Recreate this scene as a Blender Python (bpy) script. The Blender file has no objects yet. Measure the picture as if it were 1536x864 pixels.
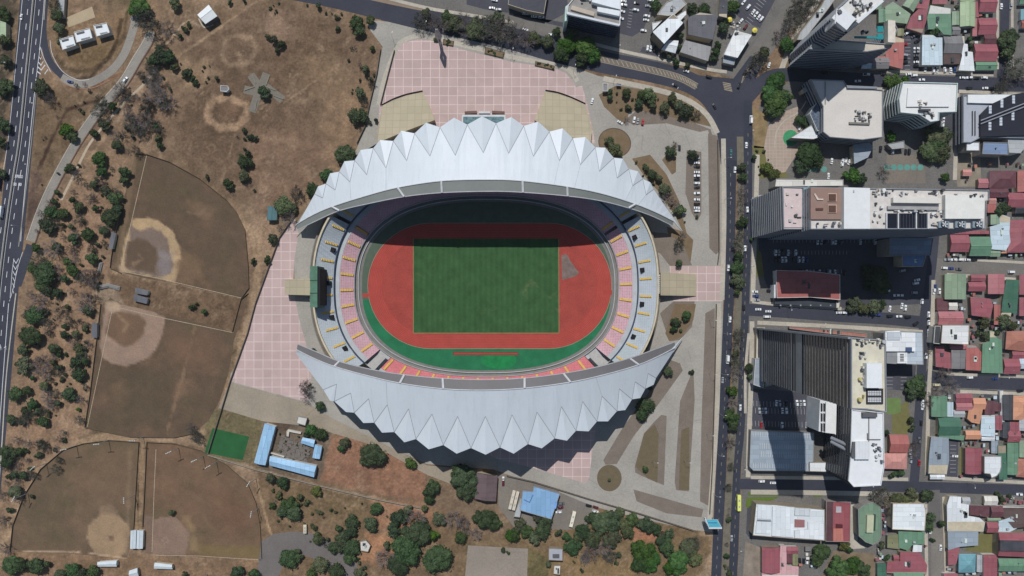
import bpy, bmesh, math, random
import numpy as np
from mathutils import Vector
random.seed(7); np.random.seed(7)
R = math.radians
# ---------------------------------------------------------------- camera, sky, sun, exposure
HC = 512.0; NX, NY = 768.0, 455.0; S = 0.5          # camera height (m), point below it, metres per photo pixel on the ground
scene = bpy.context.scene
cam = bpy.data.cameras.new("camera"); camo = bpy.data.objects.new("camera", cam); scene.collection.objects.link(camo)
camo.location = (0, 0, HC); cam.sensor_width = 36; cam.lens = 24.0; cam.shift_y = (NY-432)*S/768.0
cam.clip_start = 1; cam.clip_end = 9000; scene.camera = camo
world = bpy.data.worlds.new("World"); scene.world = world; world.use_nodes = True
wn = world.node_tree; bg = wn.nodes['Background']; sky = wn.nodes.new('ShaderNodeTexSky')
KX, KY = 0.2, 1.0                                    # shadows fall down the photo and a little to the right
sun_el = R(58.5); sun_az = math.atan2(-KX, KY)        # sun stands up and slightly left of the stadium
sky.sky_type = 'NISHITA'; sky.sun_disc = False; sky.sun_elevation = sun_el; sky.sun_rotation = sun_az
sky.air_density = 1.3; sky.dust_density = 0.6
wn.links.new(sky.outputs[0], bg.inputs[0]); bg.inputs[1].default_value = 0.065
sl = bpy.data.lights.new("sun", 'SUN'); sl.energy = 3.6; sl.angle = R(0.5); sl.color = (1.0, 0.975, 0.945)
so = bpy.data.objects.new("sun", sl); scene.collection.objects.link(so)
sd = Vector((math.sin(sun_az)*math.cos(sun_el), math.cos(sun_az)*math.cos(sun_el), math.sin(sun_el)))
so.rotation_euler = sd.to_track_quat('Z', 'Y').to_euler(); so.location = (0, 0, 700)
vs = scene.view_settings; vs.view_transform = 'Standard'; vs.look = 'None'; vs.gamma = 1; vs.exposure = -0.08; vs.use_curve_mapping = False
scene.cycles.max_bounces = 5; scene.cycles.diffuse_bounces = 2; scene.cycles.glossy_bounces = 2
scene.cycles.transmission_bounces = 2; scene.cycles.transparent_max_bounces = 4
# ---------------------------------------------------------------- helpers
COL = scene.collection
def G(x, y, z=0.0):
    """world point that the photo shows at pixel (x, y) when it is z metres up"""
    k = S*(1-z/HC); return Vector(((x-NX)*k, -(y-NY)*k, z))
def lin(c): return tuple(((v/255)/12.92 if v/255 <= .04045 else ((v/255+.055)/1.055)**2.4) for v in c)
KL = (1.04, 1.03, 1.05)                                # brightness of a white sunlit ground in this light
def alb(c):
    l = lin(c); return tuple(min(.92, max(.004, l[i]/KL[i])) for i in range(3))
def mesh(name, vs, fs): 
    me = bpy.data.meshes.new(name); me.from_pydata([tuple(v) for v in vs], [], fs); me.update(); return me
def obj(name, me, mat=None, parent=None, loc=None):
    o = bpy.data.objects.new(name, me); COL.objects.link(o)
    if mat is not None and len(me.materials) == 0: me.materials.append(mat)
    if parent is not None: o.parent = parent
    if loc is not None: o.location = loc
    return o
class MB:
    """collects polygons (world coordinates) and links them as one mesh object"""
    def __init__(s): s.v = []; s.f = []
    def add(s, vs, fs):
        n = len(s.v); s.v += [Vector(v) for v in vs]; s.f += [[n+i for i in f] for f in fs]; return s
    def box(s, x0, y0, z0, x1, y1, z1):
        return s.prism([(x0, y0), (x1, y0), (x1, y1), (x0, y1)], z0, z1)
    def prism(s, pts, z0, z1, top=True):
        n = len(pts); a = sum(pts[i][0]*pts[(i+1) % n][1]-pts[(i+1) % n][0]*pts[i][1] for i in range(n))
        if a < 0: pts = pts[::-1]
        v = [(p[0], p[1], z0) for p in pts]+[(p[0], p[1], z1) for p in pts]
        f = [[i, (i+1) % n, n+(i+1) % n, n+i] for i in range(n)]
        if top: f += [list(range(n, 2*n)), list(range(n-1, -1, -1))]
        return s.add(v, f)
    def tube(s, a, b, r0, r1=None, n=6):
        r1 = r0 if r1 is None else r1; a = Vector(a); b = Vector(b); d = (b-a)
        if d.length < 1e-6: return s
        d.normalize(); u = d.orthogonal().normalized(); w = d.cross(u)
        c = [(math.cos(2*math.pi*i/n), math.sin(2*math.pi*i/n)) for i in range(n)]
        v = [a+(u*x+w*y)*r0 for x, y in c]+[b+(u*x+w*y)*r1 for x, y in c]
        return s.add(v, [[i, (i+1) % n, n+(i+1) % n, n+i] for i in range(n)]+[list(range(n-1, -1, -1)), list(range(n, 2*n))])
    def build(s, name, mat, parent=None, smooth=False):
        off = Vector(parent.location) if parent is not None else Vector((0, 0, 0))
        if parent is not None and parent.parent is not None: off = off+Vector(parent.parent.location)
        me = mesh(name, [v-off for v in s.v], s.f)
        if smooth: me.polygons.foreach_set('use_smooth', [True]*len(me.polygons))
        return obj(name, me, mat, parent)
def empty(name, loc, rz=0):
    o = bpy.data.objects.new(name, None); COL.objects.link(o); o.location = loc; o.rotation_euler = (0, 0, rz); o.empty_display_size = 1; return o
def tag(o, label=None, cat=None, group=None, kind=None):
    if label: o['label'] = label
    if cat: o['category'] = cat
    if group: o['group'] = group
    if kind: o['kind'] = kind
    return o
# labels that point at one thing through the nearest landmark
LM = [("the stadium's west footbridge", 446, 430), ("the stadium's east footbridge", 1017, 427), ("the tall plaza sculpture", 661, 62),
 ("the pink south plaza", 850, 690), ("the small green pitch", 340, 665), ("the blue-roofed hall", 810, 753), ("the roadside billboard", 1060, 768),
 ("the tall grey striped tower", 1168, 530), ("the white ribbed-roof tower", 1245, 650), ("the long white tower block", 1270, 330),
 ("the dark glass tower", 1225, 85), ("the beige-roofed office", 1265, 175), ("the white hip-roofed office", 1370, 165), ("the red market hall", 1210, 428),
 ("the octagonal green roof", 1305, 785), ("the big white warehouse", 1183, 783), ("the teal pyramid roof", 1449, 845), ("the three white kiosks", 125, 55),
 ("the white park pavilion", 311, 22), ("the cross-shaped bench court", 388, 137), ("the lettering on the highway", 27, 268), ("the long grey dugout", 168, 362),
 ("the paired dark dugouts", 211, 442), ("the paired white dugouts", 205, 809), ("the teal park shed", 407, 320), ("the long blue shed", 398, 667),
 ("the yellow-green bus", 1107, 752), ("the grey soil yard", 560, 710), ("the small service block", 834, 831), ("the curved white roof", 1490, 700),
 ("the black solar-striped roof", 1500, 175), ("the white twin-block office", 1350, 522), ("the striped red and charcoal roof", 1517, 818),
 ("the rotated white roof", 1002, 44), ("the glass office by the boulevard", 890, 35), ("the highway chevrons", 62, 92), ("the round gravel island", 914, 717),
 ("the grey guard house", 908, 132), ("the bottom grey court", 745, 845), ("the green lawn court", 1340, 610), ("the row of parked white cars", 1045, 275),
 ("the small ruined hut", 547, 817), ("the upper ball field", 280, 330), ("the lower ball field", 240, 560), ("the stadium's south roof", 730, 640), ("the stadium's north roof", 730, 230)]
LM[27] = ("the reddish dirt yard", 560, 715)
WAIT = []
def where(x, y, head):
    """a label worked out at the end, once every look-alike is known: its rank outwards from a landmark"""
    WAIT.append((x, y, head)); return f"@@{len(WAIT)-1}"
DIRS = ["right of", "up-right of", "above", "up-left of", "left of", "down-left of", "below", "down-right of"]
RANK = ["nearest", "second nearest", "third nearest", "fourth nearest", "fifth nearest", "sixth nearest", "seventh nearest", "eighth nearest", "ninth nearest", "tenth nearest", "eleventh nearest", "twelfth nearest"]+[w+" nearest" for w in "thirteenth fourteenth fifteenth sixteenth seventeenth eighteenth nineteenth twentieth twenty-first twenty-second twenty-third twenty-fourth twenty-fifth twenty-sixth twenty-seventh twenty-eighth twenty-ninth thirtieth".split()]
def resolve_labels():
    def sect(l, x, y): return int((math.degrees(math.atan2(l[2]-y, x-l[1])) % 360+22.5)//45) % 8
    tab = {}
    for i, (x, y, h) in enumerate(WAIT):
        for k, l in enumerate(LM): tab.setdefault((h, k, sect(l, x, y)), []).append((math.hypot(x-l[1], y-l[2]), i))
    for v in tab.values(): v.sort()
    for o in scene.objects:
        t_ = o.get('label')
        if not (isinstance(t_, str) and t_.startswith('@@')): continue
        i = int(t_[2:]); x, y, h = WAIT[i]; best = None
        for k, l in enumerate(LM):
            d = math.hypot(x-l[1], y-l[2]); s_ = sect(l, x, y); r_ = [q[1] for q in tab[(h, k, s_)]].index(i)
            if r_ < 30 and (best is None or d+r_*14 < best[0]): best = (d+r_*14, r_, s_, l[0])
        o['label'] = f"{RANK[best[1]]} {h} {DIRS[best[2]]} {best[3]}"
# ---------------------------------------------------------------- materials
MATS = {}
def nt(name):
    m = bpy.data.materials.new(name); m.use_nodes = True; t = m.node_tree; return m, t, t.nodes['Principled BSDF']
def N(t, typ, **k):
    n = t.nodes.new(typ)
    for a, b in k.items():
        if a.startswith('i_'):
            n.inputs[a[2:].replace('_', ' ')].default_value = b
        else: setattr(n, a, b)
    return n
def mixc(t, fac, a, b, mode='MIX'):
    m = t.nodes.new('ShaderNodeMix'); m.data_type = 'RGBA'; m.blend_type = mode
    for s, v in ((m.inputs[0], fac), (m.inputs[6], a), (m.inputs[7], b)):
        if hasattr(v, 'links'): t.links.new(v, s)
        elif isinstance(v, (int, float)): s.default_value = v
        else: s.default_value = (*v, 1) if len(v) == 3 else v
    return m.outputs[2]
def ramp(t, src, p0, p1, c0=(0, 0, 0, 1), c1=(1, 1, 1, 1)):
    r = t.nodes.new('ShaderNodeValToRGB'); r.color_ramp.elements[0].position = p0; r.color_ramp.elements[1].position = p1
    r.color_ramp.elements[0].color = c0; r.color_ramp.elements[1].color = c1; t.links.new(src, r.inputs[0]); return r.outputs[0]
def noise(t, scale, detail=4, rough=.55, vec=None, dist=0):
    n = N(t, 'ShaderNodeTexNoise'); n.inputs['Scale'].default_value = scale; n.inputs['Detail'].default_value = detail
    n.inputs['Roughness'].default_value = rough; n.inputs['Distortion'].default_value = dist
    if vec is None: vec = t.nodes.new('ShaderNodeTexCoord').outputs['Object']
    t.links.new(vec, n.inputs['Vector']); return n.outputs['Fac']
def geo(t): return t.nodes.new('ShaderNodeNewGeometry').outputs['Position']
def plain(name, c, rough=.8, var=.12, scale=.25, metal=0, fine=.06, spec=.3):
    key = ('p', name)
    if key in MATS: return MATS[key]
    m, t, b = nt(name); a = alb(c); p = geo(t)
    lo = tuple(v*(1-var*1.6) for v in a); hi = tuple(min(.95, v*(1+var)) for v in a)
    c1 = mixc(t, ramp(t, noise(t, scale, 5, .6, p), .3, .7), lo, hi)
    g = noise(t, scale*9, 3, .7, p)
    c2 = mixc(t, fine*3, c1, mixc(t, ramp(t, g, .3, .7), tuple(v*.6 for v in a), tuple(min(.95, v*1.35) for v in a)))
    t.links.new(c2, b.inputs['Base Color']); b.inputs['Roughness'].default_value = rough; b.inputs['Metallic'].default_value = metal
    b.inputs['Specular IOR Level'].default_value = spec
    MATS[key] = m; return m
def metalroof(c, seed=0, rust=.25):
    """painted corrugated sheets: panel to panel tone changes, seams, streaks and a little rust"""
    key = ('r', c, seed)
    if key in MATS: return MATS[key]
    m, t, b = nt('sheet_metal_roof'); a = alb(c); p = geo(t)
    mp = N(t, 'ShaderNodeMapping'); t.links.new(p, mp.inputs[0]); mp.inputs['Location'].default_value = (seed*7.3, seed*3.1, 0)
    if seed % 2: mp.inputs['Rotation'].default_value = (0, 0, math.pi/2)
    br = N(t, 'ShaderNodeTexBrick'); t.links.new(mp.outputs[0], br.inputs['Vector'])
    br.inputs['Color1'].default_value = (*[v*.84 for v in a], 1); br.inputs['Color2'].default_value = (*[min(.9, v*1.1) for v in a], 1)
    br.inputs['Mortar'].default_value = (*[v*.62 for v in a], 1); br.inputs['Scale'].default_value = .12
    br.inputs['Mortar Size'].default_value = .012; br.inputs['Brick Width'].default_value = 1.1; br.inputs['Row Height'].default_value = .42; br.inputs['Bias'].default_value = .1
    wv = N(t, 'ShaderNodeTexWave'); wv.inputs['Scale'].default_value = .45; wv.inputs['Distortion'].default_value = .4; wv.inputs['Detail'].default_value = 2
    t.links.new(mp.outputs[0], wv.inputs['Vector'])
    c1 = mixc(t, .08, br.outputs[0], mixc(t, wv.outputs['Fac'], (0, 0, 0), (1, 1, 1)), 'OVERLAY')
    st = ramp(t, noise(t, .16, 6, .7, mp.outputs[0]), .42, .75)
    c2 = mixc(t, st, c1, tuple(min(.9, v*1.0+.035) for v in (a[0]*.9, a[1]*.9, a[2]*.9)))
    rs = ramp(t, noise(t, .35, 6, .75, mp.outputs[0], .6), .6, .78)
    mul = t.nodes.new('ShaderNodeMath'); mul.operation = 'MULTIPLY'; t.links.new(rs, mul.inputs[0]); mul.inputs[1].default_value = rust
    c3 = mixc(t, mul.outputs[0], c2, (.12, .07, .05))
    hv = t.nodes.new('ShaderNodeHueSaturation'); hv.inputs['Saturation'].default_value = .82; hv.inputs['Value'].default_value = .95; t.links.new(c3, hv.inputs['Color'])
    t.links.new(hv.outputs[0], b.inputs['Base Color']); b.inputs['Roughness'].default_value = .55; b.inputs['Specular IOR Level'].default_value = .3
    MATS[key] = m; return m
def glassy(name, c, rough=.12):
    key = ('g', name)
    if key in MATS: return MATS[key]
    m, t, b = nt(name); a = alb(c); p = geo(t)
    v = noise(t, .5, 2, .5, p)
    t.links.new(mixc(t, ramp(t, v, .4, .6), tuple(x*.7 for x in a), tuple(x*1.3 for x in a)), b.inputs['Base Color'])
    b.inputs['Roughness'].default_value = rough; b.inputs['Specular IOR Level'].default_value = .6
    MATS[key] = m; return m
def attrmat(name, amt=.32, fs=.55, rough=.95):
    """natural ground: vertex colours of the surface itself broken up by fine procedural grit"""
    m, t, b = nt(name); at = N(t, 'ShaderNodeAttribute', attribute_name='Col'); p = geo(t)
    n1 = ramp(t, noise(t, fs, 8, .75, p), .3, .72, (.55, .55, .56, 1), (1.42, 1.40, 1.36, 1))
    n2 = ramp(t, noise(t, .07, 6, .65, p, .8), .32, .7, (.84, .85, .87, 1), (1.14, 1.13, 1.1, 1))
    c = mixc(t, amt*2.2, at.outputs['Color'], mixc(t, 1.0, at.outputs['Color'], n1, 'MULTIPLY'))
    c = mixc(t, .8, c, mixc(t, 1.0, c, n2, 'MULTIPLY'))
    t.links.new(c, b.inputs['Base Color']); b.inputs['Roughness'].default_value = rough; b.inputs['Specular IOR Level'].default_value = .1
    bp = N(t, 'ShaderNodeBump'); bp.inputs['Strength'].default_value = .5; bp.inputs['Distance'].default_value = .5
    t.links.new(noise(t, .35, 6, .7, p), bp.inputs['Height']); t.links.new(bp.outputs[0], b.inputs['Normal']); return m
def asphalt(name, c, patch=.25):
    m, t, b = nt(name); a = alb(c); p = geo(t)
    c1 = mixc(t, ramp(t, noise(t, .04, 6, .65, p), .35, .68), tuple(v*.86 for v in a), tuple(v*1.22 for v in a))
    c1 = mixc(t, .3, c1, mixc(t, ramp(t, noise(t, .7, 5, .7, p), .35, .7), tuple(v*.7 for v in a), tuple(v*1.5 for v in a)))
    vo = N(t, 'ShaderNodeTexVoronoi', feature='DISTANCE_TO_EDGE'); vo.inputs['Scale'].default_value = .055; t.links.new(p, vo.inputs['Vector'])
    cr = ramp(t, vo.outputs['Distance'], .0, .012, (1, 1, 1, 1), (0, 0, 0, 1))
    mu = t.nodes.new('ShaderNodeMath'); mu.operation = 'MULTIPLY'; t.links.new(cr, mu.inputs[0]); mu.inputs[1].default_value = patch
    c1 = mixc(t, mu.outputs[0], c1, tuple(v*.6 for v in a))
    t.links.new(c1, b.inputs['Base Color']); b.inputs['Roughness'].default_value = .9; b.inputs['Specular IOR Level'].default_value = .2; return m
def tiles(name, c, cl, step, width, var=.1):
    """square paving fields framed by pale bands"""
    m, t, b = nt(name); a = alb(c); l = alb(cl)
    tc = t.nodes.new('ShaderNodeTexCoord').outputs['Object']; sx = t.nodes.new('ShaderNodeSeparateXYZ'); t.links.new(tc, sx.inputs[0])
    def band(o, st, w):
        d = t.nodes.new('ShaderNodeMath'); d.operation = 'DIVIDE'; t.links.new(o, d.inputs[0]); d.inputs[1].default_value = st
        f = t.nodes.new('ShaderNodeMath'); f.operation = 'FRACT'; t.links.new(d.outputs[0], f.inputs[0])
        g = t.nodes.new('ShaderNodeMath'); g.operation = 'LESS_THAN'; t.links.new(f.outputs[0], g.inputs[0]); g.inputs[1].default_value = w/st; return g.outputs[0], d.outputs[0]
    bx, dx = band(sx.outputs[0], step, width); by, dy = band(sx.outputs[1], step, width)
    mx = t.nodes.new('ShaderNodeMath'); mx.operation = 'MAXIMUM'; t.links.new(bx, mx.inputs[0]); t.links.new(by, mx.inputs[1])
    ch = N(t, 'ShaderNodeTexWhiteNoise', noise_dimensions='2D'); cb = t.nodes.new('ShaderNodeCombineXYZ')
    for i, d in enumerate((dx, dy)):
        fl = t.nodes.new('ShaderNodeMath'); fl.operation = 'FLOOR'; t.links.new(d, fl.inputs[0]); t.links.new(fl.outputs[0], cb.inputs[i])
    t.links.new(cb.outputs[0], ch.inputs['Vector'])
    base = mixc(t, ch.outputs['Value'], tuple(v*(1-var) for v in a), tuple(v*(1+var*.6) for v in a))
    bx2, _ = band(sx.outputs[0], .85, .1); by2, _ = band(sx.outputs[1], .85, .1)
    m2 = t.nodes.new('ShaderNodeMath'); m2.operation = 'MAXIMUM'; t.links.new(bx2, m2.inputs[0]); t.links.new(by2, m2.inputs[1])
    m3 = t.nodes.new('ShaderNodeMath'); m3.operation = 'MULTIPLY'; t.links.new(m2.outputs[0], m3.inputs[0]); m3.inputs[1].default_value = .25
    base = mixc(t, m3.outputs[0], base, l)
    m4 = t.nodes.new('ShaderNodeMath'); m4.operation = 'MULTIPLY'; t.links.new(mx.outputs[0], m4.inputs[0]); m4.inputs[1].default_value = .85
    base = mixc(t, m4.outputs[0], base, l)
    d1 = ramp(t, noise(t, .05, 7, .7, tc, 1), .42, .72)
    mu = t.nodes.new('ShaderNodeMath'); mu.operation = 'MULTIPLY'; t.links.new(d1, mu.inputs[0]); mu.inputs[1].default_value = .4
    base = mixc(t, mu.outputs[0], base, (a[0]*.62, a[1]*.72, a[2]*.62))
    t.links.new(base, b.inputs['Base Color']); b.inputs['Roughness'].default_value = .85; return m
def leafmat(name, c0, c1, sat=0):
    m, t, b = nt(name); p = geo(t); oi = t.nodes.new('ShaderNodeObjectInfo')
    n1 = noise(t, .45, 3, .6, p); c = mixc(t, ramp(t, n1, .35, .68), c0, c1)
    hs = t.nodes.new('ShaderNodeHueSaturation'); t.links.new(c, hs.inputs['Color'])
    for i, (lo, hi) in enumerate(((.47, .52), (.8, 1.1), (.65, 1.35))):
        mr = t.nodes.new('ShaderNodeMapRange'); mr.inputs['To Min'].default_value = lo; mr.inputs['To Max'].default_value = hi
        src = oi.outputs['Random']
        if i == 1:
            ml = t.nodes.new('ShaderNodeMath'); ml.operation = 'FRACT'; m0 = t.nodes.new('ShaderNodeMath'); m0.operation = 'MULTIPLY'
            t.links.new(src, m0.inputs[0]); m0.inputs[1].default_value = 7.31; t.links.new(m0.outputs[0], ml.inputs[0]); src = ml.outputs[0]
        if i == 0:
            ml = t.nodes.new('ShaderNodeMath'); ml.operation = 'FRACT'; m0 = t.nodes.new('ShaderNodeMath'); m0.operation = 'MULTIPLY'
            t.links.new(src, m0.inputs[0]); m0.inputs[1].default_value = 13.7; t.links.new(m0.outputs[0], ml.inputs[0]); src = ml.outputs[0]
        t.links.new(src, mr.inputs['Value']); t.links.new(mr.outputs[0], hs.inputs[i])
    t.links.new(hs.outputs[0], b.inputs['Base Color']); b.inputs['Roughness'].default_value = .7; b.inputs['Specular IOR Level'].default_value = .2
    return m
# ---------------------------------------------------------------- numpy colour painting of the natural ground
def vnoise(x, y, sc, seed):
    rs = np.random.RandomState(seed); g = rs.rand(256, 256); u = x/sc; v = y/sc
    i = np.floor(u).astype(int); j = np.floor(v).astype(int); fu = u-i; fv = v-j; fu = fu*fu*(3-2*fu); fv = fv*fv*(3-2*fv)
    i %= 256; j %= 256; i1 = (i+1) % 256; j1 = (j+1) % 256
    return (g[i, j]*(1-fu)+g[i1, j]*fu)*(1-fv)+(g[i, j1]*(1-fu)+g[i1, j1]*fu)*fv
def fbm(x, y, sc, seed, o=4):
    s = 0; a = .5; tot = 0
    for k in range(o): s = s+a*vnoise(x, y, sc/2**k, seed+k*17); tot += a; a *= .6
    return s/tot
def segd(x, y, a, b):
    dx, dy = b[0]-a[0], b[1]-a[1]; L = dx*dx+dy*dy+1e-9
    t = np.clip(((x-a[0])*dx+(y-a[1])*dy)/L, 0, 1); return np.hypot(x-a[0]-t*dx, y-a[1]-t*dy)
def sdf(x, y, pts, closed):
    d = np.full(x.shape, 1e9); n = len(pts); ins = np.zeros(x.shape, bool)
    for i in range(n if closed else n-1):
        a, b = pts[i], pts[(i+1) % n]; d = np.minimum(d, segd(x, y, a, b))
        if closed:
            c = ((a[1] > y) != (b[1] > y)) & (x < (b[0]-a[0])*(y-a[1])/(b[1]-a[1]+1e-12)+a[0]); ins ^= c
    return np.where(ins, -d, d) if closed else d
def paint(px, py, base, layers):
    """layers: (kind, points, colour, half width, softness, strength, edge noise)"""
    col = base.copy()
    for k, (kind, pts, c, w, soft, st, en) in enumerate(layers):
        xs = [p[0] for p in pts]; ys = [p[1] for p in pts]; mg = w+soft+en+4
        m = (px > min(xs)-mg) & (px < max(xs)+mg) & (py > min(ys)-mg) & (py < max(ys)+mg)
        if not m.any(): continue
        x = px[m]; y = py[m]; d = sdf(x, y, pts, kind == 'p')-w
        if en: d = d+(fbm(x, y, 9, 50+k)-.5)*en*2.4
        a = np.clip(.5-d/max(soft, .01), 0, 1)*st
        a = a*(.75+.5*fbm(x, y, 14, 90+k) if st < 1 else 1); a = np.clip(a, 0, 1)
        col[m] = col[m]*(1-a[:, None])+np.array(alb(c))[None, :]*a[:, None]
    return col
def setcol(me, col):
    l_ = col@np.array([.3, .55, .15]); col = col*.92+l_[:, None]*np.array([[.12, .098, .092]]); col = col*np.array([[1.03, .955, .94]])
    ca = me.color_attributes.new('Col', 'FLOAT_COLOR', 'POINT')
    ca.data.foreach_set('color', np.concatenate([col, np.ones((len(col), 1))], 1).astype(np.float32).ravel())
# ---------------------------------------------------------------- ground
TAN = (158, 138, 112); BRN = (112, 94, 76); DRY = (131, 112, 90); RED = (140, 112, 92); DK = (92, 78, 64); OLV = (98, 90, 66); CON = (150, 143, 134)
def P(s): 
    """'x,y x,y' -> list of photo pixels"""
    return [tuple(float(v) for v in q.split(',')) for q in s.split()]
F1 = P('203,231 222,232 255,243 300,268 340,300 355,318 368,345 373,400 374,432 362,448 330,441 262,425 220,418 183,409 166,404 168,385 178,330')
F2 = P('166,447 180,456 262,474 349,498 362,449 372,440 366,470 351,510 343,560 330,600 312,632 290,650 262,656 195,655 128,641 136,590 147,500 152,458')
F3 = P('208,663 165,660 125,665 95,675 62,703 37,743 20,788 16,828 110,831 190,838 201,800 205,730')
F4 = P('221,663 262,665 300,675 340,697 372,725 385,755 391,790 393,838 300,836 218,830 216,790')
FC = (97, 83, 68)
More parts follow.
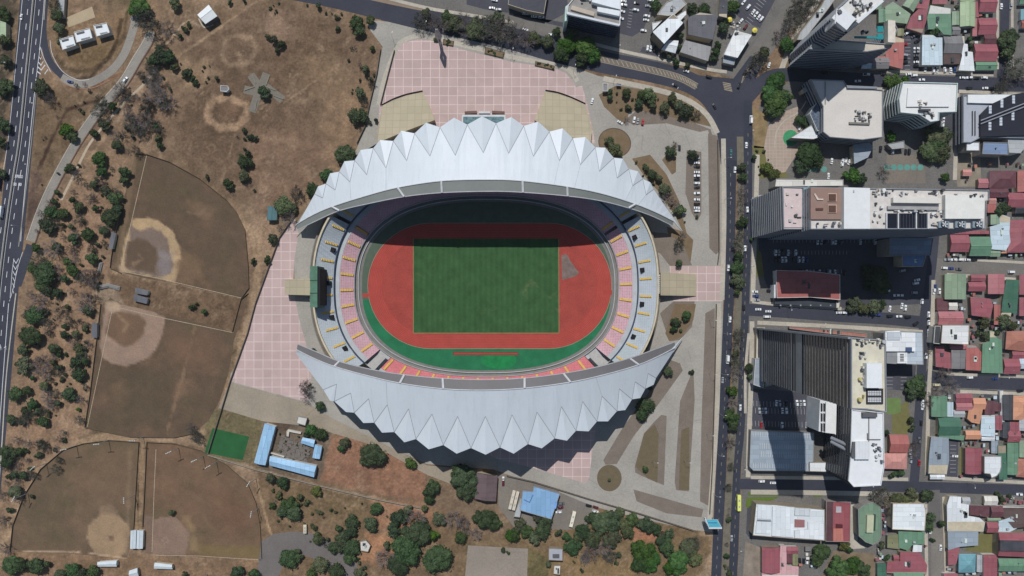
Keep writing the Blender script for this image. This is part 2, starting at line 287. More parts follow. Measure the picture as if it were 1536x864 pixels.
layers = [
 # field country in the north: worn dry grass
 ('p', P('270,55 420,5 540,30 575,90 560,210 500,250 440,300 380,320 330,280 250,235 240,150'), (114, 97, 79), 0, 30, .9, 14),
 ('p', P('280,110 340,90 420,120 400,200 300,230 260,180'), (104, 88, 71), 0, 26, .8, 14), ('p', P('400,60 470,40 520,80 470,140 410,120'), (108, 91, 72), 0, 20, .6, 12),
 ('l', P('262,88 310,55 385,2'), TAN, 1.6, 2, .8, 2), ('l', P('250,66 275,35 285,30 300,40'), (175, 160, 138), 1.2, 1.5, .9, 1),
 ('l', P('425,155 510,95'), TAN, 1.2, 2, .7, 2), ('l', P('332,277 350,210 355,195'), TAN, 1, 2, .5, 2),
 ('l', P('332,84 338,60 358,52 378,58 384,75 376,92 358,98 344,98 332,84'), (150, 130, 106), 3.5, 4, .8, 4),
 ('l', P('310,165 322,148 345,146 368,158 370,175 355,190 330,192 312,180 310,165'), (166, 142, 114), 5, 4, .85, 4),
 ('p', P('324,158 345,153 362,165 356,182 335,184'), (112, 92, 74), 0, 6, .8, 3), ('p', P('395,20 430,15 440,60 410,75 395,60'), (150, 128, 108), 0, 20, .7, 15),
 ('p', P('505,110 540,95 560,130 545,210 500,240 480,200'), (146, 124, 98), 0, 20, .7, 15), ('p', P('455,90 500,80 520,120 480,150'), (140, 120, 94), 0, 22, .6, 14),
 ('p', P('370,200 440,190 500,230 450,300 400,350 380,300'), (134, 112, 92), 0, 20, .7, 14), ('p', P('262,95 315,90 330,110 290,140 260,120'), (150, 130, 104), 0, 14, .8, 10),
 ('p', P('370,330 400,330 425,380 395,400 378,380'), (156, 134, 110), 0, 18, .9, 8),
 # dry wood in the west
 ('p', P('200,215 240,100 290,150 200,240 165,400 140,640 120,700 20,860 -60,860 10,600 30,450 60,360 120,260 160,180'), (140, 119, 96), 0, 25, .9, 14),
 ('p', P('90,300 160,290 150,420 100,470 80,440'), (150, 124, 100), 0, 22, .7, 16), ('p', P('60,480 130,470 130,640 60,700 20,650'), (146, 122, 98), 0, 22, .7, 16),
 ('l', P('100,440 96,520 92,600 98,680 70,740'), (168, 144, 116), 3, 5, .6, 5), ('l', P('108,600 100,640 85,690'), (168, 144, 116), 1.5, 3, .6, 3),
 ('p', P('200,100 240,90 255,180 200,210 170,190'), (134, 114, 94), 0, 20, .8, 14), ('p', P('60,130 140,140 130,200 60,260 48,220'), (112, 96, 74), 0, 14, .9, 10),
 ('p', P('75,20 190,20 185,70 140,105 90,100 75,60'), (132, 112, 86), 0, 8, .9, 6), ('p', P('100,70 170,60 160,90 120,104'), (112, 96, 66), 0, 12, .7, 8),
 ('l', P('60,250 75,215 100,165 148,150'), (66, 50, 44), 2.5, 3, .9, 2), ('l', P('190,20 186,55 165,85 140,104 118,108 95,100 84,85'), (84, 72, 52), 3, 3, .8, 2),
 ('l', P('182,30 176,60 160,90 135,116 115,118'), (60, 50, 38), 2.6, 3, .8, 2), ('p', P('48,260 60,250 62,300 42,350 38,340'), (98, 82, 74), 0, 6, .9, 5),
 ('l', P('235,100 200,150 150,215 125,250 90,300'), TAN, 2, 3, .8, 3), ('l', P('100,130 135,135 180,110'), (130, 92, 72), 2, 2.5, .7, 1.5),
 ('l', P('180,345 178,400 150,440 146,560 128,640'), (164, 142, 112), 3.5, 3, .85, 3), ('p', P('138,425 170,432 185,452 160,456 145,448'), (136, 124, 106), 0, 4, .9, 3),
 # dirt track between the ball fields and the stadium
 ('l', P('360,330 385,360 388,400 378,470 362,520 352,565 330,615 305,650 290,655 225,656 150,655 100,668 60,705 30,750 5,820 -10,870'), (158, 137, 110), 5.5, 3, .95, 3),
 ('l', P('225,655 300,664 350,690 382,712 398,745 402,800 400,860'), (158, 137, 112), 5, 3, .8, 3), ('l', P('213,660 212,730 208,800'), (140, 120, 94), 6, 2, .9, 1),
 ('l', P('209,665 206,795'), (70, 58, 44), .8, 1, .8, .5), ('l', P('220,668 214,795'), (70, 58, 44), .8, 1, .8, .5), ('p', P('10,828 395,838 400,870 0,870'), (134, 112, 88), 0, 4, .9, 4),
 ('p', P('160,410 372,445 360,500 190,462'), (112, 94, 74), 0, 4, 1, 2), ('l', P('184,410 260,424 361,447'), (160, 142, 118), .9, 1, .8, 1),
 # south: reddish yard, olive dry grass, red dirt
 ('p', P('384,712 640,765 700,775 700,870 384,870'), (124, 106, 82), 0, 6, 1, 6), ('p', P('492,655 520,650 600,685 640,700 655,740 640,752 560,740 482,722 478,700'), (146, 112, 90), 0, 3, 1, 2),
 ('p', P('560,748 640,755 660,772 600,800 560,790'), (156, 118, 92), 0, 12, .9, 10), ('p', P('550,800 600,800 600,850 540,840'), (168, 128, 96), 0, 12, .9, 8),
 ('p', P('430,720 560,750 540,790 430,760'), (116, 102, 74), 0, 16, .7, 12), ('l', P('384,720 392,750 400,780 408,805'), (176, 150, 118), 1.5, 2, .9, 2),
 ('p', P('640,690 720,700 715,775 640,755'), (124, 108, 88), 0, 6, .9, 8), ('p', P('700,735 770,745 770,800 700,780'), (122, 108, 88), 0, 8, .9, 6),
 ('p', P('880,760 1060,795 1078,870 690,870 690,810 860,790'), (122, 106, 80), 0, 8, 1, 8), ('p', P('885,765 960,775 1000,800 960,812 900,800'), (156, 116, 90), 0, 8, .9, 8),
 ('p', P('968,795 1000,800 990,815 960,808'), (166, 118, 90), 0, 5, .9, 4), ('p', P('790,830 960,845 950,870 790,870'), (136, 116, 82), 0, 6, .9, 4), ('p', P('793,822 830,840 820,870 790,870'), (104, 100, 68), 0, 5, .9, 4),
 ('p', P('1040,800 1070,805 1062,840 1045,870 1080,870 1080,795'), (160, 142, 118), 0, 5, .9, 3), ('p', P('308,625 325,612 395,632 385,700 305,684'), (112, 106, 78), 0, 4, 1, 3),
 ('p', P('395,632 500,640 480,722 384,705'), (112, 102, 88), 0, 3, 1, 3), ('p', P('405,640 430,612 445,620 430,648'), (92, 80, 68), 0, 3, 1, 2),
 ('p', P('420,655 455,665 470,700 415,690'), (96, 90, 80), 0, 6, .7, 8), ('l', P('310,684 384,704 480,730 560,748 640,766'), (160, 148, 132), 1.6, 1, 1, .4),
 # around the north car park
 ('p', P('898,140 925,128 985,140 1020,146 1062,172 1070,195 1040,190 960,166 938,186 915,165'), (122, 100, 76), 0, 2, 1, 1), ('p', P('925,132 960,132 940,160'), (146, 110, 84), 0, 8, .7, 5),
 ('p', P('-80,-60 30,-60 5,240 -30,240'), (84, 78, 66), 0, 6, 1, 6),
]
def groundmesh():
    inner = lambda a, b, s: list(np.arange(a, b+.01, s))
    gx = [-9000, -4000, -1800, -900, -620, -500, -440]+inner(-400, 168, 1.15)+inner(176, 400, 8)+[440, 520, 700, 1100, 2200, 5000, 9000]
    gy = [-9000, -4000, -1800, -900, -500, -340, -260, -235]+inner(-220, 240, 1.15)+[250, 280, 360, 500, 900, 1800, 4000, 9000]
    X, Y = np.meshgrid(gx, gy, indexing='ij'); nx, ny = X.shape
    v = np.stack([X.ravel(), Y.ravel(), np.zeros(nx*ny)], 1)
    i = np.arange(nx-1)[:, None]*ny+np.arange(ny-1)[None, :]
    f = np.stack([i, i+ny, i+ny+1, i+1], 2).reshape(-1, 4)
    me = bpy.data.meshes.new('ground'); me.vertices.add(len(v)); me.vertices.foreach_set('co', v.astype(np.float32).ravel())
    me.loops.add(f.size); me.loops.foreach_set('vertex_index', f.astype(np.int32).ravel())
    me.polygons.add(len(f)); me.polygons.foreach_set('loop_start', np.arange(0, f.size, 4, dtype=np.int32)); me.update(calc_edges=True)
    px = v[:, 0]/S+NX; py = NY-v[:, 1]/S
    n1 = fbm(px, py, 60, 1, 5)[:, None]; n2 = fbm(px, py, 17, 2, 5)[:, None]; n3 = fbm(px, py, 30, 3, 4)[:, None]
    base = np.array(alb(DRY))*(.72+.56*n2)
    base = base*(1-.5*np.clip((n1-.5)*5, 0, 1))+np.array(alb(OLV))*.5*np.clip((n1-.5)*5, 0, 1)
    base = base*(1-.5*np.clip((n3-.55)*6, 0, 1))+np.array(alb(TAN))*.5*np.clip((n3-.55)*6, 0, 1)
    col = paint(px, py, base, layers)
    m = fbm(px, py, 11, 31, 5)[:, None]; m2 = fbm(px, py, 5, 37, 3)[:, None]
    m3 = fbm(px, py, 3.2, 61, 2)[:, None]; st_ = np.clip((fbm(px, py, 20, 71, 5)[:, None]-.56)*7, 0, 1)*np.clip((m3-.45)*5, 0, 1)
    col = col*(.58+.84*m)*(.80+.40*m2); col = col*(1-.45*st_)+np.array(alb((168, 148, 122)))*.45*st_
    far = (np.clip((np.maximum(np.abs(px-560)-640, np.abs(py-440)-470))/40, 0, 1))[:, None]; col = col*.92; col = col*(1-far)+np.array(alb((118, 104, 86)))*far
    setcol(me, col); return me
NATURAL = attrmat('dry_ground', .42)
tag(obj('ground', groundmesh(), NATURAL), kind='structure')
def fine_sheet(name, pts, z, base, lay, seed=0, step=1.4, mat=None):
    """a flat area cut into a fine grid so that its own colours (infield dirt, lines, wear) can be soft edged"""
    bm = bmesh.new(); vs_ = [bm.verts.new((*G(*p)[:2], z)) for p in pts]; bm.faces.new(vs_)
    if bm.faces[:][0].calc_area() and True: bm.normal_update()
    if bm.faces[:][0].normal.z < 0: bmesh.ops.reverse_faces(bm, faces=bm.faces[:])
    bmesh.ops.triangulate(bm, faces=bm.faces[:])
    xs = [v.co.x for v in vs_]; ys = [v.co.y for v in vs_]
    def cut(sel_axis, lo, hi):
        def rec(bmx, a, b): pass
        k = lo+step
        while k < hi:
            n = (1, 0, 0) if sel_axis == 0 else (0, 1, 0); c = (k, 0, 0) if sel_axis == 0 else (0, k, 0)
            if sel_axis == 0: fs = [f for f in bm.faces if min(v.co.x for v in f.verts) < k < max(v.co.x for v in f.verts)]
            else: fs = [f for f in rows if min(v.co.y for v in f.verts) < k < max(v.co.y for v in f.verts)]
            g = set(fs)
            for f in fs: g.update(f.edges); g.update(f.verts)
            bmesh.ops.bisect_plane(bm, geom=list(g), plane_co=c, plane_no=n); k += step
    cut(0, min(xs), max(xs))
    me = bpy.data.meshes.new(name); bm.to_mesh(me); bm.free()
    # second direction: split each strip in numpy
    V = [v.co.copy() for v in me.vertices]; out_v = []; out_f = []; idx = {}
    def vid(p):
        k = (round(p[0], 3), round(p[1], 3))
        if k not in idx: idx[k] = len(out_v); out_v.append((p[0], p[1], z))
        return idx[k]
    def clip(poly, k, keep_low):
        r = []
        for i in range(len(poly)):
            a = poly[i]; b = poly[(i+1) % len(poly)]; ia = (a[1] <= k) == keep_low or a[1] == k; ib = (b[1] <= k) == keep_low or b[1] == k
            if ia: r.append(a)
            if (a[1]-k)*(b[1]-k) < 0:
                t = (k-a[1])/(b[1]-a[1]); r.append((a[0]+(b[0]-a[0])*t, k))
        return r
    for p in me.polygons:
        poly = [(V[i].x, V[i].y) for i in p.vertices]
        lo = min(q[1] for q in poly); hi = max(q[1] for q in poly); k = math.floor(lo/step+1)*step
        while k < hi-1e-6:
            low = clip(poly, k, True)
            if len(low) > 2: out_f.append([vid(q) for q in low])
            poly = clip(poly, k, False); k += step
            if len(poly) < 3: break
        if len(poly) > 2: out_f.append([vid(q) for q in poly])
    out_f = [[a for i, a in enumerate(f) if a != f[i-1]] for f in out_f]; out_f = [f for f in out_f if len(set(f)) > 2 and len(set(f)) == len(f)]
    bpy.data.meshes.remove(me); me = mesh(name, out_v, out_f)
    v = np.array(out_v); px = v[:, 0]/S+NX; py = NY-v[:, 1]/S
    n = fbm(px, py, 26, 5+seed, 5)[:, None]; m = fbm(px, py, 9, 9+seed, 4)[:, None]
    b0 = np.array(alb(base))*(.84+.32*m); gcol = np.array(alb((88, 84, 62)))
    b0 = b0*(1-.5*np.clip((n-.48)*4, 0, 1))+gcol*.5*np.clip((n-.48)*4, 0, 1)
    b0 = b0*(1-.35*np.clip((.42-n)*5, 0, 1))+np.array(alb((128, 104, 82)))*.35*np.clip((.42-n)*5, 0, 1)
    setcol(me, paint(px, py, b0, lay)*(.92+.16*fbm(px, py, 6, 40+seed, 3)[:, None]))
    return tag(obj(name, me, mat or FIELDM), kind='structure')
FIELDM = attrmat('ball_field_turf', .22, .8)
WH = (196, 180, 158)
fine_sheet('ball_field', F1, .01, FC, [
 ('p', P('200,328 220,326 240,332 259,346 268,368 272,390 268,408 262,424 240,418 184,406 180,395 190,350'), (172, 151, 116), 0, 2, 1, 2),
 ('p', P('196,340 212,346 228,340 240,346 250,358 256,382 260,396 256,412 240,416 186,404 190,370'), (120, 108, 98), 0, 2.5, 1, 3),
 ('p', P('240,376 255,380 259,396 252,414 238,414'), (128, 124, 126), 0, 6, .8, 6), ('p', P('192,362 205,357 222,362 235,374 236,390 232,410 188,400 188,385'), FC, 0, 4, 1, 3),
 ('l', P('200,396 214,388 208,382'), (150, 130, 106), 2, 4, .6, 3), 
 ('p', P('176,398 186,396 190,408 180,410'), (170, 150, 124), 0, 4, .9, 2), ('p', P('280,300 320,310 318,330 290,322'), (120, 100, 80), 0, 10, .7, 6),
 ('l', P('283,318 300,322 308,312'), (132, 112, 92), 1.4, 3, .6, 2), ('p', P('268,370 300,390 305,425 262,424'), (118, 98, 76), 0, 10, .8, 8),
 ('p', P('240,240 330,300 350,370 340,400 330,330 260,262'), (92, 82, 66), 0, 20, .6, 10), ('l', P('203,232 178,395 168,402'), (118, 102, 80), 3.5, 2, .8, 1)], 1)
fine_sheet('ball_field', F2, .012, FC, [
 ('p', P('158,460 170,455 215,462 247,476 245,500 236,520 222,536 204,545 188,549 168,546 154,538 150,520'), (146, 127, 111), 0, 2, 1, 2.5),
 ('p', P('165,470 180,468 205,472 218,482 216,500 206,514 188,520 168,512 158,500'), (112, 92, 74), 0, 4, 1, 3), ('l', P('178,474 192,486 186,496'), (146, 124, 98), 2, 4, .7, 2),
 ('p', P('158,452 178,452 180,466 166,468 158,462'), (172, 154, 130), 0, 4, .9, 2), 
 ('l', P('293,490 275,560 258,620 250,650'), (138, 116, 92), 1.2, 3, .7, 3), ('p', P('168,580 190,570 192,610 175,625'), (120, 100, 80), 0, 10, .6, 8), ('p', P('250,500 330,505 320,560 262,540'), (114, 92, 74), 0, 26, .7, 10),
 ('p', P('180,560 250,560 250,640 160,640'), (86, 78, 62), 0, 26, .6, 12), ('p', P('262,580 282,570 280,590 262,600'), (130, 106, 84), 0, 8, .6, 6)], 2)
fine_sheet('ball_field', F3, .008, (106, 92, 74), [
 ('p', P('152,770 163,768 175,773 192,785 196,800 190,828 178,836 150,836 138,824 130,806 132,788'), (152, 132, 104), 0, 2.5, 1, 2.5),
 ('p', P('150,758 172,754 175,772 150,772'), (134, 116, 94), 0, 6, .8, 5), ('p', P('163,804 170,803 171,811 164,812'), (110, 92, 74), 0, 2, .9, 1), ('l', P('16,826 60,827 130,829 190,838'), (178, 158, 132), 1, 1, .9, 1),
 ('l', P('195,675 192,770 190,830'), (140, 122, 98), 2, 5, .7, 3), ('p', P('130,670 200,670 190,760 130,740 100,720'), (118, 98, 78), 0, 26, .6, 12), ('p', P('30,760 90,700 140,675 80,740 60,800'), (92, 84, 66), 0, 20, .7, 10)], 3)
fine_sheet('ball_field', F4, .011, (113, 93, 74), [
 ('p', P('229,780 245,775 262,774 275,788 284,800 283,812 277,834 229,832'), (132, 113, 99), 0, 1.5, 1, 1), ('l', P('243,810 249,806 253,812 247,816 243,810'), (158, 142, 124), .7, 1.5, .9, .5),
 ('p', P('272,774 286,800 280,828 300,828 292,790 284,774'), (136, 118, 88), 0, 6, .8, 5),
 ('p', P('216,770 230,776 228,832 216,830'), (120, 104, 92), 0, 3, .8, 2), ('p', P('300,818 393,820 393,838 300,834'), (118, 106, 68), 0, 8, .7, 5), ('p', P('320,740 370,750 370,800 330,790'), (110, 86, 68), 0, 30, .7, 10)], 4)
# ---------------------------------------------------------------- paved sheets
def sheet(name, pts, z, mat, origin=None, kind='structure', obj_h=0):
    vs_ = [Vector((*G(*p, obj_h)[:2], z)) for p in pts]
    a = sum(vs_[i].x*vs_[(i+1) % len(vs_)].y-vs_[(i+1) % len(vs_)].x*vs_[i].y for i in range(len(vs_)))
    if a < 0: vs_ = vs_[::-1]
    o = Vector((0, 0, 0)) if origin is None else Vector((*G(*origin)[:2], 0))
    return tag(obj(name, mesh(name, [v-o for v in vs_], [list(range(len(vs_)))]), mat, loc=o), kind=kind)
def smooth(pts, n=6):
    if len(pts) < 3: return pts
    r = []; q = [pts[0]]+list(pts)+[pts[-1]]
    for i in range(1, len(q)-2):
        for k in range(n):
            t = k/n; r.append(tuple(.5*((2*q[i][j])+(-q[i-1][j]+q[i+1][j])*t+(2*q[i-1][j]-5*q[i][j]+4*q[i+1][j]-q[i+2][j])*t*t+(-q[i-1][j]+3*q[i][j]-3*q[i+1][j]+q[i+2][j])*t**3) for j in range(len(pts[0]))))
    return r+[tuple(pts[-1])]
def offset(pts, d):
    r = []
    for i in range(len(pts)):
        a = pts[max(0, i-1)]; b = pts[min(len(pts)-1, i+1)]; dx, dy = b[0]-a[0], b[1]-a[1]; l = math.hypot(dx, dy) or 1
        r.append((pts[i][0]-dy/l*d, pts[i][1]+dx/l*d))
    return r
def ribbon(name, pts, w, z, mat, sm=True, off=0, thick=0, kind='structure', label=None, cat=None, w1=None):
    """strip along a centre line; thick > 0 makes a raised kerb-like solid"""
    c = smooth(pts) if sm else pts; n = len(c); A = []; B = []
    for i in range(n):
        ww = w if w1 is None else w+(w1-w)*i/(n-1)
        A.append(offset(c, off+ww/2)[i]); B.append(offset(c, off-ww/2)[i])
    A = [G(*p) for p in A]; B = [G(*p) for p in B]; v = []; f = []
    if thick == 0:
        v = [(p.x, p.y, z) for p in A]+[(p.x, p.y, z) for p in B]; f = [[i, i+1, n+i+1, n+i] for i in range(n-1)]
        if mesh_flip(v, f): f = [q[::-1] for q in f]
    else:
        v = [(p.x, p.y, z) for p in A]+[(p.x, p.y, z) for p in B]+[(p.x, p.y, z+thick) for p in A]+[(p.x, p.y, z+thick) for p in B]
        for i in range(n-1): f += [[2*n+i, 2*n+i+1, 3*n+i+1, 3*n+i], [i, i+1, 2*n+i+1, 2*n+i], [n+i+1, n+i, 3*n+i, 3*n+i+1]]
        f += [[0, 2*n, 3*n, n], [n-1, 2*n-1, 4*n-1, 3*n-1]]
    return tag(obj(name, mesh(name, v, f), mat), label, cat, None, kind)
def mesh_flip(v, f):
    a, b, c = (Vector(v[i]) for i in f[0][:3]); return (b-a).cross(c-a).z < 0
CONC = asphalt('worn_concrete', (156, 151, 144), .35); CONC2 = asphalt('grey_concrete', (140, 134, 127), .3); ASPH = asphalt('asphalt', (61, 63, 73), .2)
ASPD = asphalt('dark_asphalt', (55, 58, 69), .15); ASPW = asphalt('worn_asphalt', (112, 108, 104), .4); SIDE = asphalt('pavement_concrete', (176, 168, 156), .3)
GRAV = plain('brown_gravel', (122, 111, 102), .95, .16, .12, fine=.15); BLOCK = plain('yard_concrete', (110, 107, 104), .95, .25, .09, fine=.2)
WHITE = plain('road_paint', (205, 205, 208), .8, .1, .3); CREAMP = plain('cream_road_paint', (158, 146, 126), .9, .15, .3); YELP = plain('yellow_paint', (206, 176, 90), .8, .1, .3)
BEIGE = tiles('beige_slabs', (176, 164, 141), (150, 140, 120), 5.4, .3, .07); SOIL = plain('brown_soil', (120, 102, 80), .95, .25, .2, fine=.2); GRASSG = plain('green_lawn', (92, 112, 48), .95, .25, .3, fine=.25)
OLIVE = plain('olive_dry_lawn', (112, 108, 68), .95, .25, .25, fine=.22)
# city ground east and north-east
sheet('city_ground', P('1128,205 1142,150 1190,118 1245,-20 1600,-20 1600,900 1106,900 1111,740 1118,560 1122,420 1124,300'), .03, BLOCK)
sheet('city_ground', P('548,-20 660,22 770,42 850,70 930,85 1000,95 1070,108 1096,116 1130,75 1175,18 1200,-20'), .03, BLOCK)
for nm, pts, z, mt in [
 # concrete around the stadium
 ('stadium_forecourt', '566,150 572,100 592,68 604,56 630,48 664,54 700,62 770,80 820,92 862,106 880,120 890,160 900,215 960,270 1010,320 1030,345 1035,380 1050,400 1050,456 1015,480 1010,510 1000,560 960,620 905,700 880,728 800,720 740,704 640,690 560,648 500,620 455,603 345,574 333,602 330,640 400,600 460,560 440,520 440,340 470,290 530,235 560,212', .035, None),
]: pass
sheet('stadium_forecourt', P('566,215 545,240 530,236 548,190 560,140 574,70 556,46 548,30 600,34 640,44 700,58 768,74 830,92 870,104 898,114 985,132 1030,146 1062,170 1078,200 1084,240 1086,330 1084,480 1081,600 1074,700 1068,798 1040,795 960,778 880,757 800,726 740,704 640,696 560,660 500,628 458,606 345,573 346,560 442,480 441,340 480,285 530,236'), .04, CONC)
sheet('paved_yard', P('345,573 460,604 500,628 560,658 640,698 720,706 700,735 640,712 560,668 500,650 470,640 395,632 328,612 333,600'), .045, asphalt('tan_concrete', (150, 139, 124), .3))
sheet('service_yard', P('746,709 800,722 884,757 898,768 880,790 850,795 770,790 748,760'), .05, asphalt('yard_asphalt', (122, 115, 108), .3))
sheet('service_road', P('384,870 392,812 410,801 440,797 470,800 500,812 530,835 545,870 505,870 480,842 455,832 430,836 415,870'), .03, asphalt('lane_asphalt', (110, 104, 102), .3))
sheet('sports_court', P('702,818 792,823 790,880 696,880'), .03, asphalt('court_concrete', (142, 132, 122), .3))
for i_, pts in enumerate(['1058,470 1072,462 1073,600 1069,762 1050,752 1052,640', '1040,553 1042,600 1033,737 1014,735 1012,722 1020,602', '992,622 1000,624 996,728 972,718 953,709 952,700 966,650 980,634', '950,734 1055,764 1052,776 1000,770 955,752',
            '1006,540 1020,545 1024,556 985,610 950,655 925,696 908,697 905,690 935,640 965,600', '954,166 985,170 1040,184 1066,194 1076,230 1072,235 1062,195 1050,198 1000,185 950,188 938,180',
            '1062,200 1080,205 1080,376 1074,382 1064,372', '1030,225 1052,228 1052,320 1046,332 1038,320 1028,290', '912,352 950,345 1000,350 1024,365 1038,398 1005,399 990,380',
            '1010,452 1042,452 1038,490 1020,510 1004,512 1000,500 990,470', '908,697 925,699 905,695']):
    if pts.startswith('908,697'): continue
    sheet('gravel_island', P(pts), .052+.0008*i_, GRAV)
ring = lambda cx, cy, rx, ry, n=28, rot=0: [(cx+rx*math.cos(2*math.pi*i/n)*math.cos(rot)-ry*math.sin(2*math.pi*i/n)*math.sin(rot), cy+rx*math.cos(2*math.pi*i/n)*math.sin(rot)+ry*math.sin(2*math.pi*i/n)*math.cos(rot)) for i in range(n)]
GRAS2 = plain('rough_island_grass', (108, 96, 76), .95, .3, .3, fine=.25)
sheet('round_island', ring(914, 717, 18.5, 20), .065, GRAS2); sheet('island_border', ring(922, 214, 25, 22, rot=.3), .058, plain('dark_kerb', (92, 78, 68)))
sheet('soil_island', ring(922, 214, 23.5, 20.5, rot=.3), .066, SOIL); sheet('soil_island', P('993,240 1014,214 1014,258 1008,262'), .066, SOIL)
sheet('grass_island', P('953,700 966,650 982,636 988,650 986,724 972,718'), .068, GRAS2)
sheet('grass_island', P('1022,645 1034,640 1034,735 1018,735'), .068, GRAS2)
sheet('soil_island', P('898,142 925,128 985,138 1020,145 1064,176 1066,190 1030,182 1000,174 960,166 944,168 938,186 925,178 906,160'), .07, SOIL)
sheet('soil_island', P('948,238 975,232 1000,262 1018,300 1030,350 1040,360 1036,392 1010,398 1000,340 1024,347 1014,326 990,290 965,262'), .045, SOIL)
sheet('soil_island', P('1012,456 1044,456 1040,480 1022,506 1004,512 998,500'), .064, SOIL)
# plazas
PINK = tiles('pink_plaza_paving', (186, 160, 157), (216, 198, 194), 13.55*S, .5, .09)
sheet('north_plaza', P('569,158 578,118 594,76 606,64 626,59 645,60 664,66 700,76 768,93 830,102 848,109 857,119 864,131 873,128 881,156 893,215 566,215'), .05, PINK, (604.5, 76.2))
sheet('west_plaza', P('442,326 448,350 442,385 440,420 443,450 449,480 459,515 468,560 461,603 405,588 346,572 372,500 384,452 395,425 421,354'), .05, PINK, (394, 432))
sheet('south_plaza', P('735,630 896,630 889,672 884,716 878,725 838,713 796,701 745,688 730,680'), .05, PINK, (858.5, 688))
sheet('east_plaza', P('1004,399 1085,399 1084,452 1010,452'), .07, PINK, (1059, 411))
for p_, w_ in (('568,158 577,118 594,74 607,60 630,54 664,60 770,86 834,97 856,107 866,122', 7), ):
    ribbon('plaza_border_walk', P(p_), w_, .055, SIDE)
# roads
ribbon('boulevard', P('440,-18 500,-6 560,9 640,29 700,42 768,58 830,76 898,92 980,108 1030,122 1062,142 1082,172 1092,205 1096,245'), 36, .06, ASPH, w1=30)
sheet('junction', P('1040,112 1100,118 1125,84 1145,92 1128,130 1128,200 1126,260 1088,260 1086,205 1070,160'), .064, ASPH)
ribbon('avenue_southbound', P('1097,240 1096,300 1094,432 1091,500 1087,600 1083,680 1078,780 1073,890'), 15, .067, ASPD)
ribbon('avenue_northbound', P('1122,150 1122,250 1121,340 1118,432 1114,560 1110,648 1105,700 1102,800 1098,890'), 13, .069, ASPD)
ribbon('avenue_median', P('1110,205 1111,300 1108,432 1103,560 1099,648 1094,720 1090,800 1086,890'), 10, .06, plain('median_earth', (112, 106, 94), .95, .3, .25, fine=.2), thick=.13)
ribbon('diagonal_road', P('1108,128 1128,96 1152,62 1182,28 1222,-20'), 30, .061, ASPW)
ribbon('diagonal_road_walk', P('1170,110 1190,60 1215,20 1240,-20'), 8, .05, SIDE)
ribbon('side_street', P('1118,150 1150,118 1185,112 1235,116 1300,120 1370,123 1440,125 1560,128'), 20, .062, ASPH)
ribbon('residential_street', P('1508,-20 1506,60 1502,118'), 14, .063, ASPH)
ribbon('side_street', P('1112,464 1180,468 1260,474 1330,478 1388,484'), 18, .071, ASPH)
ribbon('residential_street', P('1402,352 1398,395 1393,432 1386,480 1383,540 1380,600 1376,650 1373,700 1371,724'), 14, .073, ASPH)
ribbon('side_street', P('1400,396 1440,398 1470,400 1560,406'), 19, .062, ASPW); ribbon('side_street', P('1388,562 1420,571 1470,574 1560,578'), 18, .064, ASPH)
ribbon('side_street', P('1108,726 1200,727 1300,729 1400,731 1560,736'), 16, .075, ASPH); ribbon('residential_street', P('1402,735 1403,780 1406,890'), 15, .077, asphalt('patched_asphalt', (100, 97, 96), .5))
sheet('patched_asphalt_area', P('1396,792 1415,792 1418,870 1397,870'), .079, asphalt('pale_asphalt', (124, 118, 112), .5))
for i_, (p_, w_) in enumerate([('1136,232 1134,300 1131,380 1129,452', 7), ('1085,208 1086,330 1083,450', 7), ('1078,455 1076,600 1070,700 1064,780', 7), ('1136,484 1260,490 1384,498', 6), ('1128,452 1160,456 1262,463', 5),
               ('1128,482 1127,560 1124,640 1122,716', 7), ('1126,716 1220,717 1362,719', 5), ('1126,738 1220,739 1330,741', 7), ('1400,420 1398,500 1393,590 1390,712', 6), ('1396,716 1540,724', 5), ('1416,745 1420,870', 6),
               ('1388,745 1390,870', 5), ('1430,388 1536,394', 4), ('1420,412 1536,420', 5), ('1420,561 1536,565', 4), ('1440,587 1536,591', 5), ('1230,132 1330,134', 5), ('1330,107 1490,113', 4), ('1438,137 1536,142', 5), ('1436,140 1434,200 1432,270', 6), ('905,118 985,135 1030,150 1060,172 1076,200', 8),
               ('560,-8 640,12 700,22 770,34', 5), ('868,60 930,76 985,88 1062,104 1090,108', 5), ('1118,620 1118,560 1123,500', 4), ('1496,-10 1496,104', 4), ('1518,-10 1518,104', 4)]):
    ribbon('pavement', P(p_), w_, .05, SIDE, thick=.12+.004*i_)
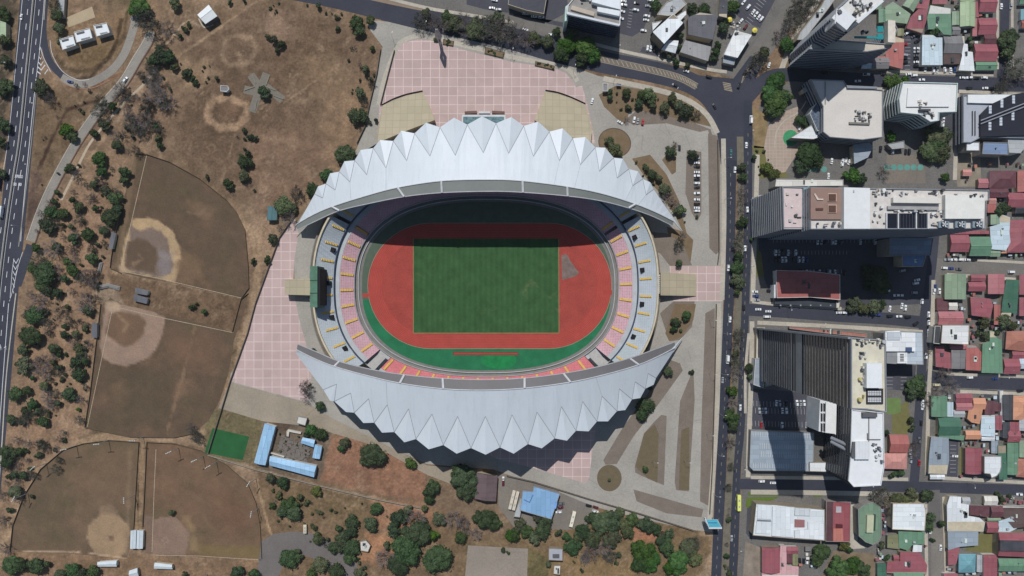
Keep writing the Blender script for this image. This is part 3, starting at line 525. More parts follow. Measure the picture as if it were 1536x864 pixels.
# highway
ribbon('highway', P('50,-40 49,0 40,108 30,216 20,324 9,432 0,540 -10,648 -22,780 -32,900'), 38, .03, ASPH)
MED = P('53,-30 51,0 41,100 30,208 20,272 10,340 -1,432 -12,560 -22,700')
tag(ribbon('median_barrier', MED, 1.6, .03, plain('barrier_concrete', (120, 116, 112)), thick=.8, kind=None), 'long concrete barrier running along the middle of the highway', 'barrier')
ribbon('median_line', MED, .5, .04, WHITE, off=2.4); ribbon('median_line', MED, .5, .04, WHITE, off=-2.4)
def dashes(name, pts, off, ln, gap, w, z=.04, mat=None):
    c = smooth(pts); c = offset(c, off); mb = MB(); acc = 0; pos = [0]
    for i in range(1, len(c)): pos.append(pos[-1]+math.dist(c[i], c[i-1]))
    def at(s):
        for i in range(1, len(c)):
            if pos[i] >= s: t = (s-pos[i-1])/(pos[i]-pos[i-1]+1e-9); return (c[i-1][0]+(c[i][0]-c[i-1][0])*t, c[i-1][1]+(c[i][1]-c[i-1][1])*t)
        return c[-1]
    s = 0
    while s+ln < pos[-1]:
        a = at(s); b = at(s+ln); d = math.dist(a, b) or 1; n = (-(b[1]-a[1])/d*w/2, (b[0]-a[0])/d*w/2)
        q = [G(a[0]+n[0], a[1]+n[1]), G(b[0]+n[0], b[1]+n[1]), G(b[0]-n[0], b[1]-n[1]), G(a[0]-n[0], a[1]-n[1])]
        mb.add([(p.x, p.y, z) for p in q], [[0, 1, 2, 3]]); s += ln+gap
    return tag(mb.build(name, mat or WHITE), kind='structure')
for o_ in (8.0, -9.0): dashes('lane_marking', MED, o_, 9, 13, .9)
ribbon('edge_line', MED, .7, .041, WHITE, off=17.5); ribbon('edge_line', P('68,-20 63,40 59,75'), .7, .042, WHITE); ribbon('edge_line', P('54,118 44,216 34,320 31,362'), .9, .042, WHITE); ribbon('edge_line', P('13,455 5,560 -5,700'), .9, .042, WHITE)
ribbon('highway_kerb', P('70,-20 68,0 66,30'), 1, .03, SIDE, thick=.12); ribbon('highway_kerb', P('55,130 47,216 36,310 28,370'), 1.2, .03, CONC2, thick=.12); ribbon('highway_kerb', P('24,440 10,560 2,680 -8,800'), 1.6, .03, SIDE, thick=.12)
ribbon('ramp_road', P('70,-20 66,20 65,50 70,80 80,100 98,118'), 10, .034, ASPH); ribbon('ramp_road', P('92,116 108,124 130,125 150,117 168,105 184,85 194,62 202,34 200,24'), 12, .036, CONC2)
ribbon('ramp_edge', P('61,82 74,106 95,124 118,133 142,131 165,120'), 1.2, .03, plain('kerb_brown', (150, 122, 104)), thick=.15); ribbon('ramp_line', P('75,60 78,80 88,100 100,112 118,120 134,119'), .7, .045, WHITE)
FR = P('226,48 222,62 205,90 186,122 160,152 138,180 116,212 97,245 76,285 60,322 46,362')
ribbon('frontage_road', FR, 12, .032, CONC2); ribbon('gutter', offset(FR, -8), 2, .045, plain('dark_gutter', (78, 58, 52))); ribbon('frontage_kerb', FR, 1.2, .03, SIDE, off=6.5, thick=.13)
ribbon('footpath', P('240,96 214,128 190,150 165,178 135,215 112,260 92,300'), 3.6, .03, asphalt('path_concrete', (176, 160, 140), .3))
sheet('merge_lane', P('40,365 52,370 44,395 32,430 22,430 30,395'), .034, ASPH)
# chevron gores and lettering on the highway
def chev(name, rows):
    mb = MB()
    for a, b, c, w in rows:
        for p, q in ((a, b), (b, c)):
            mb.add([(G(*p).x, G(*p).y, .05), (G(*q).x, G(*q).y, .05), (G(q[0], q[1]+w).x, G(q[0], q[1]+w).y, .05), (G(p[0], p[1]+w).x, G(p[0], p[1]+w).y, .05)], [[0, 1, 2, 3]])
    for f in mb.f:
        if mesh_flip(mb.v, [f]): f.reverse()
    return tag(mb.build(name, WHITE), kind='structure')
chev('gore_chevrons', [((58.5, 84), (61, 88), (62.5, 84), 1.8), ((57.5, 92), (61.5, 97), (65, 91), 2), ((56.5, 99), (62, 104), (68, 96), 2.2), ((55.5, 106), (61, 110), (61.2, 109), 2), ((67, 110), (72, 103), (72.5, 103.5), 2)])
ribbon('gore_line', P('60.5,70 57,95 54.5,116'), .8, .049, WHITE); ribbon('gore_line', P('60.5,70 66,88 78,111'), .8, .049, WHITE)
chev('gore_chevrons', [((20+3*k*-.1, 388+9*k), (24-k*.6, 394+9*k), (28-k*1.4, 387+9*k), 1.9) for k in range(6)]); ribbon('gore_line', P('34,378 27,400 20,432 14,452'), .7, .049, WHITE); ribbon('gore_line', P('21,388 18,410 15,450'), .7, .049, WHITE)
chev('road_arrow', [((6, 521), (9, 519), (10, 524), 1.2), ((0, 524), (1.5, 519), (3, 524), 1.2)])
def text(name, body, x, y, size, mat, rz=0, z=.05, parent=None, sx=1.0, flat=True, kind=None, ext=.02):
    cu = bpy.data.curves.new(name, 'FONT'); cu.body = body; cu.size = size; cu.align_x = 'CENTER'; cu.align_y = 'CENTER'; cu.extrude = ext; cu.offset = size*.03
    t = bpy.data.objects.new(name, cu); COL.objects.link(t); dg = bpy.context.evaluated_depsgraph_get(); me = bpy.data.meshes.new_from_object(t.evaluated_get(dg))
    bpy.data.objects.remove(t); me.name = name; me.materials.clear(); me.materials.append(mat)
    for v in me.vertices: v.co.x *= sx
    o = obj(name, me); p = G(x, y); o.location = (p.x, p.y, z); o.rotation_euler = (0, 0, rz)
    if kind: o['kind'] = kind
    return o
text('road_lettering', 'EXPRESO', 27.5, 264.8, 3.1, WHITE, R(-5), .06, sx=.55, kind='structure')
text('road_lettering', '80', 22.3, 276.5, 3.1, WHITE, R(-5), .06, sx=.8, kind='structure'); text('road_lettering', '80', 30, 276.8, 3.1, WHITE, R(-5), .06, sx=.8, kind='structure')
# boulevard hatching, centre strip, crossings
HB = P('896,87 940,97 985,107 1020,117 1045,130'); ribbon('hatched_median', HB, 9, .066, asphalt('buff_paving', (112, 104, 98), .2))
mb = MB(); c = smooth(HB, 7)
for i in range(1, len(c)-1, 1):
    a = c[i]; q = [G(a[0]-2, a[1]-3.6), G(a[0]-.8, a[1]-3.9), G(a[0]+3.2, a[1]+3.4), G(a[0]+1.8, a[1]+3.7)]
    mb.add([(p.x, p.y, .075) for p in q], [[3, 2, 1, 0]])
tag(mb.build('hatch_marking', CREAMP), kind='structure'); ribbon('median_edge', HB, .8, .076, CREAMP, off=4.7); ribbon('median_edge', HB, .8, .076, CREAMP, off=-4.7)
ribbon('buff_strip', P('545,-6 590,4 640,14'), 7, .065, plain('tan_paving', (140, 122, 104)))
mb = MB()
for k in range(5): 
    q = [G(1084+k*.6, 123+k*2.6), G(1096+k*.6, 125.6+k*2.6), G(1096+k*.6, 127+k*2.6), G(1084+k*.6, 124.4+k*2.6)]; mb.add([(p.x, p.y, .078) for p in q], [[3, 2, 1, 0]])
for k in range(8):
    q = [G(1112+k*1.2, 124+k*-2.2), G(1116+k*2.2, 108+k*-2), G(1117+k*2.2, 108.6+k*-2), G(1113+k*1.2, 124.6+k*-2.2)]; mb.add([(p.x, p.y, .08) for p in q], [[3, 2, 1, 0]])
tag(mb.build('crossing_marking', CREAMP), kind='structure')
dashes('lane_marking', P('1122,200 1121,340 1118,432 1114,560 1110,648 1105,700 1102,800 1098,890'), 0, 5, 9, .5, .084, CREAMP)
dashes('lane_marking', P('1096,260 1094,432 1091,500 1087,600 1083,680 1078,780 1073,890'), 0, 5, 9, .5, .084, CREAMP)
# parking lots and yards in the city
LOT = asphalt('parking_asphalt', (74, 74, 82), .2)
for p_ in ['1137,357 1402,358 1402,455 1262,462 1160,455 1140,400', '1124,582 1224,590 1232,646 1123,645', '1328,546 1374,548 1370,588 1328,583', '932,-10 985,-10 965,45 948,55 930,50', '1110,-10 1168,-10 1140,42 1118,34 1102,20', '1353,50 1384,46 1382,108 1352,108',
           '700,-20 850,-20 852,18 822,34 768,20 700,10', '1408,168 1434,170 1430,198 1408,196', '1422,658 1438,660 1436,716 1420,716', '1121,757 1133,752 1128,812 1119,800', '770,20 880,40 876,55 770,40', '1320,760 1339,765 1338,798 1322,800', '1470,583 1498,586 1496,604 1472,600', '964,70 988,75 985,84 960,78']:
    sheet('parking_lot', P(p_), .055, LOT)
def stripes(name, x0, y0, x1, y1, n, dx, dy, w=.35, z=.085, mat=None):
    """n short bay lines from the row start to the row end, each dx, dy pixels long"""
    mb = MB()
    for k in range(n):
        t = k/(n-1); x = x0+(x1-x0)*t; y = y0+(y1-y0)*t; l = math.hypot(dx, dy); nx_, ny_ = -dy/l*w, dx/l*w
        q = [G(x+nx_, y+ny_), G(x+dx+nx_, y+dy+ny_), G(x+dx-nx_, y+dy-ny_), G(x-nx_, y-ny_)]; mb.add([(p.x, p.y, z) for p in q], [[0, 1, 2, 3]])
    if mesh_flip(mb.v, mb.f): mb.f = [f[::-1] for f in mb.f]
    return tag(mb.build(name, mat or plain('bay_paint', (150, 150, 152))), kind='structure')
for a in [(1130, 601, 1226, 606, 20, .3, 8), (1133, 612, 1226, 614, 20, .3, 8), (1128, 631, 1228, 634, 21, .2, 8), (1330, 566, 1330, 582, 4, 9, 0), (1351, 566, 1351, 582, 4, 9, 0), (944, 14, 940, 40, 7, 6, 1.5), (1140, -4, 1118, 30, 9, 9, 7), (1160, 358, 1320, 358, 30, 0, 6),
          (1160, 376, 1270, 376, 22, 0, 6), (1205, 404, 1262, 404, 12, 0, 6), (1425, 668, 1425, 708, 8, 9, 0), (1358, 60, 1357, 104, 9, 8, 0)]: stripes('bay_marking', *a)
CHALK = plain('worn_chalk', (176, 160, 138), .95, .35, .12, fine=.3)
for p_ in ['220,233 182,398', '184,407 240,418 362,447', '180,462 240,476 350,499', '168,466 152,540 131,640', '234,674 231,740 228,828', '234,833 300,834 392,840']:
    ribbon('foul_line', P(p_), .75, .03, CHALK, sm=False)
ribbon('upper_service_road', P('690,12 760,30 830,45 880,58'), 15, .058, ASPW)
# green / special surfaces
sheet('lawn', P('1122,738 1168,738 1168,743 1122,743'), .19, GRASSG); sheet('lawn', P('1120,746 1168,745 1160,750 1130,754 1122,762 1118,760'), .19, GRASSG); sheet('lawn', P('1222,736 1232,736 1232,745 1221,745'), .19, GRASSG)
sheet('lawn', P('1329,597 1351,597 1351,618 1340,622 1329,620'), .08, plain('court_green', (104, 126, 74))); sheet('lawn', P('1452,799 1493,800 1492,831 1448,826'), .08, OLIVE); sheet('dry_yard', P('1338,620 1362,598 1366,640 1360,652 1338,650'), .07, OLIVE)
sheet('dry_yard', P('1250,826 1312,830 1312,870 1230,870'), .07, plain('dusty_yard', (128, 112, 92), .95, .25, .15)); sheet('dry_yard', P('1118,812 1142,822 1140,870 1114,870'), .07, plain('pale_yard', (140, 128, 116), .95, .25, .15))
sheet('paved_drive', P('1275,752 1290,757 1286,812 1298,822 1274,824'), .08, SIDE); sheet('dry_yard', P('1439,672 1449,672 1445,712 1438,712'), .08, OLIVE)
sheet('pavement_yard', P('1326,742 1392,742 1388,758 1326,760'), .07, plain('dry_verge', (132, 118, 100), .95, .3, .2)); sheet('dry_yard', P('1128,218 1158,222 1176,248 1182,266 1136,268'), .07, OLIVE)
sheet('dry_yard', P('1134,370 1142,380 1146,415 1134,415'), .075, OLIVE); sheet('yard', P('1432,225 1470,230 1472,280 1436,280'), .07, plain('beige_yard', (140, 130, 116), .95, .2, .15))
sheet('dry_yard', P('1128,160 1152,172 1150,222 1131,222'), .07, plain('tan_bed', (140, 120, 88), .95, .3, .2)); sheet('paved_drive', P('1330,232 1388,232 1388,275 1328,275'), .075, asphalt('grey_brown_paving', (118, 110, 102), .5))
# fan-shaped forecourt with the green disc, painted green circles
FAN = tiles('fan_paving', (166, 146, 134), (186, 172, 160), 2.6, .25, .07)
sheet('fan_forecourt', P('1146,220 1152,190 1170,170 1196,160 1205,170 1202,188 1215,200 1210,224 1192,236 1178,258 1160,262 1150,245'), .09, FAN, (1180, 205))
ribbon('forecourt_kerb', P('1162,225 1164,200 1176,182 1198,168 1210,150'), 1.6, .09, SIDE, thick=.15)
GRD = plain('green_court_paint', (60, 140, 98), .8, .15, .3); sheet('green_disc', ring(1186, 207, 11.5, 12), .11, GRD)
for cx in (1202, 1212, 1222, 1236): sheet('painted_circle', ring(cx, 254, 4.4, 4.4, 16), .1, plain('teal_paint', (92, 146, 138)))
for i in range(6): sheet('painted_circle', ring(1330.5+i*10, 251, 4.6, 4.6, 16), .1, plain('teal_paint', (92, 146, 138)))
sheet('artificial_turf', P('319,642 374,655 364,690 307,679'), .06, plain('artificial_turf', (40, 92, 52), .9, .16, .15, fine=.08))
sheet('sand_court', P('98,27 138,10 143,26 103,41'), .05, plain('pale_sand', (176, 158, 132), .95, .08, .2)); ribbon('pavilion_path', P('298,28 305,40 312,40 320,37'), 1.8, .05, SIDE)
# the cross-shaped bench court
for i_, (a, b) in enumerate((((376, 112), (396, 140)), ((396, 128), (424, 150)), ((400, 110), (388, 140)), ((392, 140), (366, 134)), ((388, 138), (378, 168)))):
    ribbon('bench_court_paving', [a, b], 12, .05+.004*i_, plain('bench_paving', (122, 116, 106), .9, .2, .4, fine=.2), sm=False)
# ---------------------------------------------------------------- stadium
ST = empty('stadium', (*G(731, 432)[:2], 0)); tag(ST, 'white-roofed oval stadium with two crescent zigzag roofs around a red track', 'stadium')
SC = (730, 429)
def se(a, b, th, n=2.45):
    c, s = math.cos(th), math.sin(th); return (SC[0]+a*math.copysign(abs(c)**(2/n), c), SC[1]+b*math.copysign(abs(s)**(2/n), s))
def gp(p, z): q = G(*p); return Vector((q.x, q.y, z))
def ringstrip(mb, A, B, ths, z0, z1):
    v = [gp(se(*A, t), z0) for t in ths]+[gp(se(*B, t), z1) for t in ths]; n = len(ths)
    f = [[i, i+1, n+i+1, n+i] for i in range(n-1)]
    if mesh_flip(v, f) and z0 == z1 or (z0 != z1 and mesh_flip(v, f)): f = [q[::-1] for q in f]
    mb.add(v, f)
TH = [2*math.pi*i/240 for i in range(241)]
# arena floor
def flat_ring(name, A, z, mat, ths=TH, B=None, c=None):
    if B is None: pts = [se(*A, t) for t in ths[:-1]]
    else: pts = [se(*A, t) for t in ths]+[se(*B, t) for t in reversed(ths)]
    return sheet(name, pts, z, mat)
flat_ring('arena_apron', (193, 131), .06, plain('arena_grey', (120, 118, 114)))
APU = plain('apron_grey_green', (84, 98, 84), .9, .1, .2); APL = plain('apron_green', (38, 112, 76), .9, .18, .12, fine=.1)
flat_ring('apron_upper', (187, 126.5), .07, APU); lo = [t for t in TH if .02*math.pi <= t <= .98*math.pi]
sheet('apron_lower', [se(187, 126.5, t) for t in [.035*math.pi+i*(.93*math.pi)/100 for i in range(101)]], .075, APL)
def stadium_shape(x0, x1, y0, y1, r, n=24):
    p = []
    for cx, a0 in ((x1-r, -math.pi/2), (x0+r, math.pi/2)):
        for i in range(n+1): a = a0+math.pi*i/n; p.append((cx+r*math.cos(a), (y0+y1)/2+(y1-y0)/2*math.sin(a)))
    return p
TRK = plain('red_running_track', (166, 68, 60), .9, .1, .1, fine=.07); TRI = plain('red_infield', (160, 70, 62), .9, .2, .09, fine=.16)
sheet('running_track', stadium_shape(552, 917, 335, 522.5, 95), .082, TRK); sheet('track_infield', stadium_shape(574, 895, 355, 502.5, 75), .088, TRI)
LW = plain('lane_line', (192, 100, 92)); 
for k in range(1, 9):
    e = k*2.45; pts = stadium_shape(552+e, 917-e, 335+e, 522.5-e, 95-e); ribbon('lane_line', pts+[pts[0]], .22, .094+.001*k, LW, sm=False)
pts = stadium_shape(551.5, 917.5, 334.6, 523, 95.4); ribbon('track_kerb', pts+[pts[0]], .8, .08, plain('pale_kerb', (150, 130, 112)), sm=False)
m, t, b = nt('mown_pitch'); p_ = t.nodes.new('ShaderNodeTexCoord').outputs['Object']; a0, a1 = alb((53, 84, 52)), alb((64, 96, 60))
ck = N(t, 'ShaderNodeTexChecker'); ck.inputs['Scale'].default_value = 1/6.6; t.links.new(p_, ck.inputs['Vector']); ck.inputs['Color1'].default_value = (*a0, 1); ck.inputs['Color2'].default_value = (*a1, 1)
wv = N(t, 'ShaderNodeTexWave', bands_direction='X', wave_profile='SIN'); wv.inputs['Scale'].default_value = .078; t.links.new(p_, wv.inputs['Vector'])
cc = mixc(t, .78, ck.outputs[0], mixc(t, ramp(t, wv.outputs['Fac'], .35, .65), a0, a1)); 
cc = mixc(t, .55, cc, mixc(t, ramp(t, noise(t, .1, 7, .7, p_), .35, .7), tuple(v*.75 for v in a0), tuple(v*1.2 for v in a1)))
sp = ramp(t, noise(t, .05, 3, .6, p_, 1), .62, .75); mu = t.nodes.new('ShaderNodeMath'); mu.operation = 'MULTIPLY'; t.links.new(sp, mu.inputs[0]); mu.inputs[1].default_value = .3
cc = mixc(t, mu.outputs[0], cc, alb((120, 122, 84))); t.links.new(cc, b.inputs['Base Color']); b.inputs['Roughness'].default_value = .95; b.inputs['Specular IOR Level'].default_value = .1
PITCH = m
sheet('football_pitch', P('620,358 838,358 838.5,499 620,499.5'), .11, PITCH, (729, 429))
for p_ in ('620,358 620,499.5', '620,499.5 838.5,499.5', '838,358 838.5,499'): ribbon('pitch_border', P(p_), .7, .112, plain('buff_edge', (150, 140, 92)), sm=False)
sheet('grey_pad', P('842,383 850,381 856,392 863,402 869,409 862,415 843,420'), .105, plain('worn_grey_pad', (122, 106, 100), .9, .2, .3))
sheet('jump_runway', P('681,529 776,529.5 776,531.5 681,531.5'), .1, TRK); sheet('runway_border', P('679,527.5 778,528 778,533 679,533'), .092, plain('runway_brown', (104, 70, 56)))
sheet('track_exit', P('544,440 553,440 553,446 544,446'), .098, TRK); sheet('track_exit', P('905,435 918,435 918,442 905,442'), .098, TRK)
sheet('bright_green_patch', [(748+x*.9, 540+y*.5) for x, y in ring(0, 0, 30, 26, 20)], .085, plain('bright_apron_green', (30, 126, 72), .9, .25, .2, fine=.1))
# bowl
PKS = lambda nm, c1, c2: tiles(nm, c1, c2, 1.15, .3, .16)
SEATL = PKS('pink_seat_rows', (196, 140, 152), (206, 190, 198)); SEATU = tiles('pale_blue_seat_rows', (172, 180, 190), (192, 198, 204), 1.15, .3, .05); SEATR = PKS('red_seat_rows', (206, 110, 118), (206, 140, 146))
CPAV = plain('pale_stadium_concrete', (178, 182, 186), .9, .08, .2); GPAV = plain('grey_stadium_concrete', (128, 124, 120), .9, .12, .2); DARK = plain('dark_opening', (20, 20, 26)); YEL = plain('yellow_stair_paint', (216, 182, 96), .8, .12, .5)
def inv_th(p):
    best = min(((math.hypot(se(205, 143, t)[0]-p[0], se(205, 143, t)[1]-p[1]), t) for t in [i*2*math.pi/720 for i in range(720)]), key=lambda q: q[0]); return best[1]
def ab(A, B, f): return (A[0]+(B[0]-A[0])*f, A[1]+(B[1]-A[1])*f)
def tier(name, A, B, z0, z1, rows, t0, t1, mat, label=None):
    n = max(3, int(abs(t1-t0)/(2*math.pi)*240)); ths = [t0+(t1-t0)*i/n for i in range(n+1)]; mb = MB()
    for r in range(rows):
        a = ab(A, B, r/rows); c = ab(A, B, (r+1)/rows); z = z0+(z1-z0)*r/rows; zn = z0+(z1-z0)*(r+1)/rows
        mb.add([gp(se(*a, q), z) for q in ths]+[gp(se(*c, q), z) for q in ths]+[gp(se(*c, q), zn) for q in ths],
               [[i+1, i, len(ths)+i, len(ths)+i+1] for i in range(n)]+[[len(ths)+i+1, len(ths)+i, 2*len(ths)+i, 2*len(ths)+i+1] for i in range(n)])
    # ends and underside
    for q in (ths[0], ths[-1]):
        mb.add([gp(se(*A, q), 0), gp(se(*B, q), 0), gp(se(*B, q), z1), gp(se(*A, q), z0)], [[0, 1, 2, 3]])
    return tag(mb.build(name, mat, ST), label)
def wall(name, A, z0, z1, mat, t0=0, t1=2*math.pi, th=.5):
    n = max(3, int(abs(t1-t0)/(2*math.pi)*240)); ths = [t0+(t1-t0)*i/n for i in range(n+1)]; mb = MB(); B = (A[0]+th/S, A[1]+th/S); m_ = n+1
    v = [gp(se(*A, q), z0) for q in ths]+[gp(se(*A, q), z1) for q in ths]+[gp(se(*B, q), z1) for q in ths]+[gp(se(*B, q), z0) for q in ths]
    mb.add(v, [[i, i+1, m_+i+1, m_+i] for i in range(n)]+[[m_+i, m_+i+1, 2*m_+i+1, 2*m_+i] for i in range(n)]+[[2*m_+i, 2*m_+i+1, 3*m_+i+1, 3*m_+i] for i in range(n)]); return mb.build(name, mat, ST)
def deck(name, A, B, z, mat, t0=0, t1=2*math.pi):
    n = max(3, int(abs(t1-t0)/(2*math.pi)*240)); ths = [t0+(t1-t0)*i/n for i in range(n+1)]; m_ = n+1; mb = MB()
    mb.add([gp(se(*A, q), z) for q in ths]+[gp(se(*B, q), z) for q in ths], [[i+1, i, m_+i, m_+i+1] for i in range(n)]); return mb.build(name, mat, ST)
L0, L1, W1, U0, U1 = (198, 136), (216, 155), (223, 162), (224, 163), (246, 181)
wall('pitch_wall', (191.5, 129.5), 0, 1.3, CPAV); deck('moat', (192.5, 130.5), (197, 135), .2, GPAV); wall('seating_front_wall', (196.8, 134.8), 0, 2.9, CPAV, th=.3)
gA, gB = inv_th((572, 520)), inv_th((588, 532)); hA, hB = inv_th((890, 516)), inv_th((874, 528))
gA, gB = sorted((gA, gB)); hA, hB = sorted((hA, hB))       # hA<hB near the lower right, gA<gB near the lower left
top0, top1 = math.pi*1.16, math.pi*1.84
for nm, a0_, a1_, mt in (('lower_seats', hB, gA, SEATR), ('lower_seats', gB, top0, SEATL), ('lower_seats', top0+.03, top1-.03, SEATL), ('lower_seats', top1, 2*math.pi+hA, SEATL)):
    tier(nm, L0, L1, 2.6, 9, 13, a0_, a1_, mt)
    tier('upper_seats', U0, U1, 11.5, 22, 17, a0_+(0.0 if a0_ != hB else .0), a1_, SEATU)
for a0_, a1_ in ((gA, gB), (hA, hB)): tier('ramp', L0, U0, 1.2, 9, 1, a0_+.004, a1_-.004, CPAV); deck('ramp_surface', L0, U0, 7.82, plain('ramp_concrete', (176, 174, 172)), a0_+.03, a1_-.03)
for a0_, a1_ in ((hB, gA), (gB, 2*math.pi+hA)): deck('walkway', L1, W1, 9.0, CPAV, a0_, a1_); wall('upper_tier_wall', (222.6, 161.6), 8.6, 11.6, plain('blue_grey_wall', (70, 84, 112)), a0_, a1_, .4)
wall('outer_wall', U1, 0, 23.2, plain('cream_outer_wall', (196, 184, 160)), 0, 2*math.pi, 1.2)
wall('outer_ring_wall', (262, 196), 0, 4.2, GPAV, math.pi*.76, math.pi*1.28, .7); deck('outer_gallery', (248.6, 183.6), (262, 196), 3.9, plain('brown_gallery', (116, 106, 95), .9, .2, .12), math.pi*.765, math.pi*1.275)
deck('outer_gallery', (248.6, 183.6), (259, 193), 3.9, plain('brown_gallery', (116, 106, 95), .9, .2, .12), -math.pi*.24, math.pi*.22)
# yellow aisles: one mesh per stair
def stair(A, B, z0, z1, th, w):
    d = w/2/ (A[0]) ; mb = MB(); a, b_ = se(*A, th), se(*B, th); nx_, ny_ = -(b_[1]-a[1]), b_[0]-a[0]; l = math.hypot(nx_, ny_); nx_, ny_ = nx_/l*w/2, ny_/l*w/2; n = 8
    for i in range(n):
        f0, f1 = i/n, (i+1)/n; z = z0+(z1-z0)*f1+.25
        q = [(a[0]+(b_[0]-a[0])*f+s_*nx_, a[1]+(b_[1]-a[1])*f+s_*ny_) for f, s_ in ((f0, 1), (f1, 1), (f1, -1), (f0, -1))]
        p = [G(*k) for k in q]; mb.prism([(k.x, k.y) for k in p], z-1.1, z)
    mb.build('stair', YEL, ST)
def by_len(t0, t1, A, step):
    r = []; acc = step*.5; q = se(*A, t0); k = 600
    for i in range(1, k+1):
        t_ = t0+(t1-t0)*i/k; c_ = se(*A, t_); acc += math.dist(c_, q); q = c_
        if acc >= step: r.append(t_); acc = 0
    return r
for t0_, t1_ in ((gB+.02, top0+.15), (top1-.15, 2*math.pi+hA-.02)):
    for q in by_len(t0_, t1_, L0, 21.5): stair((199, 137), (215, 154), 2.9, 8.8, q, 3.2)
    for q in by_len(t0_, t1_, U0, 24): stair((225, 164), (240, 176), 11.9, 19, q, 2.8)
for q in by_len(hB+.005, gA-.005, L0, 21.5): stair((199, 137), (215, 154), 2.9, 8.8, q, 3)
# vomitories: dark openings in the walkway wall
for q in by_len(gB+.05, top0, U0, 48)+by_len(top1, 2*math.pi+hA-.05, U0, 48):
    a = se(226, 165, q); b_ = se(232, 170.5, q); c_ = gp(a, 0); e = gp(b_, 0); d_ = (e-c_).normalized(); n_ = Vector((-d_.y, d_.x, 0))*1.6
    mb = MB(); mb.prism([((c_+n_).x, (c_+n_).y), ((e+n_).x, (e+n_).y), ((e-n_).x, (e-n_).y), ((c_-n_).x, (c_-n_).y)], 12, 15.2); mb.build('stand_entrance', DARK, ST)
# ---- roofs
ROOFW = None
m, t, b = nt('white_roof_sheet'); p_ = geo(t); a = alb((206, 213, 221))
br = N(t, 'ShaderNodeTexBrick'); br.inputs['Scale'].default_value = .05; br.inputs['Color1'].default_value = (*[v*.965 for v in a], 1); br.inputs['Color2'].default_value = (*a, 1); br.inputs['Mortar'].default_value = (*[v*.93 for v in a], 1)
br.inputs['Mortar Size'].default_value = .006; br.inputs['Brick Width'].default_value = .6; br.inputs['Row Height'].default_value = .9; t.links.new(p_, br.inputs['Vector'])
cc = mixc(t, ramp(t, noise(t, .03, 6, .65, p_), .4, .75), br.outputs[0], tuple(v*.92 for v in a)); mpp = N(t, 'ShaderNodeMapping'); t.links.new(p_, mpp.inputs[0]); mpp.inputs['Scale'].default_value = (1, .12, .12); cc = mixc(t, ramp(t, noise(t, .5, 5, .7, mpp.outputs[0]), .52, .8), cc, tuple(v*.84 for v in a)); t.links.new(cc, b.inputs['Base Color']); b.inputs['Roughness'].default_value = .45; b.inputs['Specular IOR Level'].default_value = .35
ROOFW = m; BANDM = plain('grey_roof_band', (134, 138, 134), .6, .06, .05, fine=.03); SEAM = plain('roof_seam', (128, 132, 138))
def prof(x): t_ = min(1, abs((x-731.5)/291)); return 1-t_**2.6
ZB = lambda x: 6+49*prof(x); ZU = lambda x: 6+38*prof(x); ZT = lambda x: 6+40.5*prof(x); ZV = lambda x: 7+43*prof(x)
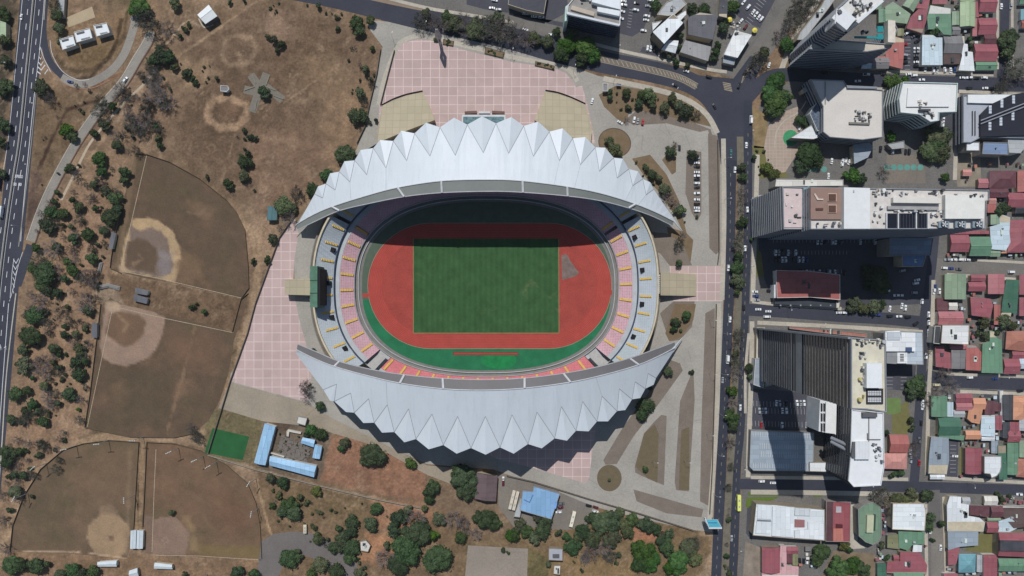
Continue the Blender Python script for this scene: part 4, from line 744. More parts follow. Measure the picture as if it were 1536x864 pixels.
def crescent(nm, white, band, Tp, Up, Vp, tips, ribs, up, bmat, seams):
    """white: inner edge of the white sheets, band: inner edge of the grey band, T/U: outer teeth and notches, V: inner ends of the folds"""
    W3 = lambda p, z: G(p[0], p[1], z)
    def on(curve, x):
        for i in range(len(curve)-1):
            if curve[i][0] <= x <= curve[i+1][0]: f = (x-curve[i][0])/(curve[i+1][0]-curve[i][0]+1e-9); return (x, curve[i][1]+(curve[i+1][1]-curve[i][1])*f)
        return curve[0] if x < curve[0][0] else curve[-1]
    wc = smooth(white, 6); bc = smooth(band, 6)
    zi = lambda x: ZB(x)+1.2
    top = MB(); n = len(Vp)
    left, right = tips
    def I(x):
        # matching point on the inner curve, fanned out like the real seams
        x0, x1 = white[0][0], white[-1][0]; f = (x-left[0])/(right[0]-left[0]); q = on(wc, x0+(x1-x0)*min(1, max(0, f))); return W3(q, zi(q[0]))
    def quad(a, b_, c_, d_): top.add([a, b_, c_, d_], [[0, 1, 2, 3]])
    def tri(a, b_, c_): top.add([a, b_, c_], [[0, 1, 2]])
    U = [W3(p, ZU(p[0])) for p in Up]; V = [W3(p, ZV(p[0])) for p in Vp]; T = [W3(p, ZT(p[0])) for p in Tp]
    Lt, Rt = W3(left, 6), W3(right, 6)
    def fan(a_img, b_img, A_, B_, k=3):
        """fill between the outer edge A_-B_ and the inner curve"""
        xs = [a_img+(b_img-a_img)*i/k for i in range(k+1)]; inner = [I(x) for x in xs]; outer = [A_.lerp(B_, i/k) for i in range(k+1)]
        for i in range(k): quad(outer[i], outer[i+1], inner[i+1], inner[i])
    fan(left[0], Up[0][0], Lt, U[0], 6)
    for i in range(n):
        fan(Up[i][0], Vp[i][0], U[i], V[i], 2); fan(Vp[i][0], Up[i+1][0], V[i], U[i+1], 2)
        tri(U[i], T[i], V[i]); tri(T[i], U[i+1], V[i])
    fan(Up[-1][0], right[0], U[-1], Rt, 6)
    # merge, orient upward, give it thickness
    me0 = mesh('tmp', top.v, top.f); bm = bmesh.new(); bm.from_mesh(me0); bmesh.ops.remove_doubles(bm, verts=bm.verts[:], dist=.01)
    for f in bm.faces:
        f.normal_update()
        if f.normal.z < 0: f.normal_flip()
    ret = bmesh.ops.extrude_face_region(bm, geom=bm.faces[:]); vsn = [g for g in ret['geom'] if isinstance(g, bmesh.types.BMVert)]
    old = [f for f in bm.faces if not any(v in set(vsn) for v in f.verts)]
    for v in vsn: v.co.z -= .9
    for f in [g for g in ret['geom'] if isinstance(g, bmesh.types.BMFace)]: f.normal_flip()
    me = bpy.data.meshes.new(nm); off = Vector(ST.location)
    for v in bm.verts: v.co -= off
    bm.to_mesh(me); bm.free(); bpy.data.meshes.remove(me0)
    ro = obj(nm, me, ROOFW, ST)
    # grey band: slopes from the white edge down to the pitch side edge
    mb = MB(); k = 60; A = []; B = []
    for i in range(k+1):
        f = i/k; a_ = on(wc, white[0][0]+(white[-1][0]-white[0][0])*f); b_ = on(bc, band[0][0]+(band[-1][0]-band[0][0])*f)
        A.append(W3(a_, zi(a_[0])+.05)); B.append(W3(b_, ZB(b_[0])-.6))
    m_ = k+1; v = A+B+[p-Vector((0, 0, 1.6)) for p in A]+[p-Vector((0, 0, 1.2)) for p in B]
    f = [[i, i+1, m_+i+1, m_+i] for i in range(k)]; f += [[m_+i, m_+i+1, 3*m_+i+1, 3*m_+i] for i in range(k)]+[[2*m_+i+1, 2*m_+i, 3*m_+i, 3*m_+i+1] for i in range(k)]+[[i+1, i, 2*m_+i, 2*m_+i+1] for i in range(k)]
    mb.add(v, f); bo = mb.build('grey_roof_band', bmat, ro); bo.location = (0, 0, 0)
    for a_, b_ in ribs:
        r = MB(); r.tube(W3(a_, zi(a_[0])+.5), W3(b_, ZB(b_[0])), .8); q = r.build('rib', WHITE, ro)
    # edge gutter of the band, light along the white sheets, dark at the pitch side
    r = MB()
    for i in range(k): r.tube(A[i]+Vector((0, 0, .2)), A[i+1]+Vector((0, 0, .2)), .35, n=4)
    r.build('edge_trim', WHITE, ro); r = MB()
    for i in range(k): r.tube(B[i], B[i+1], .4, n=4)
    r.build('edge_trim', plain('silver_edge', (176, 176, 180)), ro)
    for i in range(n):
        for a_, b_ in ((V[i], U[i]), (V[i], U[i+1])):
            r = MB(); r.tube(a_+Vector((0, 0, .12)), b_+Vector((0, 0, .12)), .16, n=4); r.build('fold_seam', SEAM, ro)
        if i in seams: r = MB(); r.tube(V[i]+Vector((0, 0, .15)), I(Vp[i][0])+Vector((0, 0, .15)), .12, n=4); r.build('roof_seam', plain('pale_seam', (170, 176, 182)), ro)
    return ro, T, U
for k_, kk in enumerate(('n',)):
    NT = P('477,279.5 495,260 516.5,242 541,225 570,210 602,196 639,184 681,176.5 723,174.5 767,175.5 807,182.5 844,192.5 878,205.5 908,221.5 934,238 957,257 975.5,273.5')
    NU = P('472,291 489,275.5 509,257.5 532,240.5 560,222 590,211.5 622,200 660,191 701,187 744,185 785.5,189 824,197.5 859,207.5 893,221 920.5,236.5 943,253.5 964,268.5 980.5,284')
    NV = P('484,297 503,285 525,273 550,262 579,252 610,241 645,234 683,233 725,229 763,230 800,234.5 839,241 870.5,247 899,257 925.5,267 949,278.5 969,292')
    roofN, TN, UN = crescent('roof', P('444,337 470,322 498,310 545,295 596,281.5 662,271.5 735,269.5 784,271.5 851,280 905,291 953,306 985,319 1010,331.5'), P('446,345 475,331 509,316 555,305 606,295 663,289 735,287 785,288.5 851,294 900,301 943,312 978,324 1009,339'), NT, NU, NV, ((440, 348), (1023.5, 347)),
        [((498, 310), (509, 316)), ((596, 281), (606, 295)), ((662, 271), (663, 289)), ((784, 271), (784.5, 288.5)), ((851, 280), (851.5, 294)), ((953, 306), (943, 312))], 1, BANDM, (2, 4, 12, 11, 15, 16))
    STp = P('495,601 519,618 545,634.5 573,649 606.5,663.5 643,674 685,680.5 728.5,682 770.5,680.5 812.5,672.5 850.5,661 883,647 912,632 938,615 960.5,597 980.5,577')
    SU = P('485,584.5 501.5,602 531.5,619 561.5,634 591.5,648 624,658.5 665,667.5 706.5,672 750,671 792,666 832,657.5 864,646 895.5,632 925.5,616.5 948,599 968,583 984,567')
    SV = P('505,576 526,589.5 553,598 581,607 613,613 648,621 686.5,624.5 728,624.5 768,622 805.5,618 842,609.5 874,602 903,594 929,583 952.5,572.5 972,560')
    roofS, TS, US = crescent('roof', P('445,524.5 470,537 501.5,549.5 550,563 600,574.5 665,583 725,585 787,582 855.5,573 910,561 958,547 990,533 1013,521'), P('446.5,516 478,529 509,542 556.5,554 606.5,562 664,567.5 728,569.5 787,567 845,560 893,551 945.5,537 982,524 1012,513'), STp, SU, SV, ((444, 530), (1025, 505)),
        [((501.5, 549.5), (509, 542)), ((600, 574.5), (606.5, 562)), ((665, 583), (664, 567.5)), ((787, 582), (787, 567)), ((855.5, 573), (845, 560)), ((958, 547), (945.5, 538))], -1, plain('dark_grey_roof_band', (108, 106, 108), .6, .06, .05, fine=.03), (3, 12))
# facade below the roofs: glazed wall following the notches, so the roofs do not float
for Us, sgn in ((UN, 1), (US, -1)):
    pts = [Vector((u.x*.985, u.y*.94 if sgn > 0 else u.y*.93, u.z)) for u in Us[1:-1]]
    for nm, z0f, z1f, mt, dy in (('facade', 0, .42, plain('facade_concrete', (128, 124, 118)), 0), ('facade_glass', .42, .93, glassy('facade_glass', (70, 84, 100)), 0)):
        mb = MB()
        for i in range(len(pts)-1): mb.add([(pts[i].x, pts[i].y, pts[i].z*z0f), (pts[i+1].x, pts[i+1].y, pts[i+1].z*z0f), (pts[i+1].x, pts[i+1].y, pts[i+1].z*z1f), (pts[i].x, pts[i].y, pts[i].z*z1f)], [[0, 1, 2, 3]])
        mb.build(nm, mt, ST)
    for i, u in enumerate(Us[2:-2]): mb = MB(); mb.tube((u.x*.985, u.y*.955, 0), (u.x, u.y, u.z-.8), .8, .5, 6); mb.build('column', plain('column_white', (200, 202, 206)), ST)
# north entrance box with glass roof, terraces (ramps) and footbridges
def hobj(name, pts, z0, z1, mat, parent=None, ph=None):
    """prism whose top the photo shows at these pixels"""
    q = [G(x, y, z1 if ph is None else ph) for x, y in pts]; mb = MB(); mb.prism([(p.x, p.y) for p in q], z0, z1); return mb.build(name, mat, parent)
for nm, pts, z1, mt in (('entrance_frame', '693,172 758,172 760,196 692,196', 9, WHITE), ('entrance_glass', '695,175 756,175 757,196 694,196', 9.3, glassy('teal_glass', (98, 124, 130))), ('entrance_canopy', '697,167 715,166 715,170 697,171', 9.6, plain('brown_canopy', (112, 88, 80))), ('entrance_canopy', '738,166 757,167 757,171 738,170', 9.6, plain('brown_canopy', (112, 88, 80))), ('entrance_canopy', '718,167 735,167 735,170 718,170', 9.5, WHITE)):
    hobj(nm, P(pts), 0, z1, mt, ST)
def terrace(pts, zs, name='ramp'):
    mb = MB(); v = [G(x, y, z) for (x, y), z in zip(pts, zs)]; n = len(v); b_ = [Vector((p.x, p.y, 0)) for p in v]
    mb.add(v+b_, [list(range(n)) if not mesh_flip(v, [list(range(n))]) else list(range(n))[::-1]]+[[i, (i+1) % n, n+(i+1) % n, n+i] for i in range(n)]); return mb.build(name, BEIGE, ST)
terrace(P('574,158 590,150 610,143 634,138 643,155 652,180 610,196 566,214 566,196'), [.6, .6, .6, .6, 3.5, 7, 7.5, 8, 4], 'access_ramp')
terrace(P('818,137 836,140 856,147 878,157 888,196 886,214 858,206 824,197 802,180 810,158'), [.6, .6, .6, .6, 4, 8, 8, 7.5, 7, 3.5], 'access_ramp')
for p_ in ('573,158 590,149 610,142 634,137', '818,136 836,139 856,146 878,156'):
    mb = MB(); c = smooth(P(p_))
    for i in range(len(c)-1):
        a, b_ = G(*c[i]), G(*c[i+1]); mb.prism([(a.x, a.y), (b_.x, b_.y), (b_.x, b_.y+.3), (a.x, a.y+.3)], 0, 1.5)
    mb.build('ramp_wall', plain('dark_wall', (50, 46, 46)), ST)
terrace(P('1044,411 991,409 991,443 1044,444'), [.8, 9, 9, .8], 'footbridge'); terrace(P('427,419 466,418 466,443 427,442'), [8, 8.5, 8.5, 8], 'footbridge')
hobj('gate_house', P('980,413 990,412 990,440 980,440'), 0, 14, WHITE, ST)
for k in range(9): hobj('gate_fin', P(f'981,{414+k*2.9} 991.5,{414+k*2.9} 991.5,{415+k*2.9} 981,{415+k*2.9}'), 14, 14.6, plain('grey_fin', (120, 124, 130)), ST)
SB = hobj('scoreboard', P('465,399 476,399 476,461 465,461'), 12, 34, plain('green_scoreboard', (88, 124, 104), .8, .2, .3), ST)
hobj('scoreboard_side', P('477,402 480,403 480,458 477,458'), 14, 33, plain('scoreboard_black', (26, 28, 34)), ST)
for y_ in (420, 439): hobj('scoreboard_joint', P(f'464.6,{y_} 476.4,{y_} 476.4,{y_+1.2} 464.6,{y_+1.2}'), 33.8, 34.3, plain('dark_joint', (54, 78, 66)), ST)
for x_, y_ in ((470, 404), (470, 430), (470, 456)): mb = MB(); p = G(x_, y_, 20); mb.tube((p.x, p.y, 0), (p.x, p.y, 12.2), .7); mb.build('scoreboard_post', GPAV, ST)
# ---------------------------------------------------------------- vehicles
CARCOL = {'white': (228, 230, 233), 'silver': (160, 164, 170), 'grey': (96, 100, 106), 'black': (30, 31, 36), 'red': (160, 36, 40), 'blue': (48, 70, 130), 'maroon': (96, 34, 44), 'teal': (70, 120, 124), 'cream': (226, 216, 180)}
PAINT = {}
def paintm(c):
    if c not in PAINT:
        m, t, b = nt(c+'_car_paint'); b.inputs['Base Color'].default_value = (*alb(CARCOL[c]), 1); b.inputs['Roughness'].default_value = .3; b.inputs['Coat Weight'].default_value = .4; PAINT[c] = m
    return PAINT[c]
CGL = plain('car_glass', (34, 38, 46), .15, .05, spec=.6); TYR = plain('tyre_rubber', (28, 28, 30)); LAMP = plain('lamp_glass', (210, 208, 200), .3)
CM = {}
def loft(secs):
    """secs: list of (x, half width bottom, z0, half width top, z1)"""
    v = []; f = []
    for x, w0, z0, w1, z1 in secs: v += [(x, -w0, z0), (x, -w0, (z0+z1)/2), (x, -w1, z1), (x, w1, z1), (x, w0, (z0+z1)/2), (x, w0, z0)]
    for i in range(len(secs)-1):
        a = 6*i; b_ = a+6
        for k in range(6): f.append([a+k, a+(k+1) % 6, b_+(k+1) % 6, b_+k][::-1])
    f += [[0, 1, 2, 3, 4, 5], [len(v)-6+k for k in (5, 4, 3, 2, 1, 0)]]; return v, f
def carmesh(kind, color):
    k = (kind, color)
    if k in CM: return CM[k]
    L, W, H, hb = {'car': (4.5, .9, 1.45, .88), 'suv': (4.7, .95, 1.75, 1.02), 'van': (5.4, 1.0, 2.2, 1.2), 'pickup': (5.3, .95, 1.75, 1.0)}[kind]; h = L/2
    bv, bf = loft([(-h, W*.82, .35, W*.7, hb*.86), (-h*.9, W, .28, W*.88, hb), (h*.5, W, .28, W*.88, hb), (h*.9, W*.96, .28, W*.8, hb*.86), (h, W*.78, .35, W*.66, hb*.7)])
    body = MB(); body.add(bv, bf)
    c0, c1 = {'car': (-h*.62, h*.38), 'suv': (-h*.9, h*.4), 'van': (-h*.93, h*.72), 'pickup': (-h*.15, h*.42)}[kind]
    r0, r1 = {'car': (-h*.42, h*.1), 'suv': (-h*.78, h*.12), 'van': (-h*.88, h*.42), 'pickup': (-h*.08, h*.14)}[kind]
    rv, rf = loft([(r0, W*.74, H-.06, W*.66, H), (r1, W*.74, H-.06, W*.66, H)]); body.add(rv, rf)
    if kind == 'pickup': bv2, bf2 = loft([(-h*.88, W*.75, hb, W*.75, hb+.02), (-h*.2, W*.75, hb, W*.75, hb+.02)])
    gl = MB(); gv, gf = loft([(c0, W*.86, hb-.03, W*.84, hb), (r0, W*.84, hb-.03, W*.72, H-.05), (r1, W*.84, hb-.03, W*.72, H-.05), (c1, W*.86, hb-.03, W*.84, hb)]); gl.add(gv, gf)
    wh = MB(); wh.tube((0, -.11, 0), (0, .11, 0), .33, n=10)
    hd = MB(); hd.box(-.06, -.16, -.07, .06, .16, .07)
    CM[k] = [(mesh('body', body.v, body.f), paintm(color)), (mesh('window_glass', gl.v, gl.f), CGL), (mesh('wheel', wh.v, wh.f), TYR), (mesh('headlight', hd.v, hd.f), LAMP), L, W]
    for me, mt in CM[k][:4]: me.materials.append(mt)
    if kind == 'pickup': bed = mesh('cargo_bed', bv2, bf2); bed.materials.append(TYR); CM[k].append(bed)
    return CM[k]
NAMES = {'car': 'car', 'suv': 'off_road_car', 'van': 'van', 'pickup': 'pickup_truck'}
CARS = []
def car(x, y, ang, color='white', kind='car', label=None, group='cars driving on the roads', z=.09, sc=1.0):
    """ang: heading in degrees, 0 = photo right, 90 = photo up"""
    b_, g_, w_, h_, L, W = carmesh(kind, color)[:6]; p = G(x, y); r = empty(NAMES[kind], (p.x, p.y, z), R(ang)); r.scale = (sc,)*3
    obj('body', b_[0], None, r); obj('window_glass', g_[0], None, r)
    for sx in (-.62, .62):
        for sy in (-1, 1): obj('wheel', w_[0], None, r, (sx*L/2, sy*(W-.1), .33))
    for sy in (-1, 1): obj('headlight', h_[0], None, r, (L/2-.06, sy*W*.5, .62))
    if kind == 'pickup': obj('cargo_bed', carmesh(kind, color)[6], None, r)
    head = f"{color} {'car' if kind == 'car' else NAMES[kind].replace('_', ' ')}"
    tag(r, label or where(x, y, head), {'suv': 'car', 'pickup': 'pickup truck'}.get(kind, kind), group); CARS.append((x, y)); return r
def row(pts, ang, cols, desc, group, kinds='car suv'):
    """pts in order; desc is the row's place; every car is counted along the row"""
    ORD = 'first second third fourth fifth sixth seventh eighth ninth tenth eleventh twelfth thirteenth fourteenth fifteenth sixteenth'.split()
    for i, (x, y) in enumerate(pts):
        c_ = cols[i % len(cols)]; k = kinds.split()[(i*7+len(pts)) % len(kinds.split())]
        car(x, y, ang+random.uniform(-3, 3)+(180 if random.random() < .3 else 0), c_, k, f"{c_} car, {ORD[i]} {desc}", group)
W_, D_, S_, G_ = 'white', 'black', 'silver', 'grey'
for x, y, a, c, k in [(33, 26, 262, W_, 'car'), (10.5, 267, 262, D_, 'car'), (106, 123, 350, 'blue', 'car'), (189, 120, 55, W_, 'suv'), (1029, 107, 345, W_, 'car'), (1063, 116, 345, D_, 'suv'), (1012, 128, 160, D_, 'car'), (1071, 160, 120, D_, 'car'),
    (1117, 109, 60, D_, 'car'), (1108, 129, 70, D_, 'suv'), (1096, 229, 268, 'teal', 'car'), (1102, 255, 268, W_, 'suv'), (1119, 218, 88, W_, 'car'), (1120.5, 315, 88, W_, 'suv'), (1117, 373, 88, W_, 'suv'), (1092, 402, 268, W_, 'suv'), (1094.5, 479, 268, W_, 'suv'), (1115, 461, 95, D_, 'suv'),
    (1083.5, 570, 268, S_, 'car'), (1110, 611, 88, W_, 'car'), (1097, 807, 88, S_, 'car'), (827, 53, 345, W_, 'car'), (788, 45, 345, W_, 'car'), (1153, 98, 75, W_, 'car'), (1238, 109, 0, D_, 'car'), (1299, 112, 0, W_, 'pickup'), (1325, 112, 0, D_, 'car'), (1286, 122, 180, W_, 'car'),
    (1382, 120, 180, W_, 'car'), (1142, 721.5, 0, W_, 'suv'), (1159, 724, 0, W_, 'car'), (1528, 741, 180, W_, 'suv'), (1137, 464, 0, W_, 'car'), (1152, 467, 0, W_, 'car'), (1373, 485.5, 30, D_, 'suv'), (1388, 534, 88, W_, 'suv'), (1381, 634, 88, D_, 'car'), (1516, 408, 0, W_, 'van'), (1404, 577, 2, 'cream', 'van'),
    (1410, 821, 85, W_, 'car'), (1395, 796, 80, W_, 'car'), (1019, 222, 90, D_, 'car'), (888, 152, 75, W_, 'car')]: car(x, y, a, c, k)
car(1126, 180, 88, W_, 'van', sc=1.15); car(1091, 539, 268, W_, 'van', sc=1.2); car(1150, 475, 0, W_, 'van'); car(930, 184, 330, W_, 'car')
row([(951, 180), (956.5, 182), (964, 184)], 80, [W_, S_, 'red'], 'from the left of the three on the north gravel lot', 'three cars on the north gravel lot')
row([(1045, y) for y in (237, 244.5, 250, 258.5, 264, 269.5, 275, 281.5, 290, 299.5, 306, 312, 316.5)], 0, [S_, W_, D_, W_, W_, D_, W_, D_, W_, W_, D_, W_, W_], 'from the top in the line right of the north roof', 'cars parked in line in the stadium car park')
row([(x, 385-22.5) for x in (1226, 1231.5, 1236.5, 1248, 1252.5, 1261, 1290, 1312)], 90, [W_, S_, D_, W_, W_, G_, W_, W_], 'from the left in the top shaded row below the long white tower', 'cars in the shaded car park')
row([(x, 379) for x in (1163, 1168, 1173, 1182, 1193)], 90, [W_, S_, D_, W_, W_], 'from the left in the second shaded row below the long white tower', 'cars in the shaded car park')
row([(x, 389.5) for x in (1163, 1168, 1173, 1178, 1190, 1198, 1204, 1210)], 90, [D_, D_, W_, W_, D_, W_, W_, 'blue'], 'from the left in the third shaded row below the long white tower', 'cars in the shaded car park')
row([(x, 409) for x in (1210, 1215, 1220, 1224.5, 1229, 1243.5, 1252, 1267)], 90, [W_, S_, S_, D_, W_, W_, W_, D_], 'from the left just above the red market hall', 'cars in the shaded car park')
row([(1353, 406), (1375, 420), (1373, 425)], 10, [S_, W_, W_], 'from the left in the shade below the blue-grey annex', 'cars in the lower shaded yard')
row([(1330, 436), (1344, 443), (1350, 443), (1371, 439)], 0, [W_, W_, W_, S_], 'from the left in the dark yard above the street corner', 'cars in the corner yard')
row([(1352, 459), (1357, 462), (1334, 463), (1382, 452)], 80, [W_, W_, W_, W_], 'in the narrow lot above the street corner', 'cars in the corner lot')
row([(1334, 474), (1348, 474.5), (1361, 475.5)], 0, [D_, W_, D_], 'from the left at the kerb above the twin-block office', 'cars at the kerb above the office')
row([(1258, 469), (1266, 469), (1310, 471), (1316, 472)], 0, [W_, W_, 'blue', 'blue'], 'from the left at the kerb below the red market hall', 'cars at the kerb under the trees')
row([(1132, 437.5), (1133, 444), (1135, 450), (1154, 436)], 0, ['red' if 0 else W_, 'blue', S_, D_], 'in the corner lot left of the red market hall', 'cars left of the market hall')
row([(1392, y) for y in (472, 478.5, 483.5, 491, 498, 504, 510)], 88, [W_, D_, W_, D_, W_, W_, S_], 'from the top at the kerb right of the twin-block office', 'cars at the kerb of the cross street')
row([(1400, 437), (1402, 431), (1408, 437)], 85, [W_, 'blue', W_], 'near the corner left of the pale green roof', 'cars near the green roof')
row([(x, 389.5) for x in (1420, 1430, 1440, 1450.5, 1460.5)], 0, [S_, W_, W_, W_, D_], 'from the left on the upper kerb of the upper right street', 'cars on the upper kerb')
row([(1416, 402), (1426, 402.5), (1437.5, 403.5)], 0, [W_, 'blue', G_], 'from the left on the lower kerb of the upper right street', 'cars on the lower kerb')
row([(1454, 566), (1492, 567.5), (1529, 586)], 0, [W_, 'blue', D_], 'from the left on the street with the orange roofs', 'cars on the orange roof street')
row([(1443, 117), (1453, 117), (1464, 117.5), (1476, 117)], 0, [W_, W_, D_, W_], 'from the left on the upper kerb of the top right street', 'cars on the top right street')
row([(1453, 132.5), (1477, 132.5), (1487, 133)], 0, [D_, W_, D_], 'from the left on the lower kerb of the top right street', 'cars on the lower side of the top right street')
row([(1374, y) for y in (73, 78.5, 84, 89, 93.5, 99.5)], 0, [W_, S_, G_, D_, W_, D_], 'from the top in the lot left of the pale blue roof', 'cars in the lot by the pale blue roof')
row([(1356.5, y) for y in (67, 83, 88, 94)], 0, ['red', S_, D_, D_], 'from the top along the red roofs', 'cars along the red roofs')
row([(1360, 50), (1370, 55), (1375, 62)], 30, [W_, G_, D_], 'from the left in the shade of the red house', 'cars in the shade of the red house')
row([(1387, 104), (1399, 106), (1405, 105), (1416, 105), (1425, 106), (1431, 105)], 90, [W_, W_, W_, W_, W_, 'blue'], 'from the left below the pale blue and grey roofs', 'cars below the pale blue roof')
row([(1362, 111.5), (1371, 113.5)], 8, [W_, W_], 'from the left beside the round roadside tree', 'cars beside the roadside tree')
row([(1501, 10), (1515, 10), (1498, 80), (1513, 95)], 85, [W_, S_, D_, W_], 'on the tree-lined street at the top right', 'cars on the tree-lined street')
row([(1198, 192), (1247, 242), (1338, 227), (1358, 228), (1363, 228), (1242, 264), (1320, 224)], 85, [W_, W_, W_, D_, D_, W_, D_], 'in the yards between the offices', 'cars between the offices')
row([(1263, 242), (1268, 241), (1273, 243), (1263, 246)], 70, [W_, W_, W_, W_], 'in the cluster below the beige-roofed office', 'cars below the beige office')
row([(1414, 176), (1414, 182), (1413, 187)], 88, [W_, W_, W_], 'from the top behind the white hip-roofed office', 'cars behind the white office')
row([(x, 604.5) for x in (1164, 1169, 1179, 1195, 1200.5, 1205.5)], 90, [W_, S_, D_, W_, S_, W_], 'from the left in the top row below the striped tower', 'cars in the car park below the striped tower')
row([(x, 616) for x in (1138.5, 1143.5, 1148, 1173, 1179)], 90, [S_, S_, W_, W_, W_], 'from the left in the middle row below the striped tower', 'cars in the car park below the striped tower')
row([(x, 637.5) for x in (1141.5, 1172.5, 1209.5, 1215.5)], 90, ['red', W_, W_, S_], 'from the left in the bottom row below the striped tower', 'cars in the car park below the striped tower')
row([(1198.5, 700), (1203.5, 700)], 90, [W_, S_], 'from the left on the shaded parking deck', 'cars on the parking deck')
row([(1365, 678), (1365, 684), (1365, 690)], 88, [W_, S_, S_], 'from the top beside the red roofs at the street bend', 'cars by the street bend')
row([(1378, 694), (1378, 660)], 88, ['red', G_], 'at the right kerb of the street bend', 'cars on the right kerb of the bend')
row([(1432, 684), (1481, 676)], 0, [W_, W_], 'from the left in the yards beside the curved white roof', 'cars in the lower right yards')
row([(1383, 604), (1383, 610)], 80, [W_, W_], 'at the kerb left of the green house', 'cars by the green house')
row([(1209.5, 841), (1205, 841), (1199, 841)], 90, [W_, D_, D_], 'in the walled yard below the warehouse', 'cars in the walled yard')
row([(842, 755), (841, 761), (838, 767.5)], 5, [G_, 'maroon', W_], 'from the top on the right of the blue-roofed hall', 'cars beside the blue hall')
row([(883, 758), (893, 760.5), (893, 766.5), (889, 772), (885.5, 775.5)], -15, [D_, 'maroon', W_, D_, W_], 'in the service yard corner by the trees', 'cars in the service yard corner')
row([(755, 719), (755, 724)], 90, [W_, 'maroon'], 'from the top right of the brown roof', 'cars by the brown roof')
row([(783, 9), (794, 1), (794.5, 5), (788, 20.5), (801, 25), (811.5, 26)], 0, [W_, W_, W_, W_, W_, W_], 'around the roof of the top parking block', 'cars at the top parking block')
row([(814-k*1.6, 0+3.9*k) for k in range(5)], -12, [W_, W_, W_, W_, S_], 'from the top in the dense row of the top parking block', 'cars in the dense roof row')
row([(742, 1), (738, 12.5), (748, 15)], -8, [W_, W_, S_], 'in the shaded lot at the top edge', 'cars in the shaded top lot')
row([(935, 2), (936, 8), (933, 17.5), (931, 28)], -12, [W_, W_, W_, W_], 'from the top beside the glass office', 'cars beside the glass office')
row([(955, 5), (953.5, 15.5)], -8, [D_, W_], 'in the middle of the top lot', 'cars in the middle of the top lot')
row([(976, 1.5), (972, 9.5), (970, 24.5), (969, 30.5), (965, 46.5)], -8, [W_, S_, W_, W_, W_], 'from the top in the row left of the rotated roof', 'cars left of the rotated roof')
row([(971, 73), (976, 73.5), (982, 74)], 80, [W_, W_, D_], 'from the left in front of the rotated roof', 'cars in front of the rotated roof')
row([(1115, 4), (1122, 11), (1129.5, 18.5), (1133.5, 22), (1137.5, 26), (1141.5, 29)], 55, [W_, W_, W_, W_, W_, W_], 'from the upper left in the slanted top lot', 'cars in the slanted top lot')
row([(1111, 32), (1118, 41)], 50, [W_, 'maroon'], 'by the yellow parasols', 'cars by the parasols')
# buses and trucks
def bus(name, x, y, ang, L, W, H, mat, label, cat, wins=True):
    p = G(x, y); r = empty(name, (p.x, p.y, .09), R(ang)); h = L/2
    def part(nm, mb, m_): me = mesh(nm, mb.v, mb.f); o = obj(nm, me, m_, r); return o
    b_ = MB(); v, f = loft([(-h, W*.46, .4, W*.42, H-.1), (-h+.3, W/2, .35, W*.47, H), (h-.4, W/2, .35, W*.47, H), (h, W*.45, .4, W*.4, H-.2)]); b_.add(v, f); part('body', b_, mat)
    if wins:
        for s_ in (-1, 1): q = MB(); q.box(-h+.8, s_*(W/2+.02)-.03, 1.5, h-1, s_*(W/2+.02)+.03, 2.3); part('window', q, CGL)
    q = MB(); q.box(h-.1, -W*.4, 1.3, h+.04, W*.4, 2.3); part('windscreen', q, CGL)
    for dx in (-h*.45, h*.3): q = MB(); q.box(dx-.7, -.5, H, dx+.7, .5, H+.22); part('roof_vent', q, plain('roof_vent_grey', (170, 172, 170)))
    for dx in (-h*.6, h*.6):
        for s_ in (-1, 1): q = MB(); q.tube((dx, s_*W*.47-.15, .48), (dx, s_*W*.47+.15, .48), .48, n=10); part('wheel', q, TYR)
    tag(r, label, cat); return r
bus('bus', 1107, 753, 90, 12, 2.7, 3.1, plain('yellow_green_bus_paint', (222, 226, 120), .5, .04), 'long yellow-green city bus at the kerb of the avenue', 'bus')
bus('lorry', 3.5, 318, 262, 8.4, 2.6, 3.2, plain('white_lorry_paint', (226, 230, 232), .5, .05), 'white box lorry driving at the left edge of the highway', 'lorry', False)
bus('trailer', 768, 748, 76, 14.6, 2.4, 3.4, plain('cream_trailer', (206, 196, 180), .6, .1), 'left one of two long cream trailers parked side by side', 'trailer', False)
bus('trailer', 773.5, 749.5, 76, 14.4, 2.4, 3.4, plain('cream_trailer', (206, 196, 180), .6, .1), 'right one of two long cream trailers, beside the blue-roofed hall', 'trailer', False)
bus('bus', 858.5, 777, 76, 12, 2.7, 3.1, plain('cream_bus_paint', (224, 216, 198), .5, .06), 'long cream bus parked beside the trees right of the blue hall', 'bus')
bus('lorry', 459, 792, 90, 6.6, 2.5, 2.8, plain('cream_lorry_paint', (206, 196, 172), .6, .12), 'small cream lorry parked at the end of the service road', 'lorry', False)
bus('lorry', 0.5, 276, 262, 8, 2.5, 3, plain('dark_blue_paint', (36, 42, 78), .4, .1), 'dark blue lorry at the left photo edge beside a black car', 'lorry', False)
